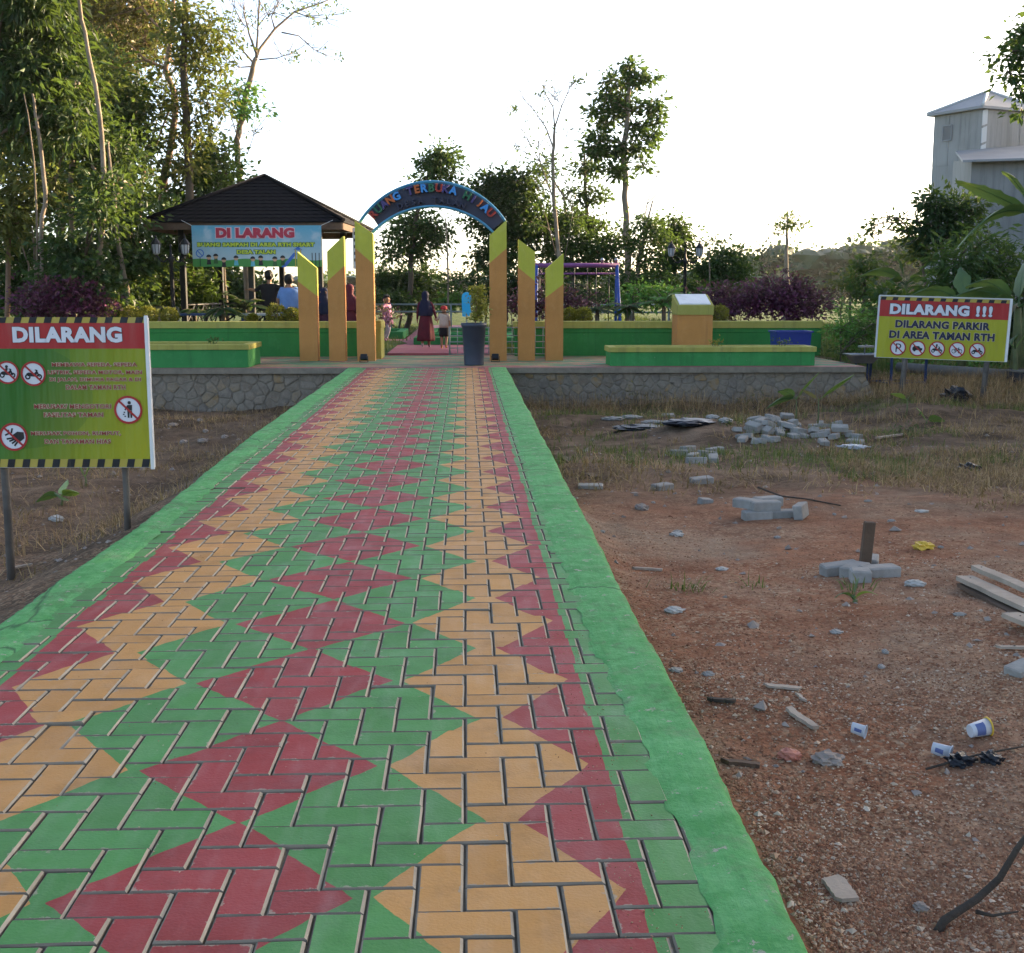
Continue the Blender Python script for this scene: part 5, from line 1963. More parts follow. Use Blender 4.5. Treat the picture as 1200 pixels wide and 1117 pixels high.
tree('wide green tree filling in behind the swing frame', 41.0, [(670, 366, 3), (672, 320, 2.6), (668, 290, 2)], [(640, 280, 22, 18), (660, 265, 18, 14), (680, 285, 24, 18), (700, 300, 22, 16), (650, 305, 24, 14), (720, 285, 18, 16), (680, 318, 26, 12), (636, 320, 18, 14), (640, 200, 8, 12), (638, 255, 14, 10)], 'mid', 'bark_pale', 300, .15, .24, .2, GC)
tree('feathery green tree with pale stems right of the tallest tree', 39.0, [(742, 366, 2.2), (748, 310, 2.0), (757, 270, 1.4), (765, 235, .9)], [(755, 260, 14, 12), (768, 268, 16, 14), (745, 285, 14, 14), (775, 285, 16, 14), (760, 305, 18, 12), (740, 330, 18, 16), (770, 330, 18, 16)], 'mid', 'bark_pale', 230, .14, .22, .2, GC,
     limbs=((.9, (745, 320), (758, 240), (768, 210), (772, 196)), (.7, (758, 240), (775, 222), (786, 212)), (.5, (768, 210), (778, 190), (789, 186))))
tree('small dark tree behind the lamp post at the shrubs', 41.0, [(790, 366, 2.2), (791, 310, 2)], [(790, 262, 13, 12), (782, 280, 16, 14), (798, 278, 12, 14), (785, 305, 18, 14), (775, 318, 16, 12), (803, 300, 10, 12)], 'dark', 'bark_dark', 320, .15, .22, .2, GC)
tree('round green bush tree beside the lamp post', 46.0, [(848, 350, 2), (850, 320, 1.6)], [(858, 305, 18, 12), (845, 296, 14, 8), (838, 315, 20, 12), (865, 320, 16, 12), (825, 320, 14, 12), (850, 330, 26, 12)], 'mid', 'bark_dark', 300, .17, .28, .2, GC)
tree('thin sapling in front of the round green bush', 44.0, [(832, 350, .8), (831, 300, .7), (833, 283, .4)], [(835, 281, 6, 3), (842, 284, 4, 2)], 'olive', 'bark_pale', 240, .13, .15, .2, GC)
tree('lone half dead tree with flat whorled branches on the skyline', 62.0, [(922, 345, 2.6), (922, 310, 2.4), (922, 285, 1.8), (923, 262, 1.1), (923, 250, .6)],
     [(926, 252, 6, 2.5), (912, 265, 9, 2.2), (934, 263, 10, 2.4), (922, 258, 6, 2), (944, 263, 3, 1.4), (905, 273, 4, 1)], 'olive', 'bark_pale', 200, .2, .22, .2, GC,
     limbs=((.8, (922, 270), (912, 266), (903, 265)), (.8, (922, 268), (934, 263), (945, 262)), (.6, (922, 277), (912, 274), (904, 273)), (.6, (923, 258), (930, 251), (936, 249)), (.5, (922, 282), (928, 279))))
# low greenery behind the gate
for i, (lab, Y, bl, lf) in enumerate((
        ('low hedge bush behind the pale railing left of the woman', 38.5, [(470, 355, 16, 9), (492, 357, 16, 8), (450, 352, 16, 12)], 'mid'),
        ('low hedge bush behind the pale railing near the pot', 38.5, [(520, 356, 16, 7), (542, 352, 14, 8)], 'fresh'),
        ('dark low thicket behind the tall pillar by the pot', 38.0, [(570, 335, 16, 22), (596, 340, 18, 22), (618, 345, 16, 18)], 'dark'),
        ('bright low bush right of the swing frame', 33.0, [(742, 345, 14, 12), (760, 352, 16, 12), (730, 358, 12, 8), (776, 345, 12, 14), (790, 350, 12, 12)], 'fresh'),
        ('dark low thicket below the swing frame', 37.0, [(650, 345, 18, 14), (682, 348, 18, 12), (705, 345, 16, 14), (640, 330, 14, 10)], 'dark'),
        ('low scrub between swing frame and lamp post', 40.0, [(725, 338, 18, 12), (750, 335, 18, 10), (800, 335, 16, 12), (820, 342, 16, 12), (780, 330, 16, 10)], 'mid'))):
    tree(lab, Y, [(bl[0][0], 372, 1.2), (bl[0][0], bl[0][1], .8)], bl, lf, 'bark_dark', 330, .13, .2, .3, 'low bushes inside the park', 'low_bush', cat='bush')


def shrub(label, Y, blobs, leaf, size=.11, dens=1250, name='purple_shrub', group=None, stems=7, aspect=.5, clump=.16):
    tree_n[0] += 1
    r = np.random.default_rng(300 + tree_n[0])
    k = pw(1, Y)
    cx = sum(b[0] for b in blobs) / len(blobs)
    x0 = at(cx, 380, Y).x
    z0 = gz(x0, Y) - .03
    root = thing(name, label, 'shrub', (x0, Y, z0), 0, group)
    B = []
    for x, y, rx, ry in blobs:
        c = at(x, y, Y + r.uniform(-.25, .25))
        B.append(((c.x, c.y, c.z), rx * k, min(rx, 1.6 * ry) * k * .8, ry * k))
    V, Fc, cl = clump_leaves(B, dens, size, r, clump, -.15, aspect, .1)
    link('foliage', np_mesh('foliage', V - np.array(root.location), Fc, LF[leaf]), root)
    mb = MB()
    for i in range(stems):
        q = Vector(cl[r.integers(len(cl))]) - root.location
        b = Vector((q.x * .6, q.y * .4, -.02))
        mb.tube([b, (b + q) / 2 + Vector(r.normal(size=3)) * .04, q], [.014, .010, .004], 4, cap=False)
    mb.build('stems', M['bark_dark'], root)
    return root


GP = 'purple leaved shrubs behind the garden walls'
shrub('big mound of dark purple foliage behind the wall right of the monument block', 26.6, [(905, 345, 32, 24), (935, 350, 28, 22), (880, 352, 26, 20), (950, 362, 18, 14), (915, 360, 40, 14)], 'purple', group=GP)
shrub('lower dark purple shrub between lamp post and the big purple mound', 27.4, [(845, 352, 22, 16), (822, 358, 18, 14), (862, 345, 20, 18), (850, 365, 30, 10)], 'purple', group=GP)
shrub('dark purple shrub behind the short pillar on the swing side', 27.0, [(668, 358, 14, 12), (680, 362, 10, 9), (655, 352, 16, 16), (690, 360, 8, 6)], 'purple', group=GP)
shrub('upright dark purple shrub behind the middle pillar on the swing side', 27.0, [(602, 352, 9, 18), (632, 350, 9, 20), (615, 362, 16, 12)], 'purple', group=GP)
shrub('dark purple mound behind the board at the foot of the grove', 25.5, [(70, 350, 34, 20), (105, 352, 24, 18), (40, 355, 24, 18), (75, 362, 50, 12), (120, 358, 14, 12)], 'purple', group=GP)
shrub('small purple red shrub behind the two pillars by the pavilion', 27.6, [(378, 362, 10, 10), (455, 370, 8, 10)], 'purple', group=GP)
shrub('reddish feathery bush left of the big purple mound', 28.5, [(790, 358, 12, 10), (806, 352, 12, 10)], 'rust', .09, 420, 'red_bush')


for lab, px, py, Y, bl, lf in (('yellowish weed bush under the no parking board', 1100, 480, 19.2, [(1100, 474, 15, 10), (1108, 482, 12, 8), (1092, 484, 10, 7)], 'gold'),
                               ('green weed clump right of the block heap', 945, 515, 15.4, [(1062, 506, 16, 12), (1075, 514, 12, 8)], 'mid'),
                               ('dry rust coloured weeds standing against the stone wall', 760, 470, 19.9, [(745, 468, 20, 12), (775, 472, 16, 8), (720, 474, 12, 7)], 'rust'),
                               ('dry brown scrub between the seedlings and the platform corner', 900, 470, 19.6, [(905, 470, 22, 14), (935, 474, 16, 10), (880, 474, 12, 8)], 'rust'),
                               ('dry brown scrub below the right end of the stone wall', 1000, 475, 19.4, [(1000, 476, 20, 12), (1035, 480, 18, 9)], 'rust')):
    shrub(lab, Y, bl, lf, .07, 520, 'weed_clump', 'weed clumps on the waste ground', stems=14, aspect=.22, clump=.13)


def topiary(label, px, py, rpx, Y):
    c = at(px, py, Y)
    k = pw(1, Y)
    R_ = rpx * k
    root = thing('clipped_bush', label, 'clipped bush', (c.x, Y, 0), 0, 'clipped round bushes along the garden walls')
    r = np.random.default_rng(int(px))
    n = 1500
    d = unit(r.normal(size=(n, 3)))
    wob = 1 + .10 * np.sin(d[:, 0] * 5 + px) * np.cos(d[:, 2] * 6) + .06 * np.sin(d[:, 1] * 11)
    p = d * (R_ * r.uniform(.72, 1.03, n) * wob)[:, None] * np.array([1, 1, .88]) + np.array([0, 0, c.z])
    dd = unit(d + r.normal(size=(n, 3)) * .6)
    V, Fc = leaf_arrays(p, dd, unit(r.normal(size=(n, 3))), r.uniform(.03, .06, n), r.uniform(.018, .03, n))
    link('foliage', np_mesh('foliage', V, Fc, LF['lime']), root)
    mb = MB()
    mb.tube([(0, 0, -.02), (0, 0, c.z)], .03, 6)
    for q in range(5):
        mb.tube([(0, 0, c.z * .6), tuple(d[q] * R_ * .7 + np.array([0, 0, c.z]))], [.015, .006], 4)
    mb.build('stem', M['bark_dark'], root)


for lab, px, py, rp in (('clipped yellow green bush first from the crooked grey trunk', 152, 369, 10), ('clipped yellow green bush second from the crooked grey trunk', 174, 369, 10.5), ('clipped dark yellow bush by the foot of the lamp post', 199, 370, 9.5),
                        ('broad clipped bush in front of the man in the blue shirt', 324, 368, 12), ('clipped bush half hidden by the shortest pillar near the pavilion', 343, 369, 9), ('tiny clipped bush beside the white bench', 296, 373, 5),
                        ('clipped bush just right of the shortest pillar on the swing side', 667, 369, 8.5), ('clipped bush under the blue swing leg', 684, 369, 9), ('low clipped bush right behind the monument block', 842, 368, 11)):
    topiary(lab, px, py, rp, 25.6)


def frond_plant(label, px, py, Y, n, L, name='palm_plant', leaf='mid', lw=.05, up=.75, group='feathery palms in the beds', zb=0.0):
    r = np.random.default_rng(int(px * 3 + py))
    c = at(px, py, Y)
    root = thing(name, label, 'palm', (c.x, Y, zb), 0, group)
    Vs, Fs, o = [], [], 0
    mb = MB()
    hz = max(.15, c.z - zb)
    mb.tube([(0, 0, -.03), (0, 0, hz)], [.06, .045], 7)
    for i in range(n):
        a = 2 * math.pi * (i + r.random() * .6) / n
        l = L * r.uniform(.75, 1.1)
        e = up * r.uniform(.6, 1.3)
        P = [Vector((math.cos(a) * l * t * (.55 + .45 * t), math.sin(a) * l * t * (.55 + .45 * t), hz + l * (e * t - 1.0 * t * t * .8))) for t in np.linspace(0, 1, 8)]
        mb.tube(P, [.014 * (1 - .8 * t) for t in np.linspace(0, 1, 8)], 4, cap=False)
        m_ = 22
        C, D, N = [], [], []
        for q in range(1, m_):
            t = q / m_ * 7
            s0 = int(t)
            p = P[s0].lerp(P[min(s0 + 1, 7)], t - s0)
            tang = (P[min(s0 + 1, 7)] - P[s0]).normalized()
            side = tang.cross(Vector((0, 0, 1))).normalized()
            for sg in (-1, 1):
                C.append(tuple(p))
                D.append(tuple((side * sg + tang * .6 - Vector((0, 0, .25))).normalized()))
                N.append((tang.x * .1, tang.y * .1, 1))
        C, D, N = np.array(C), np.array(D), unit(np.array(N))
        ll = l * .26 * np.sin(np.linspace(.35, 2.9, len(C))) * r.uniform(.85, 1.1, len(C))
        V, Fc = leaf_arrays(C, D, N, ll, np.full(len(C), lw), .1, .1)
        Vs.append(V)
        Fs.append(Fc + o)
        o += len(V)
    link('fronds', np_mesh('fronds', np.concatenate(Vs), np.concatenate(Fs), LF[leaf]), root)
    mb.build('stem', M['bark_dark'], root)


frond_plant('feathery palm before the pavilion posts', 262, 366, 26.0, 14, .62, leaf='dark')
frond_plant('bushy palm by the pavilion railing under the banner', 287, 364, 26.4, 13, .58, leaf='mid', up=1.1)
frond_plant('small palm behind the clipped bushes under the dark grove', 228, 368, 26.8, 11, .5, leaf='mid')
frond_plant('arching palm behind the wall left of the monument block', 735, 364, 26.5, 13, .55, leaf='mid')
frond_plant('spiky fresh palm left of the monument block', 778, 360, 26.3, 12, .70, leaf='fresh', up=1.1)
frond_plant('low palm beside the blue swing leg', 700, 366, 26.2, 11, .5, leaf='dark')


def broad_leaf(mb, p0, dirv, L, W, droop, m=0, n=10, cup=.10, ragged=0, r=None, roll=0.0):
    """a banana-like blade with midrib, drooping along its length"""
    d = Vector(dirv).normalized()
    side = d.cross(Vector((0, 0, 1))).normalized()
    side = Matrix.Rotation(roll, 3, d) @ side
    up = side.cross(d).normalized()
    rows = []
    for i in range(n + 1):
        t = i / n
        c = Vector(p0) + d * L * t - Vector((0, 0, 1)) * droop * L * t * t
        w = W * .5 * min(1, math.sin(min(1, t * 1.15 + .06) * math.pi * .93) ** .6 if 0 < t < 1 else .03)
        jag = (r.uniform(.72, 1.0) if (ragged and r) else 1)
        rows.append([c + side * w * jag + up * cup * w - Vector((0, 0, .35)) * w * t, c + side * w * .5 + up * cup * w * .7, c, c - side * w * .5 + up * cup * w * .7, c - side * w * jag + up * cup * w - Vector((0, 0, .35)) * w * t])
    o = len(mb.v)
    for rr in rows:
        mb.v += [tuple(p) for p in rr]
    for i in range(n):
        for k in range(4):
            mb.f.append((o + i * 5 + k, o + i * 5 + k + 1, o + (i + 1) * 5 + k + 1, o + (i + 1) * 5 + k))
            mb.m.append(m)
            mb.sm.append(True)
    mb.tube([r_[2] - up * .006 for r_ in rows], [W * .035 * (1 - .8 * i / n) for i in range(n + 1)], 5, m, cap=False)


def banana_mat(name, a, b):
    t = NT(name)
    P = t.obj()
    c = t.mix(t.ramp(t.noise(2.5, P, 4), .3, .7), a, b)
    bsd = t.n('ShaderNodeBsdfPrincipled', Roughness=.42)
    t.put(bsd, 'Base Color', c)
    t.put(bsd, 'Normal', t.bump(t.noise(6, t.scalev(P, (1, 6, 6)), 2), .3, .02))
    tr = t.n('ShaderNodeBsdfTranslucent')
    t.put(tr, 'Color', t.mix(.5, c, (.2, .26, .03)))
    m = t.n('ShaderNodeMixShader', i0=.35)
    t.t.links.new(bsd.outputs[0], m.inputs[1])
    t.t.links.new(tr.outputs[0], m.inputs[2])
    t.t.links.new(m.outputs[0], t.out.inputs[0])
    return t.mat


M['banana'] = banana_mat('banana leaf', (.045, .105, .035), (.085, .165, .055))
M['banana_pale'] = banana_mat('pale young leaf', (.14, .25, .04), (.24, .33, .07))
M['banana_dry'] = banana_mat('withered banana leaf', (.13, .10, .05), (.22, .17, .09))
M['banana_stem'] = plain('banana stem', (.13, .15, .06), .7, .35, 3, .2)


def banana(label, x, Y, h, leaves, rs=.11, group='banana plants by the board and the tower', seed=1, name='banana_plant'):
    r = random.Random(seed)
    z0 = gz(x, Y) - .05
    root = thing(name, label, 'banana plant', (x, Y, z0), 0, group)
    mb = MB()
    mb.tube([(0, 0, 0), (.03, 0, h * .5), (0, .02, h)], [rs, rs * .85, rs * .55], 9)
    mb.build('stem', M['banana_stem'], root)
    for az, L, W, e, dr, mt in leaves:
        mb = MB()
        d = (math.sin(R(az)) * math.cos(R(e)), math.cos(R(az)) * math.cos(R(e)), math.sin(R(e)))
        st = Vector((0, 0, h * .97))
        p1 = st + Vector(d) * .22
        mb.tube([st, p1], [rs * .25, rs * .16], 5, cap=False)
        broad_leaf(mb, p1, d, L, W, dr, ragged=1, r=r, n=14, roll=r.uniform(.5, 1.0) * (1 if d[0] < 0 else -1))
        mb.build('leaf', M[mt], root)
    return root


xb = at(1212, 250, 23.5).x
banana('banana plant whose big leaf reaches across in front of the tower', xb, 23.5, 3.45, [(-85, 1.55, .42, 28, .10, 'banana'), (60, 1.6, .5, 50, .4, 'banana'), (-30, 1.4, .5, 60, .35, 'banana'), (175, 1.3, .45, 35, .6, 'banana'), (-100, 1.5, .55, 15, .75, 'banana')], .13, seed=3)
banana('banana plant with broad dull leaves hanging behind the no parking board', at(1195, 330, 22.4).x, 22.4, 1.5, [(-80, 1.3, .5, 35, .55, 'banana'), (-110, 1.2, .5, 20, .8, 'banana'), (-55, 1.3, .45, 50, .6, 'banana'), (150, 1.2, .5, 30, .7, 'banana'), (30, 1.2, .5, 60, .3, 'banana'), (-140, .9, .3, 10, 1.0, 'banana_dry')], .11, seed=4)
banana('small banana plant behind the top edge of the no parking board', at(1132, 330, 24.6).x, 24.6, 1.6, [(-70, 1.2, .42, 35, .6, 'banana'), (80, 1.2, .4, 35, .6, 'banana'), (10, 1.0, .4, 60, .3, 'banana'), (-120, 1.1, .4, 20, .8, 'banana')], .09, seed=5)
banana('banana plant by the field left of the no parking board', at(1062, 330, 34).x, 34, 2.0, [(-80, 1.5, .45, 40, .6, 'banana'), (70, 1.5, .45, 40, .6, 'banana'), (-20, 1.3, .4, 65, .3, 'banana'), (160, 1.2, .4, 30, .8, 'banana'), (-120, 1.2, .4, 25, .8, 'banana')], .1, seed=6)
banana('low fresh banana shoot at the right edge under the tall banana plant', at(1190, 405, 22.0).x, 22.0, .75, [(-60, .8, .25, 45, .5, 'banana_pale'), (60, .8, .25, 45, .5, 'banana_pale'), (-150, .7, .25, 35, .6, 'banana')], .06, seed=7)

GT = 'trees and bushes before the tower'
tree('dark leaved tree half covering the foot of the tower', 33.0, [(1108, 400, 4), (1106, 330, 3.4), (1104, 285, 2.6)], [(1098, 232, 12, 10), (1112, 248, 22, 14), (1092, 255, 18, 16), (1125, 262, 18, 16), (1105, 275, 30, 16), (1135, 245, 12, 10), (1082, 275, 16, 10), (1090, 240, 10, 8)], 'dark', 'bark_dark', 320, .17, .24, .2, GT,
     limbs=((1.0, (1095, 265), (1070, 258), (1050, 255), (1030, 262), (1018, 272)), (.8, (1085, 275), (1065, 285), (1050, 292))))
tree('spray of leaves on thin branches reaching left of the tower', 33.5, [(1085, 330, 2), (1078, 290, 1.6), (1060, 262, 1.0)], [(1068, 280, 14, 10), (1058, 258, 7, 5), (1042, 254, 7, 4), (1022, 264, 5, 6), (1028, 256, 6, 3), (1074, 298, 16, 12), (1020, 275, 3, 4)], 'olive', 'bark_dark', 300, .17, .16, .2, GT)
tree('light green bamboo like bush above the no parking board', 27.0, [(1120, 400, 2), (1122, 340, 1.8), (1125, 300, 1.2)], [(1115, 305, 24, 18), (1140, 290, 20, 16), (1130, 325, 30, 18), (1160, 310, 20, 20), (1100, 330, 20, 16), (1158, 280, 12, 10), (1175, 330, 20, 20), (1185, 300, 16, 14)], 'mid', 'bark_dark', 270, .22, .26, .35, GT, aspect=.2)
tree('dark thicket behind the no parking board', 28.0, [(1150, 420, 2), (1150, 380, 1.6)], [(1100, 360, 26, 20), (1140, 365, 30, 26), (1185, 375, 26, 30), (1075, 385, 22, 16), (1160, 400, 30, 18), (1200, 345, 20, 20)], 'dark', 'bark_dark', 300, .18, .26, .35, GT)
tree('bushy green sapling at the edge of the field', 36.0, [(1012, 400, 2), (1013, 340, 1.6), (1013, 320, 1)], [(1013, 305, 10, 12), (1014, 328, 12, 14), (1010, 348, 12, 10)], 'mid', 'bark_dark', 330, .15, .2, .2, GT)
tree('light bush catching the last sun at the end of the field', 40.0, [(996, 350, 1.4), (996, 335, 1)], [(990, 330, 9, 7), (1002, 325, 10, 6), (1000, 336, 12, 6)], 'gold', 'bark_dark', 260, .15, .2, .2, GT)
tree('drooping broad leaved plant beside the banana by the field', 30.0, [(1045, 400, 1.6), (1046, 350, 1.2)], [(1045, 350, 16, 16), (1060, 365, 18, 16), (1035, 372, 16, 14), (1050, 390, 20, 12)], 'mid', 'bark_dark', 300, .2, .24, .4, GT)
tree('branch of dark leaves hanging in at the top right of the photo', 24.0, [(1238, 420, 5), (1236, 250, 4.6), (1230, 120, 3.6), (1215, 60, 2.4)], [(1188, 60, 16, 14), (1204, 80, 14, 16), (1184, 88, 8, 6), (1196, 108, 8, 8), (1225, 40, 30, 24), (1245, 90, 26, 30), (1197, 130, 4, 12), (1215, 30, 20, 14)], 'mid', 'bark_dark', 480, .15, .17, .3, GT)
for lab, Y, bl, lf in (('low bright weeds bush beside the platform end', 24.0, [(985, 385, 14, 20), (1005, 375, 16, 16), (1000, 400, 22, 14)], 'fresh'),
                       ('tangled green bush between the platform and the barrel', 23.6, [(985, 415, 14, 10), (1010, 395, 14, 14), (1022, 380, 10, 12)], 'mid'),
                       ('green weedy bush under the no parking board', 25.5, [(1060, 432, 18, 8), (1095, 434, 22, 8), (1130, 436, 22, 8), (1160, 430, 20, 12)], 'fresh'),
                       ('low shrubs at the edge of the grassy field', 29.0, [(985, 362, 14, 8), (1008, 365, 16, 9), (1030, 370, 14, 12)], 'fresh')):
    tree(lab, Y, [(bl[0][0], 440, 1), (bl[0][0], bl[0][1], .7)], bl, lf, 'bark_dark', 420, .10, .16, .1, 'weedy bushes at the platform end', 'weedy_bush', cat='bush', aspect=.3)

# ---- the far wooded hill beyond the field and an unseen wood added as a sun screen
r = np.random.default_rng(77)
B = []
for x, y, rx, ry in ((885, 315, 26, 18), (912, 300, 18, 16), (945, 308, 26, 18), (975, 305, 26, 18), (1000, 298, 24, 14), (1020, 305, 28, 20), (1050, 300, 30, 20), (1075, 295, 26, 18), (1090, 305, 30, 20), (925, 325, 40, 14), (985, 325, 40, 14), (1045, 325, 44, 14), (870, 328, 30, 10), (815, 326, 30, 10), (770, 328, 30, 10), (720, 330, 30, 9), (670, 330, 30, 9), (620, 331, 30, 8), (575, 331, 26, 7), (545, 332, 20, 6), (500, 331, 30, 7), (455, 330, 30, 8), (410, 329, 30, 8), (365, 329, 30, 8), (1120, 310, 40, 20), (1170, 312, 40, 20)):
    yy = 190 + r.uniform(-12, 12)
    c = at(x, y, yy)
    k = pw(1, yy)
    B.append(((c.x, c.y, c.z), rx * k, 6, ry * k))
    B.append(((c.x, c.y, c.z * .4), rx * k, 5, ry * k * .8))
V, Fc, _ = clump_leaves(B, 16, .75, r, 1.3, .1, .7)
# solid hearts of the far crowns
hv, hf, ho = [], [], 0
for (c, rx, ry, rz) in B:
    bm = bmesh.new()
    bmesh.ops.create_icosphere(bm, subdivisions=2, radius=1)
    q = np.array([tuple(v.co) for v in bm.verts])
    q = q * (.86 + .10 * r.normal(size=(len(q), 1))) * np.array([rx, ry, rz]) + np.array(c)
    hv.append(q)
    hf.append(np.array([[v.index for v in f.verts] for f in bm.faces]) + ho)
    ho += len(q)
    bm.free()
V, Fc = np.concatenate([np.concatenate(hv), V]), np.concatenate([np.concatenate(hf), Fc + ho])
o = link('far_woods', np_mesh('far_woods', V, Fc, LF['hill']))
tag(o, 'distant wooded rise closing the field', kind='stuff')
# unseen wood added right of the park to keep evening sun off the ground
B = []
for i in range(74):
    y = 3 + 74 * (i / 74) + r.uniform(-2, 2)
    x = max(17.5, .50 * y + 11) + r.uniform(0, 5)
    h = r.uniform(7.3, 9.4) + .055 * max(0, x - 20)
    for q in range(6):
        zz = h * (.06 + .84 * (q + r.uniform(.2, .8)) / 6)
        B.append(((x + r.uniform(-1.3, 1.3), y + r.uniform(-1.5, 1.5), zz - .5), r.uniform(1.3, 2.0), r.uniform(1.3, 2.0), min(1.6, h * .16)))
V, Fc, _ = clump_leaves(B, 10, .75, r, .62, .3, .6)
o = link('shade_woods', np_mesh('shade_woods', V, Fc, LF['dark']))
tag(o, 'unseen wood added to shade the park', kind='stuff')


# ---- grass, dry weeds
def blades(name, P, h, w, mat, lean=.45, seed=1, label=None):
    r = np.random.default_rng(seed)
    n = len(P)
    a = r.uniform(0, 6.28, n)
    d = np.stack([np.cos(a), np.sin(a), np.zeros(n)], 1)
    s = np.stack([-np.sin(a), np.cos(a), np.zeros(n)], 1) * w[:, None]
    b = r.random(n) * lean
    up = np.array([0, 0, 1.0])
    m1 = P + up * (h * .55 * np.maximum(.5, 1 - .2 * b))[:, None] + d * (h * b * .45)[:, None]
    tp = P + up * (h * np.maximum(.12, 1 - .42 * b))[:, None] + d * (h * b * 1.3)[:, None]
    V = np.stack([P - s, P + s, m1 + s * .7, m1 - s * .7, tp], 1).reshape(-1, 3)
    i = (np.arange(n) * 5)[:, None]
    F = np.concatenate([i + np.array([[0, 1, 2]]), i + np.array([[0, 2, 3]]), i + np.array([[3, 2, 4]])], 1).reshape(-1, 3)
    o = link(name, np_mesh(name, V, F, mat))
    return tag(o, label, kind='stuff')


def scatter(n, x0, x1, y0, y1, fn, seed, tuft=14, spread=.07):
    r = np.random.default_rng(seed)
    c = np.stack([r.uniform(x0, x1, n), r.uniform(y0, y1, n)], 1)
    keep = r.random(n) < fn(c[:, 0], c[:, 1])
    c = c[keep]
    k = r.integers(max(2, tuft // 2), tuft + 1, len(c))
    p = np.repeat(c, k, 0)
    p = p + r.normal(size=p.shape) * spread
    ok = ~((p[:, 0] > -2.12) & (p[:, 0] < .76) & (p[:, 1] < 21)) & ~((p[:, 1] > 20.5) & (p[:, 0] < 7.3) & (p[:, 1] < 25))
    p = p[ok]
    return np.concatenate([p, ground_z(p[:, 0], p[:, 1])[:, None]], 1)


nzz = lambda x, y, f, s=0: .5 + .5 * np.tanh(1.6 * bumps(x, y, f, 5, s))
# right: thick dry weeds towards the wall and the boards, thin in the gravel
fn = lambda x, y: np.clip(.95 * sstep(8.3, 12.0, y + x * .28 + 1.6 * (nzz(x, y, 1.3) - .5)), 0, 1) * (.06 + .94 * nzz(x, y, .9, 3) ** 2.2) * np.where((y > 13.0) & (y < 17.2) & (x > 1.2) & (x < 6.2), .16, 1.0) + .9 * sstep(19.3, 20.0, y)
P = scatter(12500, .8, 13, 5.5, 24, fn, 21, 14, .08)
P = np.concatenate([P, scatter(1900, 3.6, 9, 8, 13, lambda x, y: nzz(x, y, 1.1, 5) ** 1.0, 22, 16, .09)])
rr = np.random.default_rng(5)
blades('dry_grass', P, rr.uniform(.04, .21, len(P)) * np.interp(P[:, 1], [6, 12, 18, 20], [.6, .8, 1.1, 2.1]), rr.uniform(.0016, .0045, len(P)) * 1.2, LF['dry'], 1.9, 31, 'dry brown weeds between the rubble')
fn = lambda x, y: nzz(x, y, .8, 7) ** 2.6 * sstep(9.5, 12, y + .2 * x) * .8 + .75 * np.exp(-((x - 2.9) / 1.6) ** 2 - ((y - 12.0) / .9) ** 2) + .5 * np.exp(-((x - 1.6) / .5) ** 2 - ((y - 14) / 1.6) ** 2)
P = scatter(4600, .8, 13, 8, 22, fn, 23, 16, .06)
P = np.concatenate([P, scatter(1500, 6.8, 14, 20.5, 27, lambda x, y: x * 0 + .9, 24, 16, .1)])
for px, py in ((795, 690), (818, 692), (640, 430), (885, 688), (1000, 690)):
    q = onground(px, py)
    t = np.stack([q.x + rr.normal(size=20) * .05, q.y + rr.normal(size=20) * .05], 1)
    P = np.concatenate([P, np.concatenate([t, ground_z(t[:, 0], t[:, 1])[:, None]], 1)])
blades('green_grass', P, rr.uniform(.04, .17, len(P)) * np.interp(P[:, 1], [6, 11], [.6, 1]), rr.uniform(.002, .005, len(P)), LF['blade'], 1.3, 32, 'green grass tufts in the bare soil')
# left: dead grass mat under and behind the big board
fn = lambda x, y: (.12 + .8 * nzz(x, y, 1.2, 2) ** 1.4) * sstep(5.5, 8.5, y - .2 * (x + 2))
P = scatter(5200, -8.5, -2.0, 4, 20.6, fn, 25, 12, .09)
blades('dry_grass', P, rr.uniform(.03, .16, len(P)), rr.uniform(.0016, .004, len(P)), LF['dry'], 2.2, 33, 'dead brown grass lying behind the big board')
fn = lambda x, y: x * 0 + 1
P = scatter(5200, -14, 7, 25.2, 46, lambda x, y: ((x < -1.7) | (x > .7)) * .9, 26, 12, .12)
blades('lawn_grass', P, rr.uniform(.05, .18, len(P)), rr.uniform(.004, .009, len(P)), LF['blade'], .7, 34, 'rough green grass inside the park')
P = scatter(4200, 6.8, 24, 25, 60, lambda x, y: x * 0 + 1, 27, 10, .2)
blades('field_grass', P, rr.uniform(.1, .45, len(P)), rr.uniform(.006, .014, len(P)), LF['blade'], .7, 35, 'tall green grass at the field edge')


# ---- gravel on the bare soil
def stones(name, P, size, mat, seed, label=None):
    r = np.random.default_rng(seed)
    base = np.array([(1, 0, 0), (-1, 0, 0), (0, 1, 0), (0, -1, 0), (0, 0, 1), (0, 0, -1)], float)
    fc = np.array([(0, 2, 4), (2, 1, 4), (1, 3, 4), (3, 0, 4), (2, 0, 5), (1, 2, 5), (3, 1, 5), (0, 3, 5)])
    n = len(P)
    Q = base[None] * r.uniform(.55, 1.2, (n, 6, 1)) + r.normal(size=(n, 6, 3)) * .16
    Q = Q * np.array([1, 1, .62]) * size[:, None, None]
    a = r.uniform(0, 6.28, n)
    ca, sa = np.cos(a)[:, None], np.sin(a)[:, None]
    X = Q[:, :, 0] * ca - Q[:, :, 1] * sa
    Yq = Q[:, :, 0] * sa + Q[:, :, 1] * ca
    V = np.stack([X, Yq, Q[:, :, 2]], -1) + P[:, None, :]
    F = (np.arange(n) * 6)[:, None, None] + fc[None]
    o = link(name, np_mesh(name, V.reshape(-1, 3), F.reshape(-1, 3), mat))
    return tag(o, label, kind='stuff')


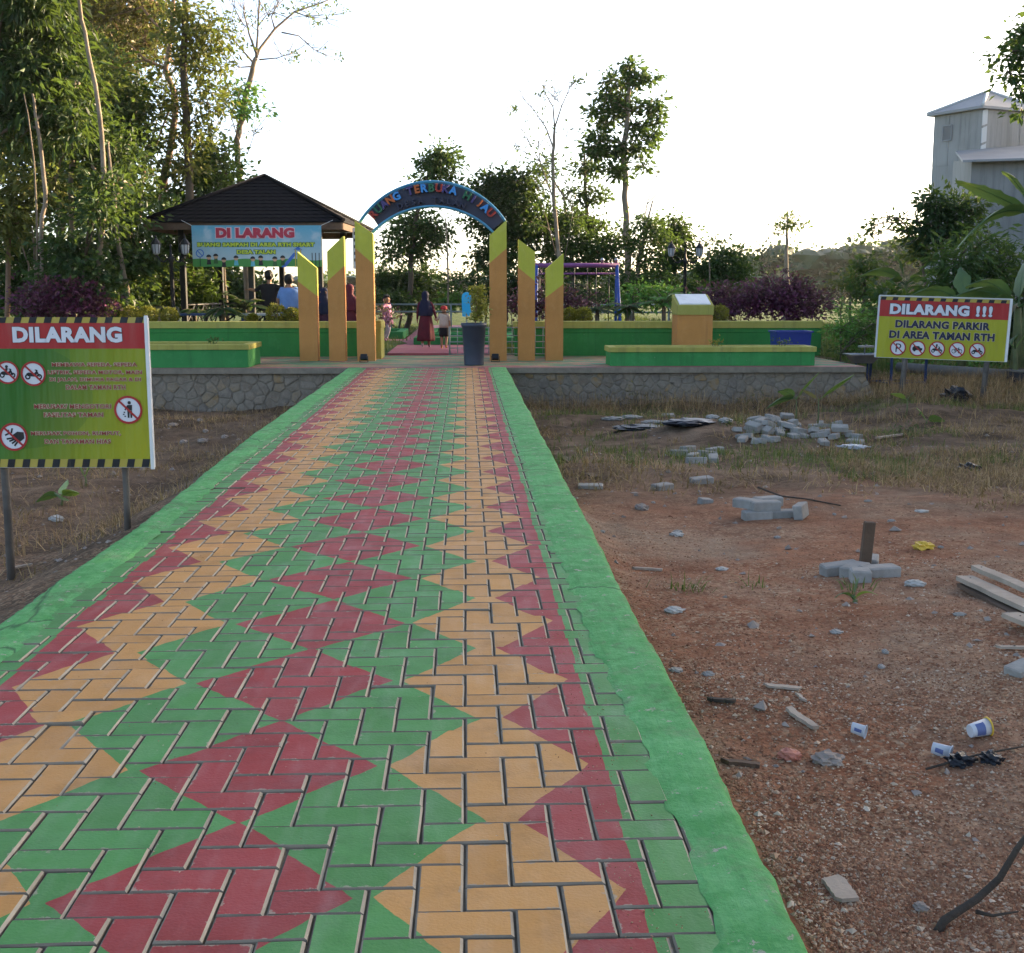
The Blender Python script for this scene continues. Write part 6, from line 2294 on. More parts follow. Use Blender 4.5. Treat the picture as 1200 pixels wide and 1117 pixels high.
def pebble_material():
    t = NT('pebbles')
    rp = t.n('ShaderNodeValToRGB', Fac=t.island())
    el = rp.color_ramp.elements
    for i, (p, c) in enumerate(((0, (.15, .062, .032)), (.35, (.24, .112, .058)), (.6, (.32, .175, .092)), (.8, (.42, .275, .165)), (.93, (.50, .38, .26)), (1, (.56, .48, .37)))):
        e = el[i] if i < 2 else el.new(1)
        e.position = p
        e.color = (*c, 1)
    c = t.mix(t.ramp(t.noise(1.6, None, 4), .4, .65, 0, .45), rp.outputs[0], (.20, .09, .05))
    return t.done(c, .85, None, .25)


M['pebble'] = pebble_material()
r = np.random.default_rng(41)
n = 230000
py = 560 + (1190 - 560) * r.random(n) ** .75
d = (CAMH + .13) / np.tan(PITCH + np.arctan((py - CY) / FPX))
x = .66 + r.random(n) * (.62 * d + .6)
dn = nzz(x, d, 2.2, 4) * .75 + .25 * nzz(x, d, 6, 6)
ok = (r.random(n) < (.26 + .74 * dn ** 1.3) * np.interp(d, [2, 5, 7, 9, 12], [1, 1, .7, .35, .12]))
x, d = x[ok], d[ok]
sz = np.exp(r.normal(-5.52, .40, len(x)))
sz = np.clip(sz, .0022, .016)
P = np.stack([x, d, ground_z(x, d) + sz * .12], 1)
edge = P[:, 0] > .745
stones('gravel', P[edge], sz[edge], M['pebble'], 42, 'small pale and brown gravel on the red soil')
m_ = 900
x, d = r.uniform(.8, 8, m_), r.uniform(2.5, 17, m_)
sz = np.exp(r.normal(-4.2, .4, m_))
xl, dl = r.uniform(-6, -2.1, 500), r.uniform(4.5, 19, 500)
x, d, sz = np.concatenate([x, xl]), np.concatenate([d, dl]), np.concatenate([sz, np.exp(r.normal(-4.2, .45, 500))])
P = np.stack([x, d, ground_z(x, d) + sz * .1], 1)
stones('rubble', P, sz, M['rock'], 43, 'broken stone bits strewn over the soil')
# dirt and sand grains swept onto the blocks
n = 900
x, d = np.concatenate([r.uniform(-1.5, .45, 300), r.normal(.36, .05, 600)]), np.concatenate([r.uniform(2.2, 6, 300), r.uniform(2.2, 4.6, 600)])
sz = r.uniform(.0012, .003, n)
stones('path_grit', np.stack([x, d, np.full(n, .001)], 1), sz, M['pebble'], 44, 'grit lying in the block joints')

# ================================================================== LOOSE THINGS ON THE GROUND


def block_mesh(seed, L=.20, W=.10, Hh=.062):
    r = random.Random(seed)
    mb = MB()
    mb.bbox((-L / 2, -W / 2, 0), (L / 2, W / 2, Hh), .008)
    mb.v = [(x + r.uniform(-.002, .002), y + r.uniform(-.002, .002), z + r.uniform(-.001, .001)) for x, y, z in mb.v]
    return mb.mesh('paver_block', M['paver_grey'])


BL = [block_mesh(i) for i in range(4)]


def block(p, e, label, group, half=False, i=0):
    o = link('paver_block', BL[i % 4], None, p)
    o.rotation_euler = e
    if half:
        o.scale = (.55, 1, 1)
    return tag(o, label, 'paver block', group)


# heap of grey blocks by the wall
rb = random.Random(12)
placed = []
heap = []
for i in range(30):
    heap.append((rb.uniform(862, 1004), rb.uniform(497, 521), 0))
for i in range(15):
    heap.append((rb.uniform(880, 995), rb.uniform(490, 512), 1))
for n, (px, py, lv) in enumerate(heap):
    p = onground(px, py)
    dz = .0 if lv == 0 else rb.uniform(.045, .085)
    # keep clear of blocks already lying at this level
    bad = any((p.x - q.x) ** 2 + (p.y - q.y) ** 2 < .16 ** 2 and l2 == lv for q, l2 in placed)
    if bad:
        p.x += .19
    placed.append((p.copy(), lv))
    p.z += dz - .012
    block(p, (rb.gauss(0, .3) if lv else rb.gauss(0, .12), rb.gauss(0, .3) if lv else rb.gauss(0, .12), rb.uniform(0, 6.28)), 'grey concrete block lying loose in the heap near the stone wall', 'grey blocks heaped near the stone wall', rb.random() < .2, n)
for n, (px, py, a) in enumerate(((797, 534, .2), (812, 538, 1.2), (828, 535, .4), (816, 543, .1), (836, 541, 1.4), (838, 531, .5), (806, 529, .8))):
    p = onground(px, py)
    block(p, (rb.gauss(0, .06), rb.gauss(0, .06), a), 'grey block lying in the grass in front of the heap', 'grey blocks in the grass before the heap', False, n)
# small stack of blocks
b0 = onground(897, 608)
zz = b0.z - .004
for n, (dx, dy, lv, a, lab) in enumerate(((-.06, 0, 0, .05, 'front left block in the bottom layer of the small stack'), (.125, .02, 0, .04, 'front right block in the bottom layer of the small stack'), (.02, .15, 0, .03, 'hidden back block in the bottom layer of the small stack'),
                                         (.0, .02, 1, .10, 'top front block of the small stack'), (-.10, .10, 1, -.75, 'top left block lying askew on the small stack'), (.06, .18, 1, .35, 'top back block of the small stack'))):
    block((b0.x + dx, b0.y + dy, zz + lv * .064), (0, 0, a), 'grey ' + lab + ' of pavers on bare soil' if False else lab, 'grey blocks of the small stack', False, n)
p = onground(933, 607)
o = block((p.x, p.y, p.z + .045), (R(80), 0, R(62)), 'grey block standing on end beside the small stack', 'grey blocks of the small stack')
# stake with blocks round it
p = onground(1012, 668)
st = thing('wooden_stake', 'short brown wooden stake standing between four grey blocks', 'stake', (p.x, p.y, p.z - .05))
mb = MB()
mb.bbox((-.028, -.02, 0), (.028, .02, .31), .004, rot=Matrix.Rotation(R(4), 3, 'Y'))
mb.build('stake_post', M['wood_dark'], st)
for n, (px, py, a, lab) in enumerate(((985, 672, .1, 'grey block leftmost of those round the stake'), (1002, 674, .9, 'grey block just left of the stake foot'), (1008, 680, 1.4, 'small broken block in front of the stake'), (1030, 676, .2, 'grey block just right of the stake'), (1018, 664, 1.2, 'grey block hidden behind the stake'))):
    p = onground(px, py)
    block((p.x, p.y, p.z - .006), (rb.gauss(0, .05), rb.gauss(0, .05), a), lab, 'grey blocks round the stake', n == 2, n)
for px, py, a, lab in ((692, 572, .12, 'pale block lying near the green kerb'), (404, 0, 0, ''), (783, 488, .1, 'whitish block on the black ash heap'), (1198, 790, .4, 'pale broken block at the right edge of the photo'), (776, 574, .7, 'brown stained block half sunk in the soil'), (822, 566, .3, 'brown stained block farther along the soil'), (826, 590, .3, 'broken block near the small stack')):
    if not lab:
        continue
    p = onground(px, py)
    o = block((p.x, p.y, p.z - .01), (rb.gauss(0, .08), rb.gauss(0, .08), a), lab, None)
    if 'broken' in lab:
        o.scale = (.5, .8, .8)
    if 'near the green kerb' in lab:
        o.scale = (1.05, 1.4, .7)
        o.rotation_euler = (0, 0, -.12)


def plank(label, px0, py0, px1, py1, w, t, mt='wood', dz=.0, name='plank'):
    a, b = onground(px0, py0), onground(px1, py1)
    a.z += dz
    b.z += dz
    d = b - a
    L = d.length
    root = thing(name, label, 'plank', a)
    x = d.normalized()
    y = Vector((0, 0, 1)).cross(x).normalized()
    z = x.cross(y)
    rot = Matrix((x, y, z)).transposed()
    r = random.Random(int(px0 + py0))
    mb = MB()
    n = 8
    P = []
    for i in range(n + 1):
        u = L * i / n
        k = r.uniform(-.004, .004)
        wl = w * (1 if 0 < i < n else r.uniform(.75, 1))
        s0 = r.uniform(-.01, .01) if i in (0, n) else 0
        P.append([tuple(rot @ Vector((u + s0, -wl / 2 + k, 0))), tuple(rot @ Vector((u - s0, wl / 2 + k, 0))), tuple(rot @ Vector((u - s0, wl / 2 + k, t))), tuple(rot @ Vector((u + s0, -wl / 2 + k, t)))])
    mb.rings(P, 0, False)
    mb.build('board', M[mt], root)
    if name == 'wood_chip':
        return root
    mb = MB()
    for u in (.06, L - .06):
        c = rot @ Vector((u, 0, t + .001))
        mb.tube([c, c + z * .002], .004, 6)
    mb.build('nail', M['black'], root)
    return root


plank('long pale plank with its end lowest of the three at the right edge', 1130, 688, 1262, 752, .085, .022, dz=.035)
plank('plank lying behind the long pale one at the right edge', 1142, 681, 1270, 738, .06, .022, dz=.06)
plank('dark plank beneath the long pale one', 1128, 690, 1255, 762, .05, .02, 'wood_dark', dz=.008)
plank('short bright plank end nearest the camera at the right edge', 1183, 731, 1262, 762, .09, .02, dz=.03)
plank('thin wooden lath lying flat on the red soil right of centre', 1170, 762, 1262, 764, .02, .01, dz=.008)
plank('splintered grey wood chip on the gravel', 923, 834, 955, 857, .026, .012, dz=.006, name='wood_chip')
plank('flat brown wood scrap near the bottom of the photo', 973, 1034, 995, 1060, .055, .010, dz=.006, name='wood_chip')
plank('dark bent bark strip near the kerb', 831, 823, 862, 825, .018, .012, 'branch', dz=.005, name='wood_chip')
plank('dark half buried lath near the kerb edge', 848, 895, 890, 900, .022, .014, 'wood_dark', dz=.0, name='wood_chip')
plank('pale splinter lying flat on the gravel', 897, 806, 938, 810, .028, .008, dz=.006, name='wood_chip')
plank('tiny pale splinter beside the flat one', 935, 816, 943, 824, .012, .008, dz=.005, name='wood_chip')
plank('tan board lying in the weeds near the heap', 1028, 516, 1055, 512, .06, .02, dz=.02)
plank('orange scrap of wood beside the left post of the big board', 17, 668, 38, 664, .03, .01, dz=.012, name='wood_chip')
plank('weathered plank lying in the soil near the kerb', 660, 536, 700, 560, .10, .015, 'wood_dark', dz=-.004)
plank('pale thin stick near the kerb in mid distance', 742, 668, 776, 670, .02, .012, dz=.005, name='wood_chip')


def stick(label, pts, r0, r1, name='dead_branch', mt='branch'):
    p0 = Vector(pts[0])
    root = thing(name, label, 'branch', p0)
    mb = MB()
    n = len(pts)
    mb.tube([Vector(p) - p0 for p in pts], [r0 + (r1 - r0) * i / (n - 1) for i in range(n)], 8)
    mb.build('stick', M[mt], root)
    return root


g1 = onground(1093, 1092)
s = stick('dark bent dead branch rooted in the gravel at the bottom right corner', [g1 + Vector((-.005, 0, -.03)), g1 + Vector((.03, .01, .022)), g1 + Vector((.11, .03, .06)), g1 + Vector((.17, .05, .10)), g1 + Vector((.205, .05, .17)), g1 + Vector((.26, .06, .24))], .0115, .006)
mb = MB()
mb.tube([(.115, .03, .06), (.15, .02, .055), (.20, .0, .075)], [.006, .004, .002], 6)
mb.tube([(0.02, .0, .0), (-.02, -.03, -.01)], [.010, .006], 6)
mb.build('side_twig', M['branch'], s)
a, b = onground(888, 583), onground(985, 594)
stick('thin dark stick lying behind the small stack of blocks', [a + Vector((0, 0, .08)), a.lerp(b, .3) + Vector((0, 0, .03)), a.lerp(b, .6) + Vector((0, 0, .03)), b + Vector((0, 0, .01))], .008, .005)
a, b = onground(1085, 905), onground(1200, 880)
stick('thin grey twig lying across the gravel by the cups', [a + Vector((0, 0, .01)), a.lerp(b, .5) + Vector((0, 0, .02)), b + Vector((0, 0, .015))], .004, .003)


def cup(label, px, py, rot, crushed=0.0, rim='plastic_yellow', s=1.0, hh=.075):
    p = onground(px, py)
    root = thing('plastic_cup', label, 'cup', (p.x, p.y, p.z + .03 * s))
    root.rotation_euler = rot
    def cr(ps):
        return [(x * (1 - crushed * .3 * math.sin(z * 60)), y * (1 - crushed * .55), z) for x, y, z in ps]
    mb = MB()
    n = 20
    ring = lambda r_, z: cr([(r_ * s * math.cos(2 * math.pi * k / n), r_ * s * math.sin(2 * math.pi * k / n), z * s) for k in range(n)])
    mb.rings([ring(.024, 0), ring(.025, .002), ring(.032, hh), ring(.031, hh), ring(.0235, .004)], 0, True)
    mb.build('cup_wall', M['plastic_white'], root)
    mb = MB()
    mb.rings([ring(.0325, hh - .002), ring(.036, hh), ring(.036, hh + .004), ring(.031, hh + .004), ring(.031, hh - .002)], 0, True, False)
    mb.build('rim', M[rim], root)
    mb = MB()
    mb.rings([ring(.0268, .016), ring(.0305, .05)][:2], 0, True, False)
    mb.v = [(x * 1.02, y * 1.02, z) for x, y, z in mb.v]
    keep = [i for i, f in enumerate(mb.f) if i % 20 in (11, 12, 13, 14, 15, 16, 2, 3, 4)]
    mb.f = [mb.f[i] for i in keep]
    mb.m = [0] * len(keep)
    mb.sm = [True] * len(keep)
    mb.build('printed_patch', M['plastic_blue'], root)
    return root


cup('white and blue plastic cup with yellow rim lying on its side', 1136, 866, (R(8), R(82), R(20)), .15, s=.86)
cup('crushed white cup with a lid left of the cup with the yellow rim', 1092, 884, (R(10), R(98), R(-30)), .95, 'plastic_white', .75)
cup('flattened pale cup alone on the gravel in front of the wood chip', 998, 860, (R(8), R(96), R(-35)), 1.05, 'plastic_white', .75, .06)


def crumple(label, px, py, sx, sy, sz, mt, seed, name='plastic_bag', cat='plastic bag', lift=.4):
    p = onground(px, py)
    r = np.random.default_rng(seed)
    bm = bmesh.new()
    bmesh.ops.create_icosphere(bm, subdivisions=3, radius=1)
    for v in bm.verts:
        n = v.co
        q = .4 if sx > .3 else .5 if mt in ('scrap', 'rock', 'paver_grey', 'terracotta') else 1.0
        k = 1 + q * (.28 * math.sin(n.x * 5 + seed) * math.cos(n.y * 6 + seed * 2) + .18 * math.sin(n.z * 9 + n.x * 7)) + .07 * r.normal()
        v.co = Vector((n.x * sx * k, n.y * sy * k, n.z * sz * k + sz * lift))
    me = bpy.data.meshes.new(name)
    bm.to_mesh(me)
    bm.free()
    me.materials.append(M[mt])
    o = link(name, me, None, p)
    return tag(o, label, cat)


crumple('crumpled black plastic bag between the cups', 1126, 895, .04, .035, .022, 'plastic_black', 3)
crumple('second crumpled black plastic bag right of the yellow rimmed cup', 1162, 893, .03, .03, .022, 'plastic_black', 4)
crumple('dark crumpled bag lying before the right weeds', 1136, 553, .10, .08, .06, 'plastic_black', 5)
crumple('white crumpled sheet at the end of the block heap', 1001, 525, .16, .10, .03, 'plastic_white', 6, 'plastic_sheet')
crumple('yellow plastic scrap right of the stake', 1082, 643, .06, .05, .03, 'plastic_yellow', 7, 'plastic_scrap', 'scrap')
crumple('dark lump of burnt rubbish under the no parking board', 1121, 470, .26, .2, .16, 'plastic_black', 8, 'rubbish_lump', 'rubbish')
crumple('crumpled pale scrap lying on the soil near the grass tuft', 790, 717, .045, .035, .016, 'scrap', 9, 'plastic_scrap', 'scrap')
crumple('pale yellow scrap of paper left of the big board post', 66, 610, .06, .05, .03, 'scrap', 10, 'paper_scrap', 'scrap')
crumple('white shard lying right of the small stack', 1080, 600, .05, .03, .012, 'scrap', 11, 'plastic_scrap', 'scrap')
crumple('blue white scrap right of the stake blocks', 1072, 686, .05, .035, .02, 'scrap', 12, 'plastic_scrap', 'scrap')
crumple('white shard on the soil in mid distance', 793, 628, .045, .03, .02, 'scrap', 13, 'plastic_scrap', 'scrap')
crumple('small white shard further right of the first', 846, 668, .035, .03, .012, 'scrap', 14, 'plastic_scrap', 'scrap')
crumple('black burnt tarp on the ash heap', 808, 497, .34, .24, .05, 'plastic_black', 15, 'burnt_tarp', 'tarp')
crumple('dark ash covered sheet left on the ash heap', 750, 503, .36, .26, .045, 'plastic_black', 16, 'burnt_tarp', 'tarp')
crumple('grey rock near the green kerb', 752, 597, .05, .05, .03, 'rock', 17, 'rock', 'rock')
crumple('tan pebble near the dead branch', 1079, 1066, .018, .016, .012, 'rock', 18, 'rock', 'rock')
crumple('reddish clod of soil by the half buried lath', 925, 888, .035, .03, .02, 'terracotta', 19, 'soil_clod', 'clod')
crumple('reddish clod of soil farther left by the kerb', 970, 893, .05, .04, .022, 'rock', 20, 'soil_clod', 'clod')
for n, (px, py, lab) in enumerate(((718, 492, 'flat grey slab left on the ash heap'), (740, 490, 'flat grey slab in the middle of the ash heap'), (765, 496, 'flat grey slab right on the ash heap'), (835, 490, 'pale stone beside the ash heap'), (850, 494, 'second pale stone beside the ash heap'))):
    crumple(lab, px, py, .16 if n < 3 else .09, .10, .035, 'paver_grey', 30 + n, 'rock', 'rock')
rb = random.Random(5)
for i in range(16):
    crumple('pale stone chip strewn on the bare soil', rb.uniform(700, 1150), rb.uniform(575, 800), rb.uniform(.012, .03), rb.uniform(.01, .025), .010, 'paver_grey', 60 + i, 'stone_chip', 'stone')['group'] = 'pale stone chips on the bare soil'
for i in range(8):
    crumple('grey stone lying in the dead grass on the board side', rb.uniform(190, 330), rb.uniform(488, 520), rb.uniform(.04, .09), rb.uniform(.04, .07), .03, 'rock', 90 + i, 'rock', 'stone')['group'] = 'stones in the dead grass'


# seedlings with broad leaves
def seedling(label, px, py, leaves, h, seed, mt='banana'):
    p = onground(px, py)
    r = random.Random(seed)
    root = thing('seedling_plant', label, 'seedling', p)
    mb = MB()
    mb.tube([(0, 0, -.02), (.01, 0, h * .5), (0, .01, h)], [.014, .011, .006], 6)
    mb.build('stem', M['banana_stem'], root)
    for az, L, W, e, dr, m2 in leaves:
        mb = MB()
        d = (math.sin(R(az)) * math.cos(R(e)), math.cos(R(az)) * math.cos(R(e)), math.sin(R(e)))
        st = Vector((0, 0, h * .9))
        p1 = st + Vector(d) * L * .12
        mb.tube([st, p1], [.006, .004], 5, cap=False)
        broad_leaf(mb, p1, d, L, W * 1.35, dr, n=10, roll=(.75 if d[0] < 0 else -.75) + r.uniform(-.2, .2))
        mb.build('leaf', M[m2], root)


seedling('banana seedling with drooping leaf beside the heap of blocks', 932, 498, [(-100, .42, .20, 10, .5, 'banana'), (-60, .35, .16, 45, .5, 'banana'), (75, .5, .14, 50, .1, 'banana_pale')], .42, 1)
seedling('banana seedling with one long leaf slanting up to the right', 958, 499, [(80, .60, .17, 36, .05, 'banana_pale'), (-80, .3, .05, 40, .2, 'banana_dry')], .42, 2)
seedling('small leafy seedling before the blue stand', 1062, 488, [(-70, .28, .10, 40, .4, 'banana_pale'), (60, .2, .08, 50, .3, 'banana')], .26, 3)
seedling('pale seedling leaf in the weeds under the board', 1085, 497, [(-30, .25, .13, 50, .2, 'banana_pale'), (100, .25, .12, 20, .4, 'banana')], .06, 4)
seedling('green seedling with rounded leaves left of the big board post', 72, 592, [(-90, .20, .09, 20, .6, 'banana'), (70, .16, .13, 35, .5, 'banana_pale'), (10, .2, .12, 55, .3, 'banana_pale'), (160, .12, .10, 20, .4, 'banana')], .08, 5)
seedling('single pale leaf standing below the big board', 100, 570, [(40, .16, .10, 62, .1, 'banana_pale'), (-60, .13, .08, 60, .1, 'banana_pale')], .10, 6)
seedling('spindly grass like seedling in front of the stake blocks', 1000, 706, [(-40, .16, .02, 60, .5, 'banana'), (30, .18, .02, 55, .5, 'banana'), (120, .14, .02, 45, .6, 'banana_pale'), (-120, .15, .02, 40, .6, 'banana')], .02, 7)
seedling('small round plant standing in the planter box by the board', 250, 0 + 600, [], .02, 8) if False else None
for lab, px, Y, zz_ in (('tiny dry sprig in the planter box beside the big board', 250, 21.3, .36), ('tiny yellow flowered sprig in the long planter', 838, 21.3, .30), ('little green sprig in the long planter', 916, 21.3, .30)):
    c = at(px, 410, Y)
    root = thing('planter_sprig', lab, 'small plant', (c.x, Y, zz_ - .08))
    mb = MB()
    for a in (-.4, 0, .5):
        mb.tube([(0, 0, 0), (a * .1, 0, .12), (a * .22, .02, .20)], [.006, .005, .003], 5)
    mb.build('stem', M['bark_dark'], root)
    rr = np.random.default_rng(int(px))
    n = 60
    V, Fc = leaf_arrays(rr.normal(size=(n, 3)) * np.array([.07, .05, .03]) + np.array([0, 0, .19]), unit(rr.normal(size=(n, 3))), unit(rr.normal(size=(n, 3))), np.full(n, .05), np.full(n, .025))
    link('foliage', np_mesh('foliage', V, Fc, LF['lime' if 'yellow' in lab else 'mid']), root)

# potted plant's leaves
rr = np.random.default_rng(9)
mb = MB()
zt = at(555, 378.5, 21.45).z
mb.tube([(.02, 0, zt - .1), (.05, 0, zt + .25), (.07, .02, zt + .6)], [.014, .010, .006], 6)
for q in range(9):
    a = rr.uniform(0, 6.28)
    z = zt + .1 + .055 * q
    mb.tube([(.04, 0, z), (.05 + .1 * math.cos(a), .1 * math.sin(a), z + .08)], [.006, .003], 4)
mb.build('plant_stem', M['bark_red'], pot)
n = 900
C = np.stack([.09 + rr.normal(size=n) * .07, rr.normal(size=n) * .08, zt + .05 + rr.random(n) * .60], 1)
C[:, 0] += .03 * np.sin(C[:, 2] * 14)
V, Fc = leaf_arrays(C, unit(rr.normal(size=(n, 3)) + np.array([0, 0, -.3])), unit(rr.normal(size=(n, 3)) + np.array([0, 0, .5])), rr.uniform(.04, .085, n), rr.uniform(.022, .045, n))
link('plant_leaves', np_mesh('plant_leaves', V, Fc, LF['lime']), pot)

# ------------------------------------------------------------------ wash stand group by the platform end
c = at(1053, 418, 22.2)
z0 = gz(c.x, 22.2)
k = pw(1, 22.2)
sd = thing('metal_stand', 'blue square tube stand holding the pink barrel behind the no parking board', 'stand', (c.x, 22.2, z0 - .03), R(14))
zt = at(1050, 412, 22.2).z - z0
for x in (-.34, .34):
    for y in (-.34, .34):
        mb = MB()
        mb.bbox((x - .02 + x * .08, y - .02, 0), (x + .02 + x * .08, y + .02, zt), .004)
        mb.build('leg', M['navy'], sd)
for z in (.16, zt - .02):
    for a, b in (((-.36, -.34), (.36, -.34)), ((-.36, .34), (.36, .34)), ((-.36, -.34), (-.36, .34)), ((.36, -.34), (.36, .34))):
        mb = MB()
        mb.tube([(a[0], a[1], z), (b[0], b[1], z)], .018, 4, sm=False)
        mb.build('cross_bar', M['navy'], sd)
cb = at(1046, 412, 22.2)
br = thing('water_barrel', 'faded pink water barrel on the blue stand half hidden by the no parking board', 'barrel', (cb.x, 22.25, z0 - .03 + zt))
mb = MB()
hb = at(1030, 360, 22.2).z - br.location.z
mb.lathe([(.26, 0), (.29, .04), (.30, hb * .3), (.31, hb * .32), (.30, hb * .34), (.30, hb * .66), (.31, hb * .68), (.30, hb * .7), (.28, hb * .95), (.24, hb)], 24)
mb.build('barrel_body', M['terracotta'], br)
mb = MB()
mb.lathe([(.245, hb), (.25, hb + .02), (.10, hb + .035)], 20)
mb.build('lid', M['terracotta'], br)
cb = at(1011, 414, 22.0)
zg = gz(cb.x, 22.0)
ba = thing('wash_basin', 'steel wash basin on a thin blue leg at the end of the platform', 'basin', (cb.x, 22.0, zg - .03))
zb = at(1011, 414, 22.0).z - zg
mb = MB()
rr_ = lambda w, d, z: [(-w, -d, z), (w, -d, z), (w, d, z), (-w, d, z)]
mb.rings([rr_(.16, .14, zb - .15), rr_(.26, .22, zb), rr_(.30, .25, zb), rr_(.30, .25, zb + .02), rr_(.24, .2, zb + .02), rr_(.14, .12, zb - .12)], 0, False)
mb.build('bowl', M['steel'], ba)
for x, y in ((-.1, .05), (.12, .05)):
    mb = MB()
    mb.tube([(x, y, 0), (x, y, zb - .1)], .018, 6)
    mb.build('leg', M['navy'], ba)
mb = MB()
mb.tube([(.1, .2, zb - .1), (.1, .2, zb + .16), (.1, .08, zb + .18)], .012, 6)
mb.bbox((.0, .14, zb + .13), (.26, .3, zb + .16), .004)
mb.build('tap', M['steel'], ba)

a, b = at(1052, 437, 25.2), at(1180, 466, 23.2)
a.z, b.z = gz(a.x, a.y) + .06, gz(b.x, b.y) + .03
d = b - a
root = thing('concrete_pole', 'weathered concrete pole lying on the ground behind the no parking board', 'pole', a)
mb = MB()
mb.tube([Vector((0, 0, .1)) + d * t for t in (0, .25, .5, .75, 1)], [.10, .105, .11, .115, .12], 14)
mb.build('pole_shaft', M['pole_conc'], root)
c = at(1197, 445, 22.0)
root = thing('dark_drum', 'dark weathered drum or stump standing at the right edge of the photo', 'drum', (c.x, 22.0, gz(c.x, 22.0) - .05), 0)
mb = MB()
zt = at(1197, 433, 22.0).z - root.location.z
mb.lathe([(.26, 0), (.265, zt * .3), (.255, zt * .6), (.26, zt - .01), (.25, zt), (.20, zt - .01), (.05, zt - .03)], 18)
mb.build('drum_body', plain('charred wood', (.045, .042, .045), .9, .4, 4, .7, .02), root)
mb = MB()
mb.lathe([(.268, zt - .04), (.272, zt - .03), (.272, zt - .005), (.255, zt + .004)], 18, cap=False)
mb.build('drum_rim', M['pole_conc'], root)

# overhead cable in the grove
a, b = at(-30, 243, 27.5), at(200, 268, 28.5)
root = thing('overhead_cable', 'thin pale cable strung through the dark grove towards the pavilion', 'cable', a)
mb = MB()
mb.tube([(b - a) * t - Vector((0, 0, .25 * math.sin(t * math.pi))) for t in np.linspace(0, 1, 14)], .005, 5)
mb.build('wire', M['grey_rail'], root)

# ================================================================== PEOPLE
M['skin'] = plain('brown skin', (.30, .155, .09), .55, .12, 5, .1)
M['hair'] = plain('black hair', (.010, .008, .007), .5, .3, 20, .4)
M['c_maroon'] = plain('maroon cloth', (.10, .014, .022), .85, .3, 6, .3, .01)
M['c_navy'] = plain('navy cloth', (.012, .013, .035), .85, .3, 6, .3, .01)
M['c_red'] = plain('red cap cloth', (.34, .028, .03), .8, .2, 6, .2)
M['c_cream'] = plain('cream cloth', (.44, .34, .27), .85, .2, 6, .3, .01)
M['c_dark'] = plain('black cloth', (.012, .010, .010), .85, .3, 6, .3, .01)
M['c_blue'] = plain('faded blue cloth', (.11, .20, .40), .85, .2, 5, .4, .012)
M['c_pink'] = plain('pink cloth', (.38, .15, .25), .85, .25, 5, .3, .01)
M['c_plum'] = plain('plum cloth', (.055, .016, .030), .85, .3, 6, .3, .01)
M['c_pale'] = plain('pale leggings cloth', (.45, .38, .42), .85, .2, 6, .3)
M['c_yellow'] = plain('yellow sandal', (.55, .30, .04), .6, .2, 6, .1)
M['c_grey'] = plain('grey trousers cloth', (.07, .07, .08), .85, .25, 6, .3)

BASE = {'pelvis': (0, 0, .52), 'belly': (0, .004, .60), 'chest': (0, 0, .72), 'neck': (0, -.002, .825), 'chin': (0, .008, .875), 'head': (0, .006, .93), 'top': (0, 0, .975),
        'shL': (-.10, 0, .795), 'elL': (-.135, -.01, .645), 'wrL': (-.145, .025, .51), 'haL': (-.147, .035, .465),
        'hiL': (-.048, 0, .49), 'knL': (-.055, .012, .275), 'anL': (-.058, -.012, .055), 'toL': (-.062, .065, .018)}
RAD = {'pelvis': .078, 'belly': .072, 'chest': .082, 'neck': .030, 'chin': .040, 'head': .058, 'top': .040, 'sh': .040, 'el': .027, 'wr': .019, 'ha': .021, 'hi': .060, 'kn': .038, 'an': .024, 'to': .022}
EDG = [('pelvis', 'belly'), ('belly', 'chest'), ('chest', 'neck'), ('neck', 'chin'), ('chin', 'head'), ('head', 'top')]
for s_ in 'LR':
    EDG += [('chest', 'sh' + s_), ('sh' + s_, 'el' + s_), ('el' + s_, 'wr' + s_), ('wr' + s_, 'ha' + s_), ('pelvis', 'hi' + s_), ('hi' + s_, 'kn' + s_), ('kn' + s_, 'an' + s_), ('an' + s_, 'to' + s_)]


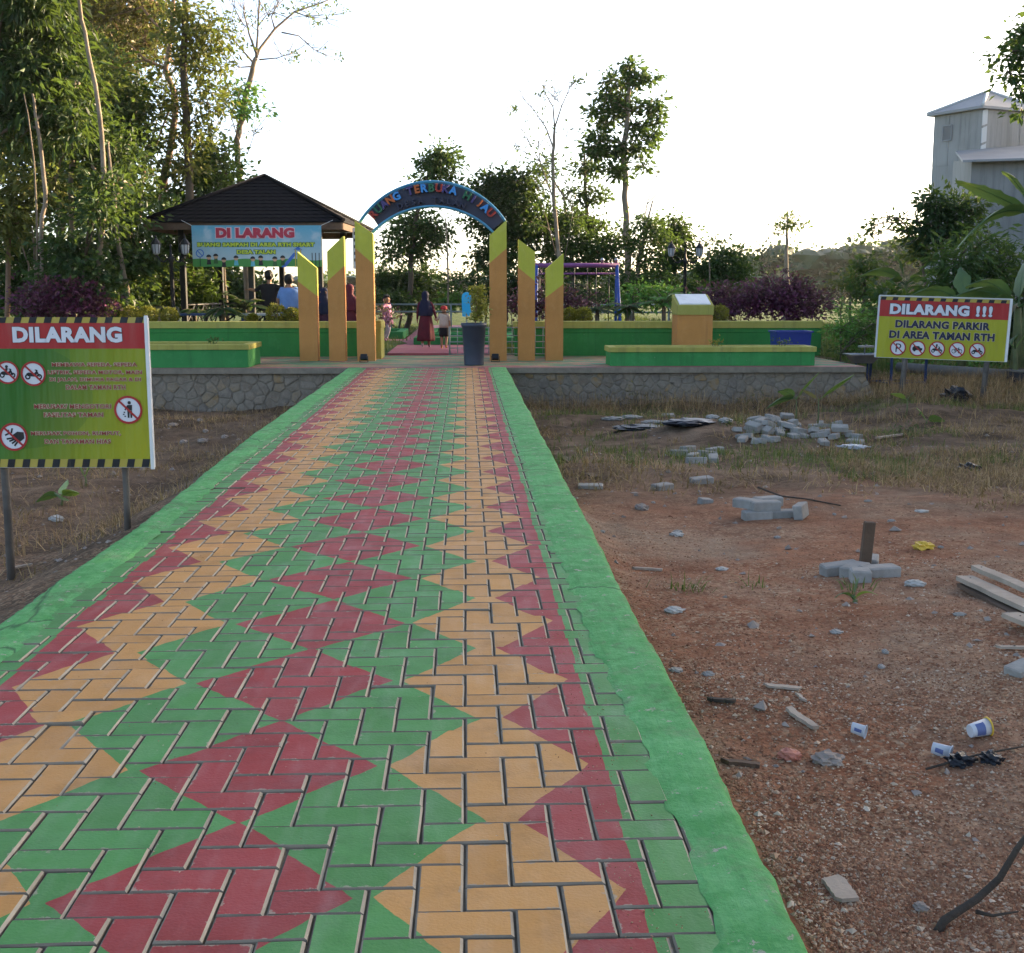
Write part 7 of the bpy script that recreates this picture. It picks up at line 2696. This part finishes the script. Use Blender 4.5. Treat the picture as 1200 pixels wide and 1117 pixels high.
def body_mesh(h, J, fat, mats, zones, child):
    names = list(J.keys())
    me = bpy.data.meshes.new('skeleton')
    me.from_pydata([tuple(Vector(J[n]) * h) for n in names], [(names.index(a), names.index(b)) for a, b in EDG], [])
    ob = bpy.data.objects.new('skeleton', me)
    COL.objects.link(ob)
    md = ob.modifiers.new('Skin', 'SKIN')
    md.use_smooth_shade = True
    lay = me.skin_vertices[0].data
    for i, n in enumerate(names):
        b = n[:-1] if n[-1] in 'LR' else n
        q = RAD[b] * h * (fat if b in ('pelvis', 'belly', 'chest', 'hi', 'kn', 'sh') else 1) * (1.28 if child and b in ('head', 'top', 'chin') else 1)
        lay[i].radius = (q, q * (.82 if b in ('pelvis', 'belly', 'chest') else 1))
        lay[i].use_root = n == 'pelvis'
    sb = ob.modifiers.new('Sub', 'SUBSURF')
    sb.levels = sb.render_levels = 1
    bpy.context.view_layer.update()
    out = bpy.data.meshes.new_from_object(ob.evaluated_get(bpy.context.evaluated_depsgraph_get()))
    bpy.data.objects.remove(ob)
    # zones: nearest joint decides skin, top, trousers, shoes
    J3 = np.array([tuple(Vector(J[n]) * h) for n in names])
    out.materials.clear()
    for m_ in mats:
        out.materials.append(m_)
    for p in out.polygons:
        c = np.array(p.center)
        # nearest edge
        best, bn = 1e9, None
        for a, b in EDG:
            A, B = J3[names.index(a)], J3[names.index(b)]
            t = np.clip(np.dot(c - A, B - A) / (np.dot(B - A, B - A) + 1e-9), 0, 1)
            dd = np.linalg.norm(c - (A + (B - A) * t))
            if dd < best:
                best, bn, bt = dd, (a, b), t
        p.material_index = zones(bn[0].rstrip('LR'), bn[1].rstrip('LR'), bt)
        p.use_smooth = True
    # fingers, nose, ears and eyes joined to the same continuous figure
    mb = MB()
    for s_, sg in (('L', -1), ('R', 1)):
        wr, ha = Vector(J['wr' + s_]) * h, Vector(J['ha' + s_]) * h
        ax = (ha - wr).normalized()
        side = ax.cross(Vector((sg, 0, 0))).normalized() if abs(ax.x) < .9 else Vector((0, 1, 0))
        nr = ax.cross(side)
        for q in range(4):
            b = wr + ax * .035 * h + side * (q - 1.5) * .010 * h
            L_ = (.044, .050, .046, .036)[q] * h
            mb.tube([b, b + ax * L_ * .55, b + ax * L_ + nr * .010 * h], [.0062 * h, .0056 * h, .0042 * h], 6, 0)
        b = wr + ax * .012 * h - side * .016 * h
        mb.tube([b, b + ax * .018 * h - side * .014 * h, b + ax * .036 * h - side * .018 * h], [.0075 * h, .0066 * h, .005 * h], 6, 0)
    hd = Vector(J['head']) * h
    ch = Vector(J['chin']) * h
    f = Vector((0, 1, 0)) * h
    hs = 1.28 if child else 1
    mb.tube([hd + f * .050 * hs + Vector((0, 0, .006 * h)), hd + f * .066 * hs - Vector((0, 0, .014 * h)), hd + f * .052 * hs - Vector((0, 0, .02 * h))], [.006 * h, .011 * h, .007 * h], 6, 0)
    for sg in (-1, 1):
        mb.ball(hd + Vector((sg * .058 * h * hs, 0, -.005 * h)), .016 * h, 0, 8, 5, (.5, .8, 1.2))
        mb.ball(hd + Vector((sg * .021 * h * hs, .051 * h * hs, .004 * h)), .0075 * h, len(mats) - 1, 8, 5)
    mb.tube([hd + Vector((-.017 * h, .050 * h * hs, -.032 * h)), hd + Vector((0, .055 * h * hs, -.034 * h)), hd + Vector((.017 * h, .050 * h * hs, -.032 * h))], .0045 * h, 5, 1)
    bm = bmesh.new()
    bm.from_mesh(out)
    ex = bpy.data.meshes.new('x')
    ex.from_pydata(mb.v, [], mb.f)
    ex.polygons.foreach_set('material_index', mb.m)
    ex.polygons.foreach_set('use_smooth', [True] * len(mb.f))
    bm.from_mesh(ex)
    bm.to_mesh(out)
    bm.free()
    bpy.data.meshes.remove(ex)
    out.name = 'body'
    return out


def person(label, px, foot_py, Y, h, face, clothes, pose=None, fat=1.0, child=False, zb=0.0, group=None):
    """face: degrees, 0 looks away from the camera, 90 to the right; clothes: dict of top, legs, shoes, sleeve (0..1), trouser (0..1)"""
    c = at(px, foot_py, Y)
    J = {}
    for n, v in BASE.items():
        J[n] = v
        if n[-1] == 'L':
            J[n[:-1] + 'R'] = (-v[0], v[1], v[2])
    if pose:
        J.update(pose)
    top, legs, shoes = M[clothes['top']], M[clothes['legs']], M[clothes.get('shoes', 'c_dark')]
    sl, tr = clothes.get('sleeve', .5), clothes.get('trouser', 1.0)
    def zones(a, b, t):
        if (a, b) in (('pelvis', 'belly'),):
            return 1 if t > .3 else 2
        if (a, b) in (('belly', 'chest'), ('chest', 'sh')):
            return 1
        if (a, b) == ('chest', 'neck'):
            return 1 if t < .7 else 0
        if (a, b) == ('sh', 'el'):
            return 1 if t < sl * 2 else 0
        if (a, b) == ('el', 'wr'):
            return 1 if t < sl * 2 - 1 else 0
        if (a, b) == ('pelvis', 'hi'):
            return 2
        if (a, b) == ('hi', 'kn'):
            return 2 if t < tr * 2 else 0
        if (a, b) == ('kn', 'an'):
            return 2 if t < tr * 2 - 1 else 0
        if (a, b) == ('an', 'to'):
            return 3
        return 0
    root = thing('person', label, 'person', (c.x, Y, zb), R(-face), group)
    link('body', body_mesh(h, J, fat, [M['skin'], top, legs, shoes, M['c_dark']], zones, child), root)
    return root, J


def cloth(root, name, rings, mat, h, folds=7, amp=.05, n=28, cap=True):
    """loft of (x, y, z, rx, ry) rings with soft folds growing downwards"""
    mb = MB()
    out = []
    m_ = len(rings)
    for i, (x, y, z, rx, ry) in enumerate(rings):
        a_ = amp * i / (m_ - 1)
        out.append([((x + rx * (1 + a_ * math.sin(folds * t + i * .35) + a_ * .5 * math.sin(3 * t + 1)) * math.cos(t)) * h, (y + ry * (1 + a_ * math.sin(folds * t + i * .35)) * math.sin(t)) * h, z * h) for t in (2 * math.pi * k / n for k in range(n))])
    mb.rings(out, 0, True, cap)
    return mb.build(name, M[mat], root)


def hair(root, J, h, child=False, long=0.0):
    hd = Vector(J['head']) * h
    s_ = 1.28 if child else 1.0
    r = np.random.default_rng(3)
    bm = bmesh.new()
    bmesh.ops.create_icosphere(bm, subdivisions=3, radius=1)
    for v in list(bm.verts):
        if v.co.y > .25 + .3 * max(0, v.co.z) and v.co.z < .45 or v.co.z < (-.72 - long if v.co.y > 0 else -.99):
            bm.verts.remove(v)
    for v in bm.verts:
        n = v.co.copy()
        k = 1 + .05 * math.sin(n.x * 14) * math.cos(n.z * 12) + .03 * r.normal()
        v.co = hd + Vector((n.x * .062 * k, n.y * .068 * k - .006, n.z * .074 * k + .006)) * h * s_
    me = bpy.data.meshes.new('hair')
    bm.to_mesh(me)
    bm.free()
    me.materials.append(M['hair'])
    md = link('hair', me, root)
    so = md.modifiers.new('t', 'SOLIDIFY')
    so.thickness = .004 * h
    return md


def hijab(root, J, h, mat, s_=1.0, drop=.60):
    x, y, z = J['head']
    nx_, ny_, nz_ = J['neck']
    cloth(root, 'headscarf', [(x, y - .006, z + .062, .012, .012), (x, y - .008, z + .050, .042, .045), (x, y - .010, z + .02, .064, .064), (x, y - .014, z - .02, .064, .064), (nx_, ny_ - .010, nz_ + .02, .058, .058),
                              (nx_, ny_ - .004, nz_ - .03, .098, .080), (nx_, ny_ - .004, nz_ - .09, .122, .095), (nx_, ny_ - .004, drop + .02, .126, .100), (nx_, ny_ - .004, drop, .120, .094)], mat, h, 6, .05)


# woman and toddler walking away hand in hand
wd = {'haR': (.205, .03, .47), 'wrR': (.185, .02, .52), 'elR': (.15, .0, .65), 'anL': (-.05, -.10, .085), 'knL': (-.05, .0, .28), 'toL': (-.052, -.03, .03), 'knR': (.05, .05, .285), 'anR': (.05, .07, .055), 'toR': (.052, .145, .02)}
hw_ = (408.5 - 343) * pw(1, 26.9)
w, J = person('woman in long maroon dress and navy headscarf walking away with a toddler', 499, 407, 26.9, hw_, 4, {'top': 'c_maroon', 'legs': 'skin', 'shoes': 'c_pale', 'sleeve': 1.0}, wd, 1.0, zb=.046)
cloth(w, 'dress', [(0, 0, .80, .06, .05), (0, 0, .785, .108, .072), (0, 0, .72, .106, .088), (0, 0, .62, .092, .080), (0, 0, .52, .110, .095), (.0, 0, .40, .128, .115), (.0, 0, .28, .142, .128), (0, .0, .17, .155, .142), (0, 0, .125, .150, .138)], 'c_maroon', hw_, 7, .08)
hijab(w, J, hw_, 'c_navy', drop=.56)
ht = (410 - 361.5) * pw(1, 26.6)
td = {'haL': (-.225, .02, .70), 'wrL': (-.20, .01, .67), 'elL': (-.15, .0, .68), 'anR': (.05, -.06, .07), 'toR': (.052, .01, .02)}
t_, J = person('toddler in cream shirt dark shorts and a red cap held by the hand', 520.5, 409, 26.6, ht, 6, {'top': 'c_cream', 'legs': 'c_dark', 'shoes': 'c_yellow', 'sleeve': .45, 'trouser': .45}, td, 1.18, True, zb=.046)
hd = Vector(J['head'])
cloth(t_, 'cap', [(hd.x, hd.y, hd.z + .085, .014, .014), (hd.x, hd.y, hd.z + .078, .05, .052), (hd.x, hd.y, hd.z + .050, .078, .082), (hd.x, hd.y, hd.z + .01, .084, .090), (hd.x, hd.y, hd.z - .004, .082, .088)], 'c_red', ht, 5, .02)
mb = MB()
mb.idx([((hd.x + .075 * math.cos(a)) * ht, (hd.y + .07 * math.sin(a) + d_) * ht, (hd.z + .004 - d_ * .25) * ht) for d_ in (0, .07) for a in np.linspace(.3, 2.84, 9)], [(i, i + 1, i + 10, i + 9) for i in range(8)])
mb.build('cap_peak', M['c_red'], t_)
cloth(t_, 'shirt', [(0, 0, .79, .05, .045), (0, 0, .77, .10, .075), (0, 0, .70, .112, .092), (0, 0, .58, .115, .10), (0, 0, .50, .118, .10)], 'c_cream', ht, 5, .04)
cloth(t_, 'shorts', [(0, 0, .53, .105, .09), (0, 0, .45, .12, .10), (0, 0, .34, .125, .105), (0, 0, .30, .12, .10)], 'c_dark', ht, 5, .04)

# girl in pink running past the entrance
Yp = 30.0
hp = (403 - 350) * pw(1, Yp)
gp = {'haR': (.235, .06, .735), 'wrR': (.21, .05, .755), 'elR': (.165, .02, .775), 'elL': (-.15, -.05, .66), 'wrL': (-.17, -.06, .54), 'haL': (-.17, -.05, .50), 'knR': (.05, .09, .30), 'anR': (.05, .02, .10), 'toR': (.05, .08, .05), 'knL': (-.05, -.03, .28), 'anL': (-.05, -.12, .10), 'toL': (-.05, -.06, .03)}
g, J = person('small girl in a pink outfit stretching out one arm behind the entrance pillar', 454, 402, Yp, hp, 120, {'top': 'c_pink', 'legs': 'c_pale', 'shoes': 'c_pink', 'sleeve': .9}, gp, 1.12, True, zb=.04)
hair(g, J, hp, True, .2)
cloth(g, 'tunic', [(0, 0, .79, .05, .045), (0, 0, .77, .10, .075), (0, 0, .68, .108, .088), (0, 0, .56, .115, .10), (0, 0, .46, .135, .12), (0, 0, .40, .145, .13)], 'c_pink', hp, 6, .07)

# man in blue shirt, man in dark shirt, two women by the pavilion
Ym = 26.2
hm = 1.62
zf = at(340, 321.5, Ym).z - hm
m_, J = person('man in a loose faded blue t shirt with black hair seen from behind', 340.5, 400, Ym, hm, -8, {'top': 'c_blue', 'legs': 'c_grey', 'sleeve': .45}, {'elL': (-.15, .02, .66), 'wrL': (-.13, .10, .58), 'haL': (-.12, .13, .56), 'elR': (.15, .02, .66), 'wrR': (.13, .1, .58), 'haR': (.12, .13, .56)}, 1.22, zb=zf)
hair(m_, J, hm)
cloth(m_, 't_shirt', [(0, 0, .825, .05, .045), (0, 0, .805, .115, .07), (0, 0, .77, .15, .088), (0, 0, .70, .135, .10), (0, 0, .60, .132, .105), (0, 0, .50, .135, .105), (0, 0, .465, .138, .106)], 'c_blue', hm, 7, .05)
m_.location.z = zf
Ym = 28.1
zf2 = .12
hm = at(318, 317, Ym).z - zf2
m_, J = person('man in dark clothes leaning both arms on the pavilion railing', 317.5, 400, Ym, hm, 10, {'top': 'c_dark', 'legs': 'c_dark', 'sleeve': .5}, {'elL': (-.20, .0, .72), 'wrL': (-.28, .02, .74), 'haL': (-.315, .02, .74), 'elR': (.20, .0, .70), 'wrR': (.27, .04, .62), 'haR': (.29, .05, .59)}, 1.05, zb=zf2)
hair(m_, J, hm)
cloth(m_, 'dark_shirt', [(0, 0, .82, .05, .045), (0, 0, .80, .11, .068), (0, 0, .75, .125, .088), (0, 0, .65, .11, .092), (0, 0, .52, .112, .095), (0, 0, .47, .115, .096)], 'c_dark', hm, 6, .05)
Yw = 26.4
hw2 = 1.5
for lab, px, ty, mt, hj, fc in (('woman in a maroon headscarf between the middle and tall pillar', 411, 332, 'c_maroon', 'c_maroon', 40), ('woman in dark plum clothes between the two smaller pillars', 381, 336, 'c_plum', 'c_navy', 150)):
    z0 = at(px, ty, Yw).z - hw2
    w2, J = person(lab, px, 400, Yw, hw2, fc, {'top': mt, 'legs': mt, 'sleeve': 1.0}, None, 1.05, zb=z0)
    w2.location.z = z0
    cloth(w2, 'dress', [(0, 0, .80, .06, .05), (0, 0, .785, .11, .072), (0, 0, .72, .11, .088), (0, 0, .62, .10, .084), (0, 0, .50, .115, .098), (0, 0, .30, .14, .125), (0, 0, .08, .16, .145)], mt, hw2, 7, .07)
    hijab(w2, J, hw2, hj)

# ------------------------------------------------------------------ evening haze over the fields
m = MB()
m.box((-430, -70, -3), (430, 460, 34))
hz = m.build('haze', [])
tag(hz, kind='stuff')
ht_ = bpy.data.materials.new('haze')
ht_.use_nodes = True
ht_.node_tree.nodes.clear()
ho_ = ht_.node_tree.nodes.new('ShaderNodeOutputMaterial')
pv = ht_.node_tree.nodes.new('ShaderNodeVolumePrincipled')
pv.inputs['Color'].default_value = (.93, .95, .97, 1)
pv.inputs['Density'].default_value = .00013
pv.inputs['Anisotropy'].default_value = .35
ht_.node_tree.links.new(pv.outputs[0], ho_.inputs['Volume'])
hz.data.materials.append(ht_)
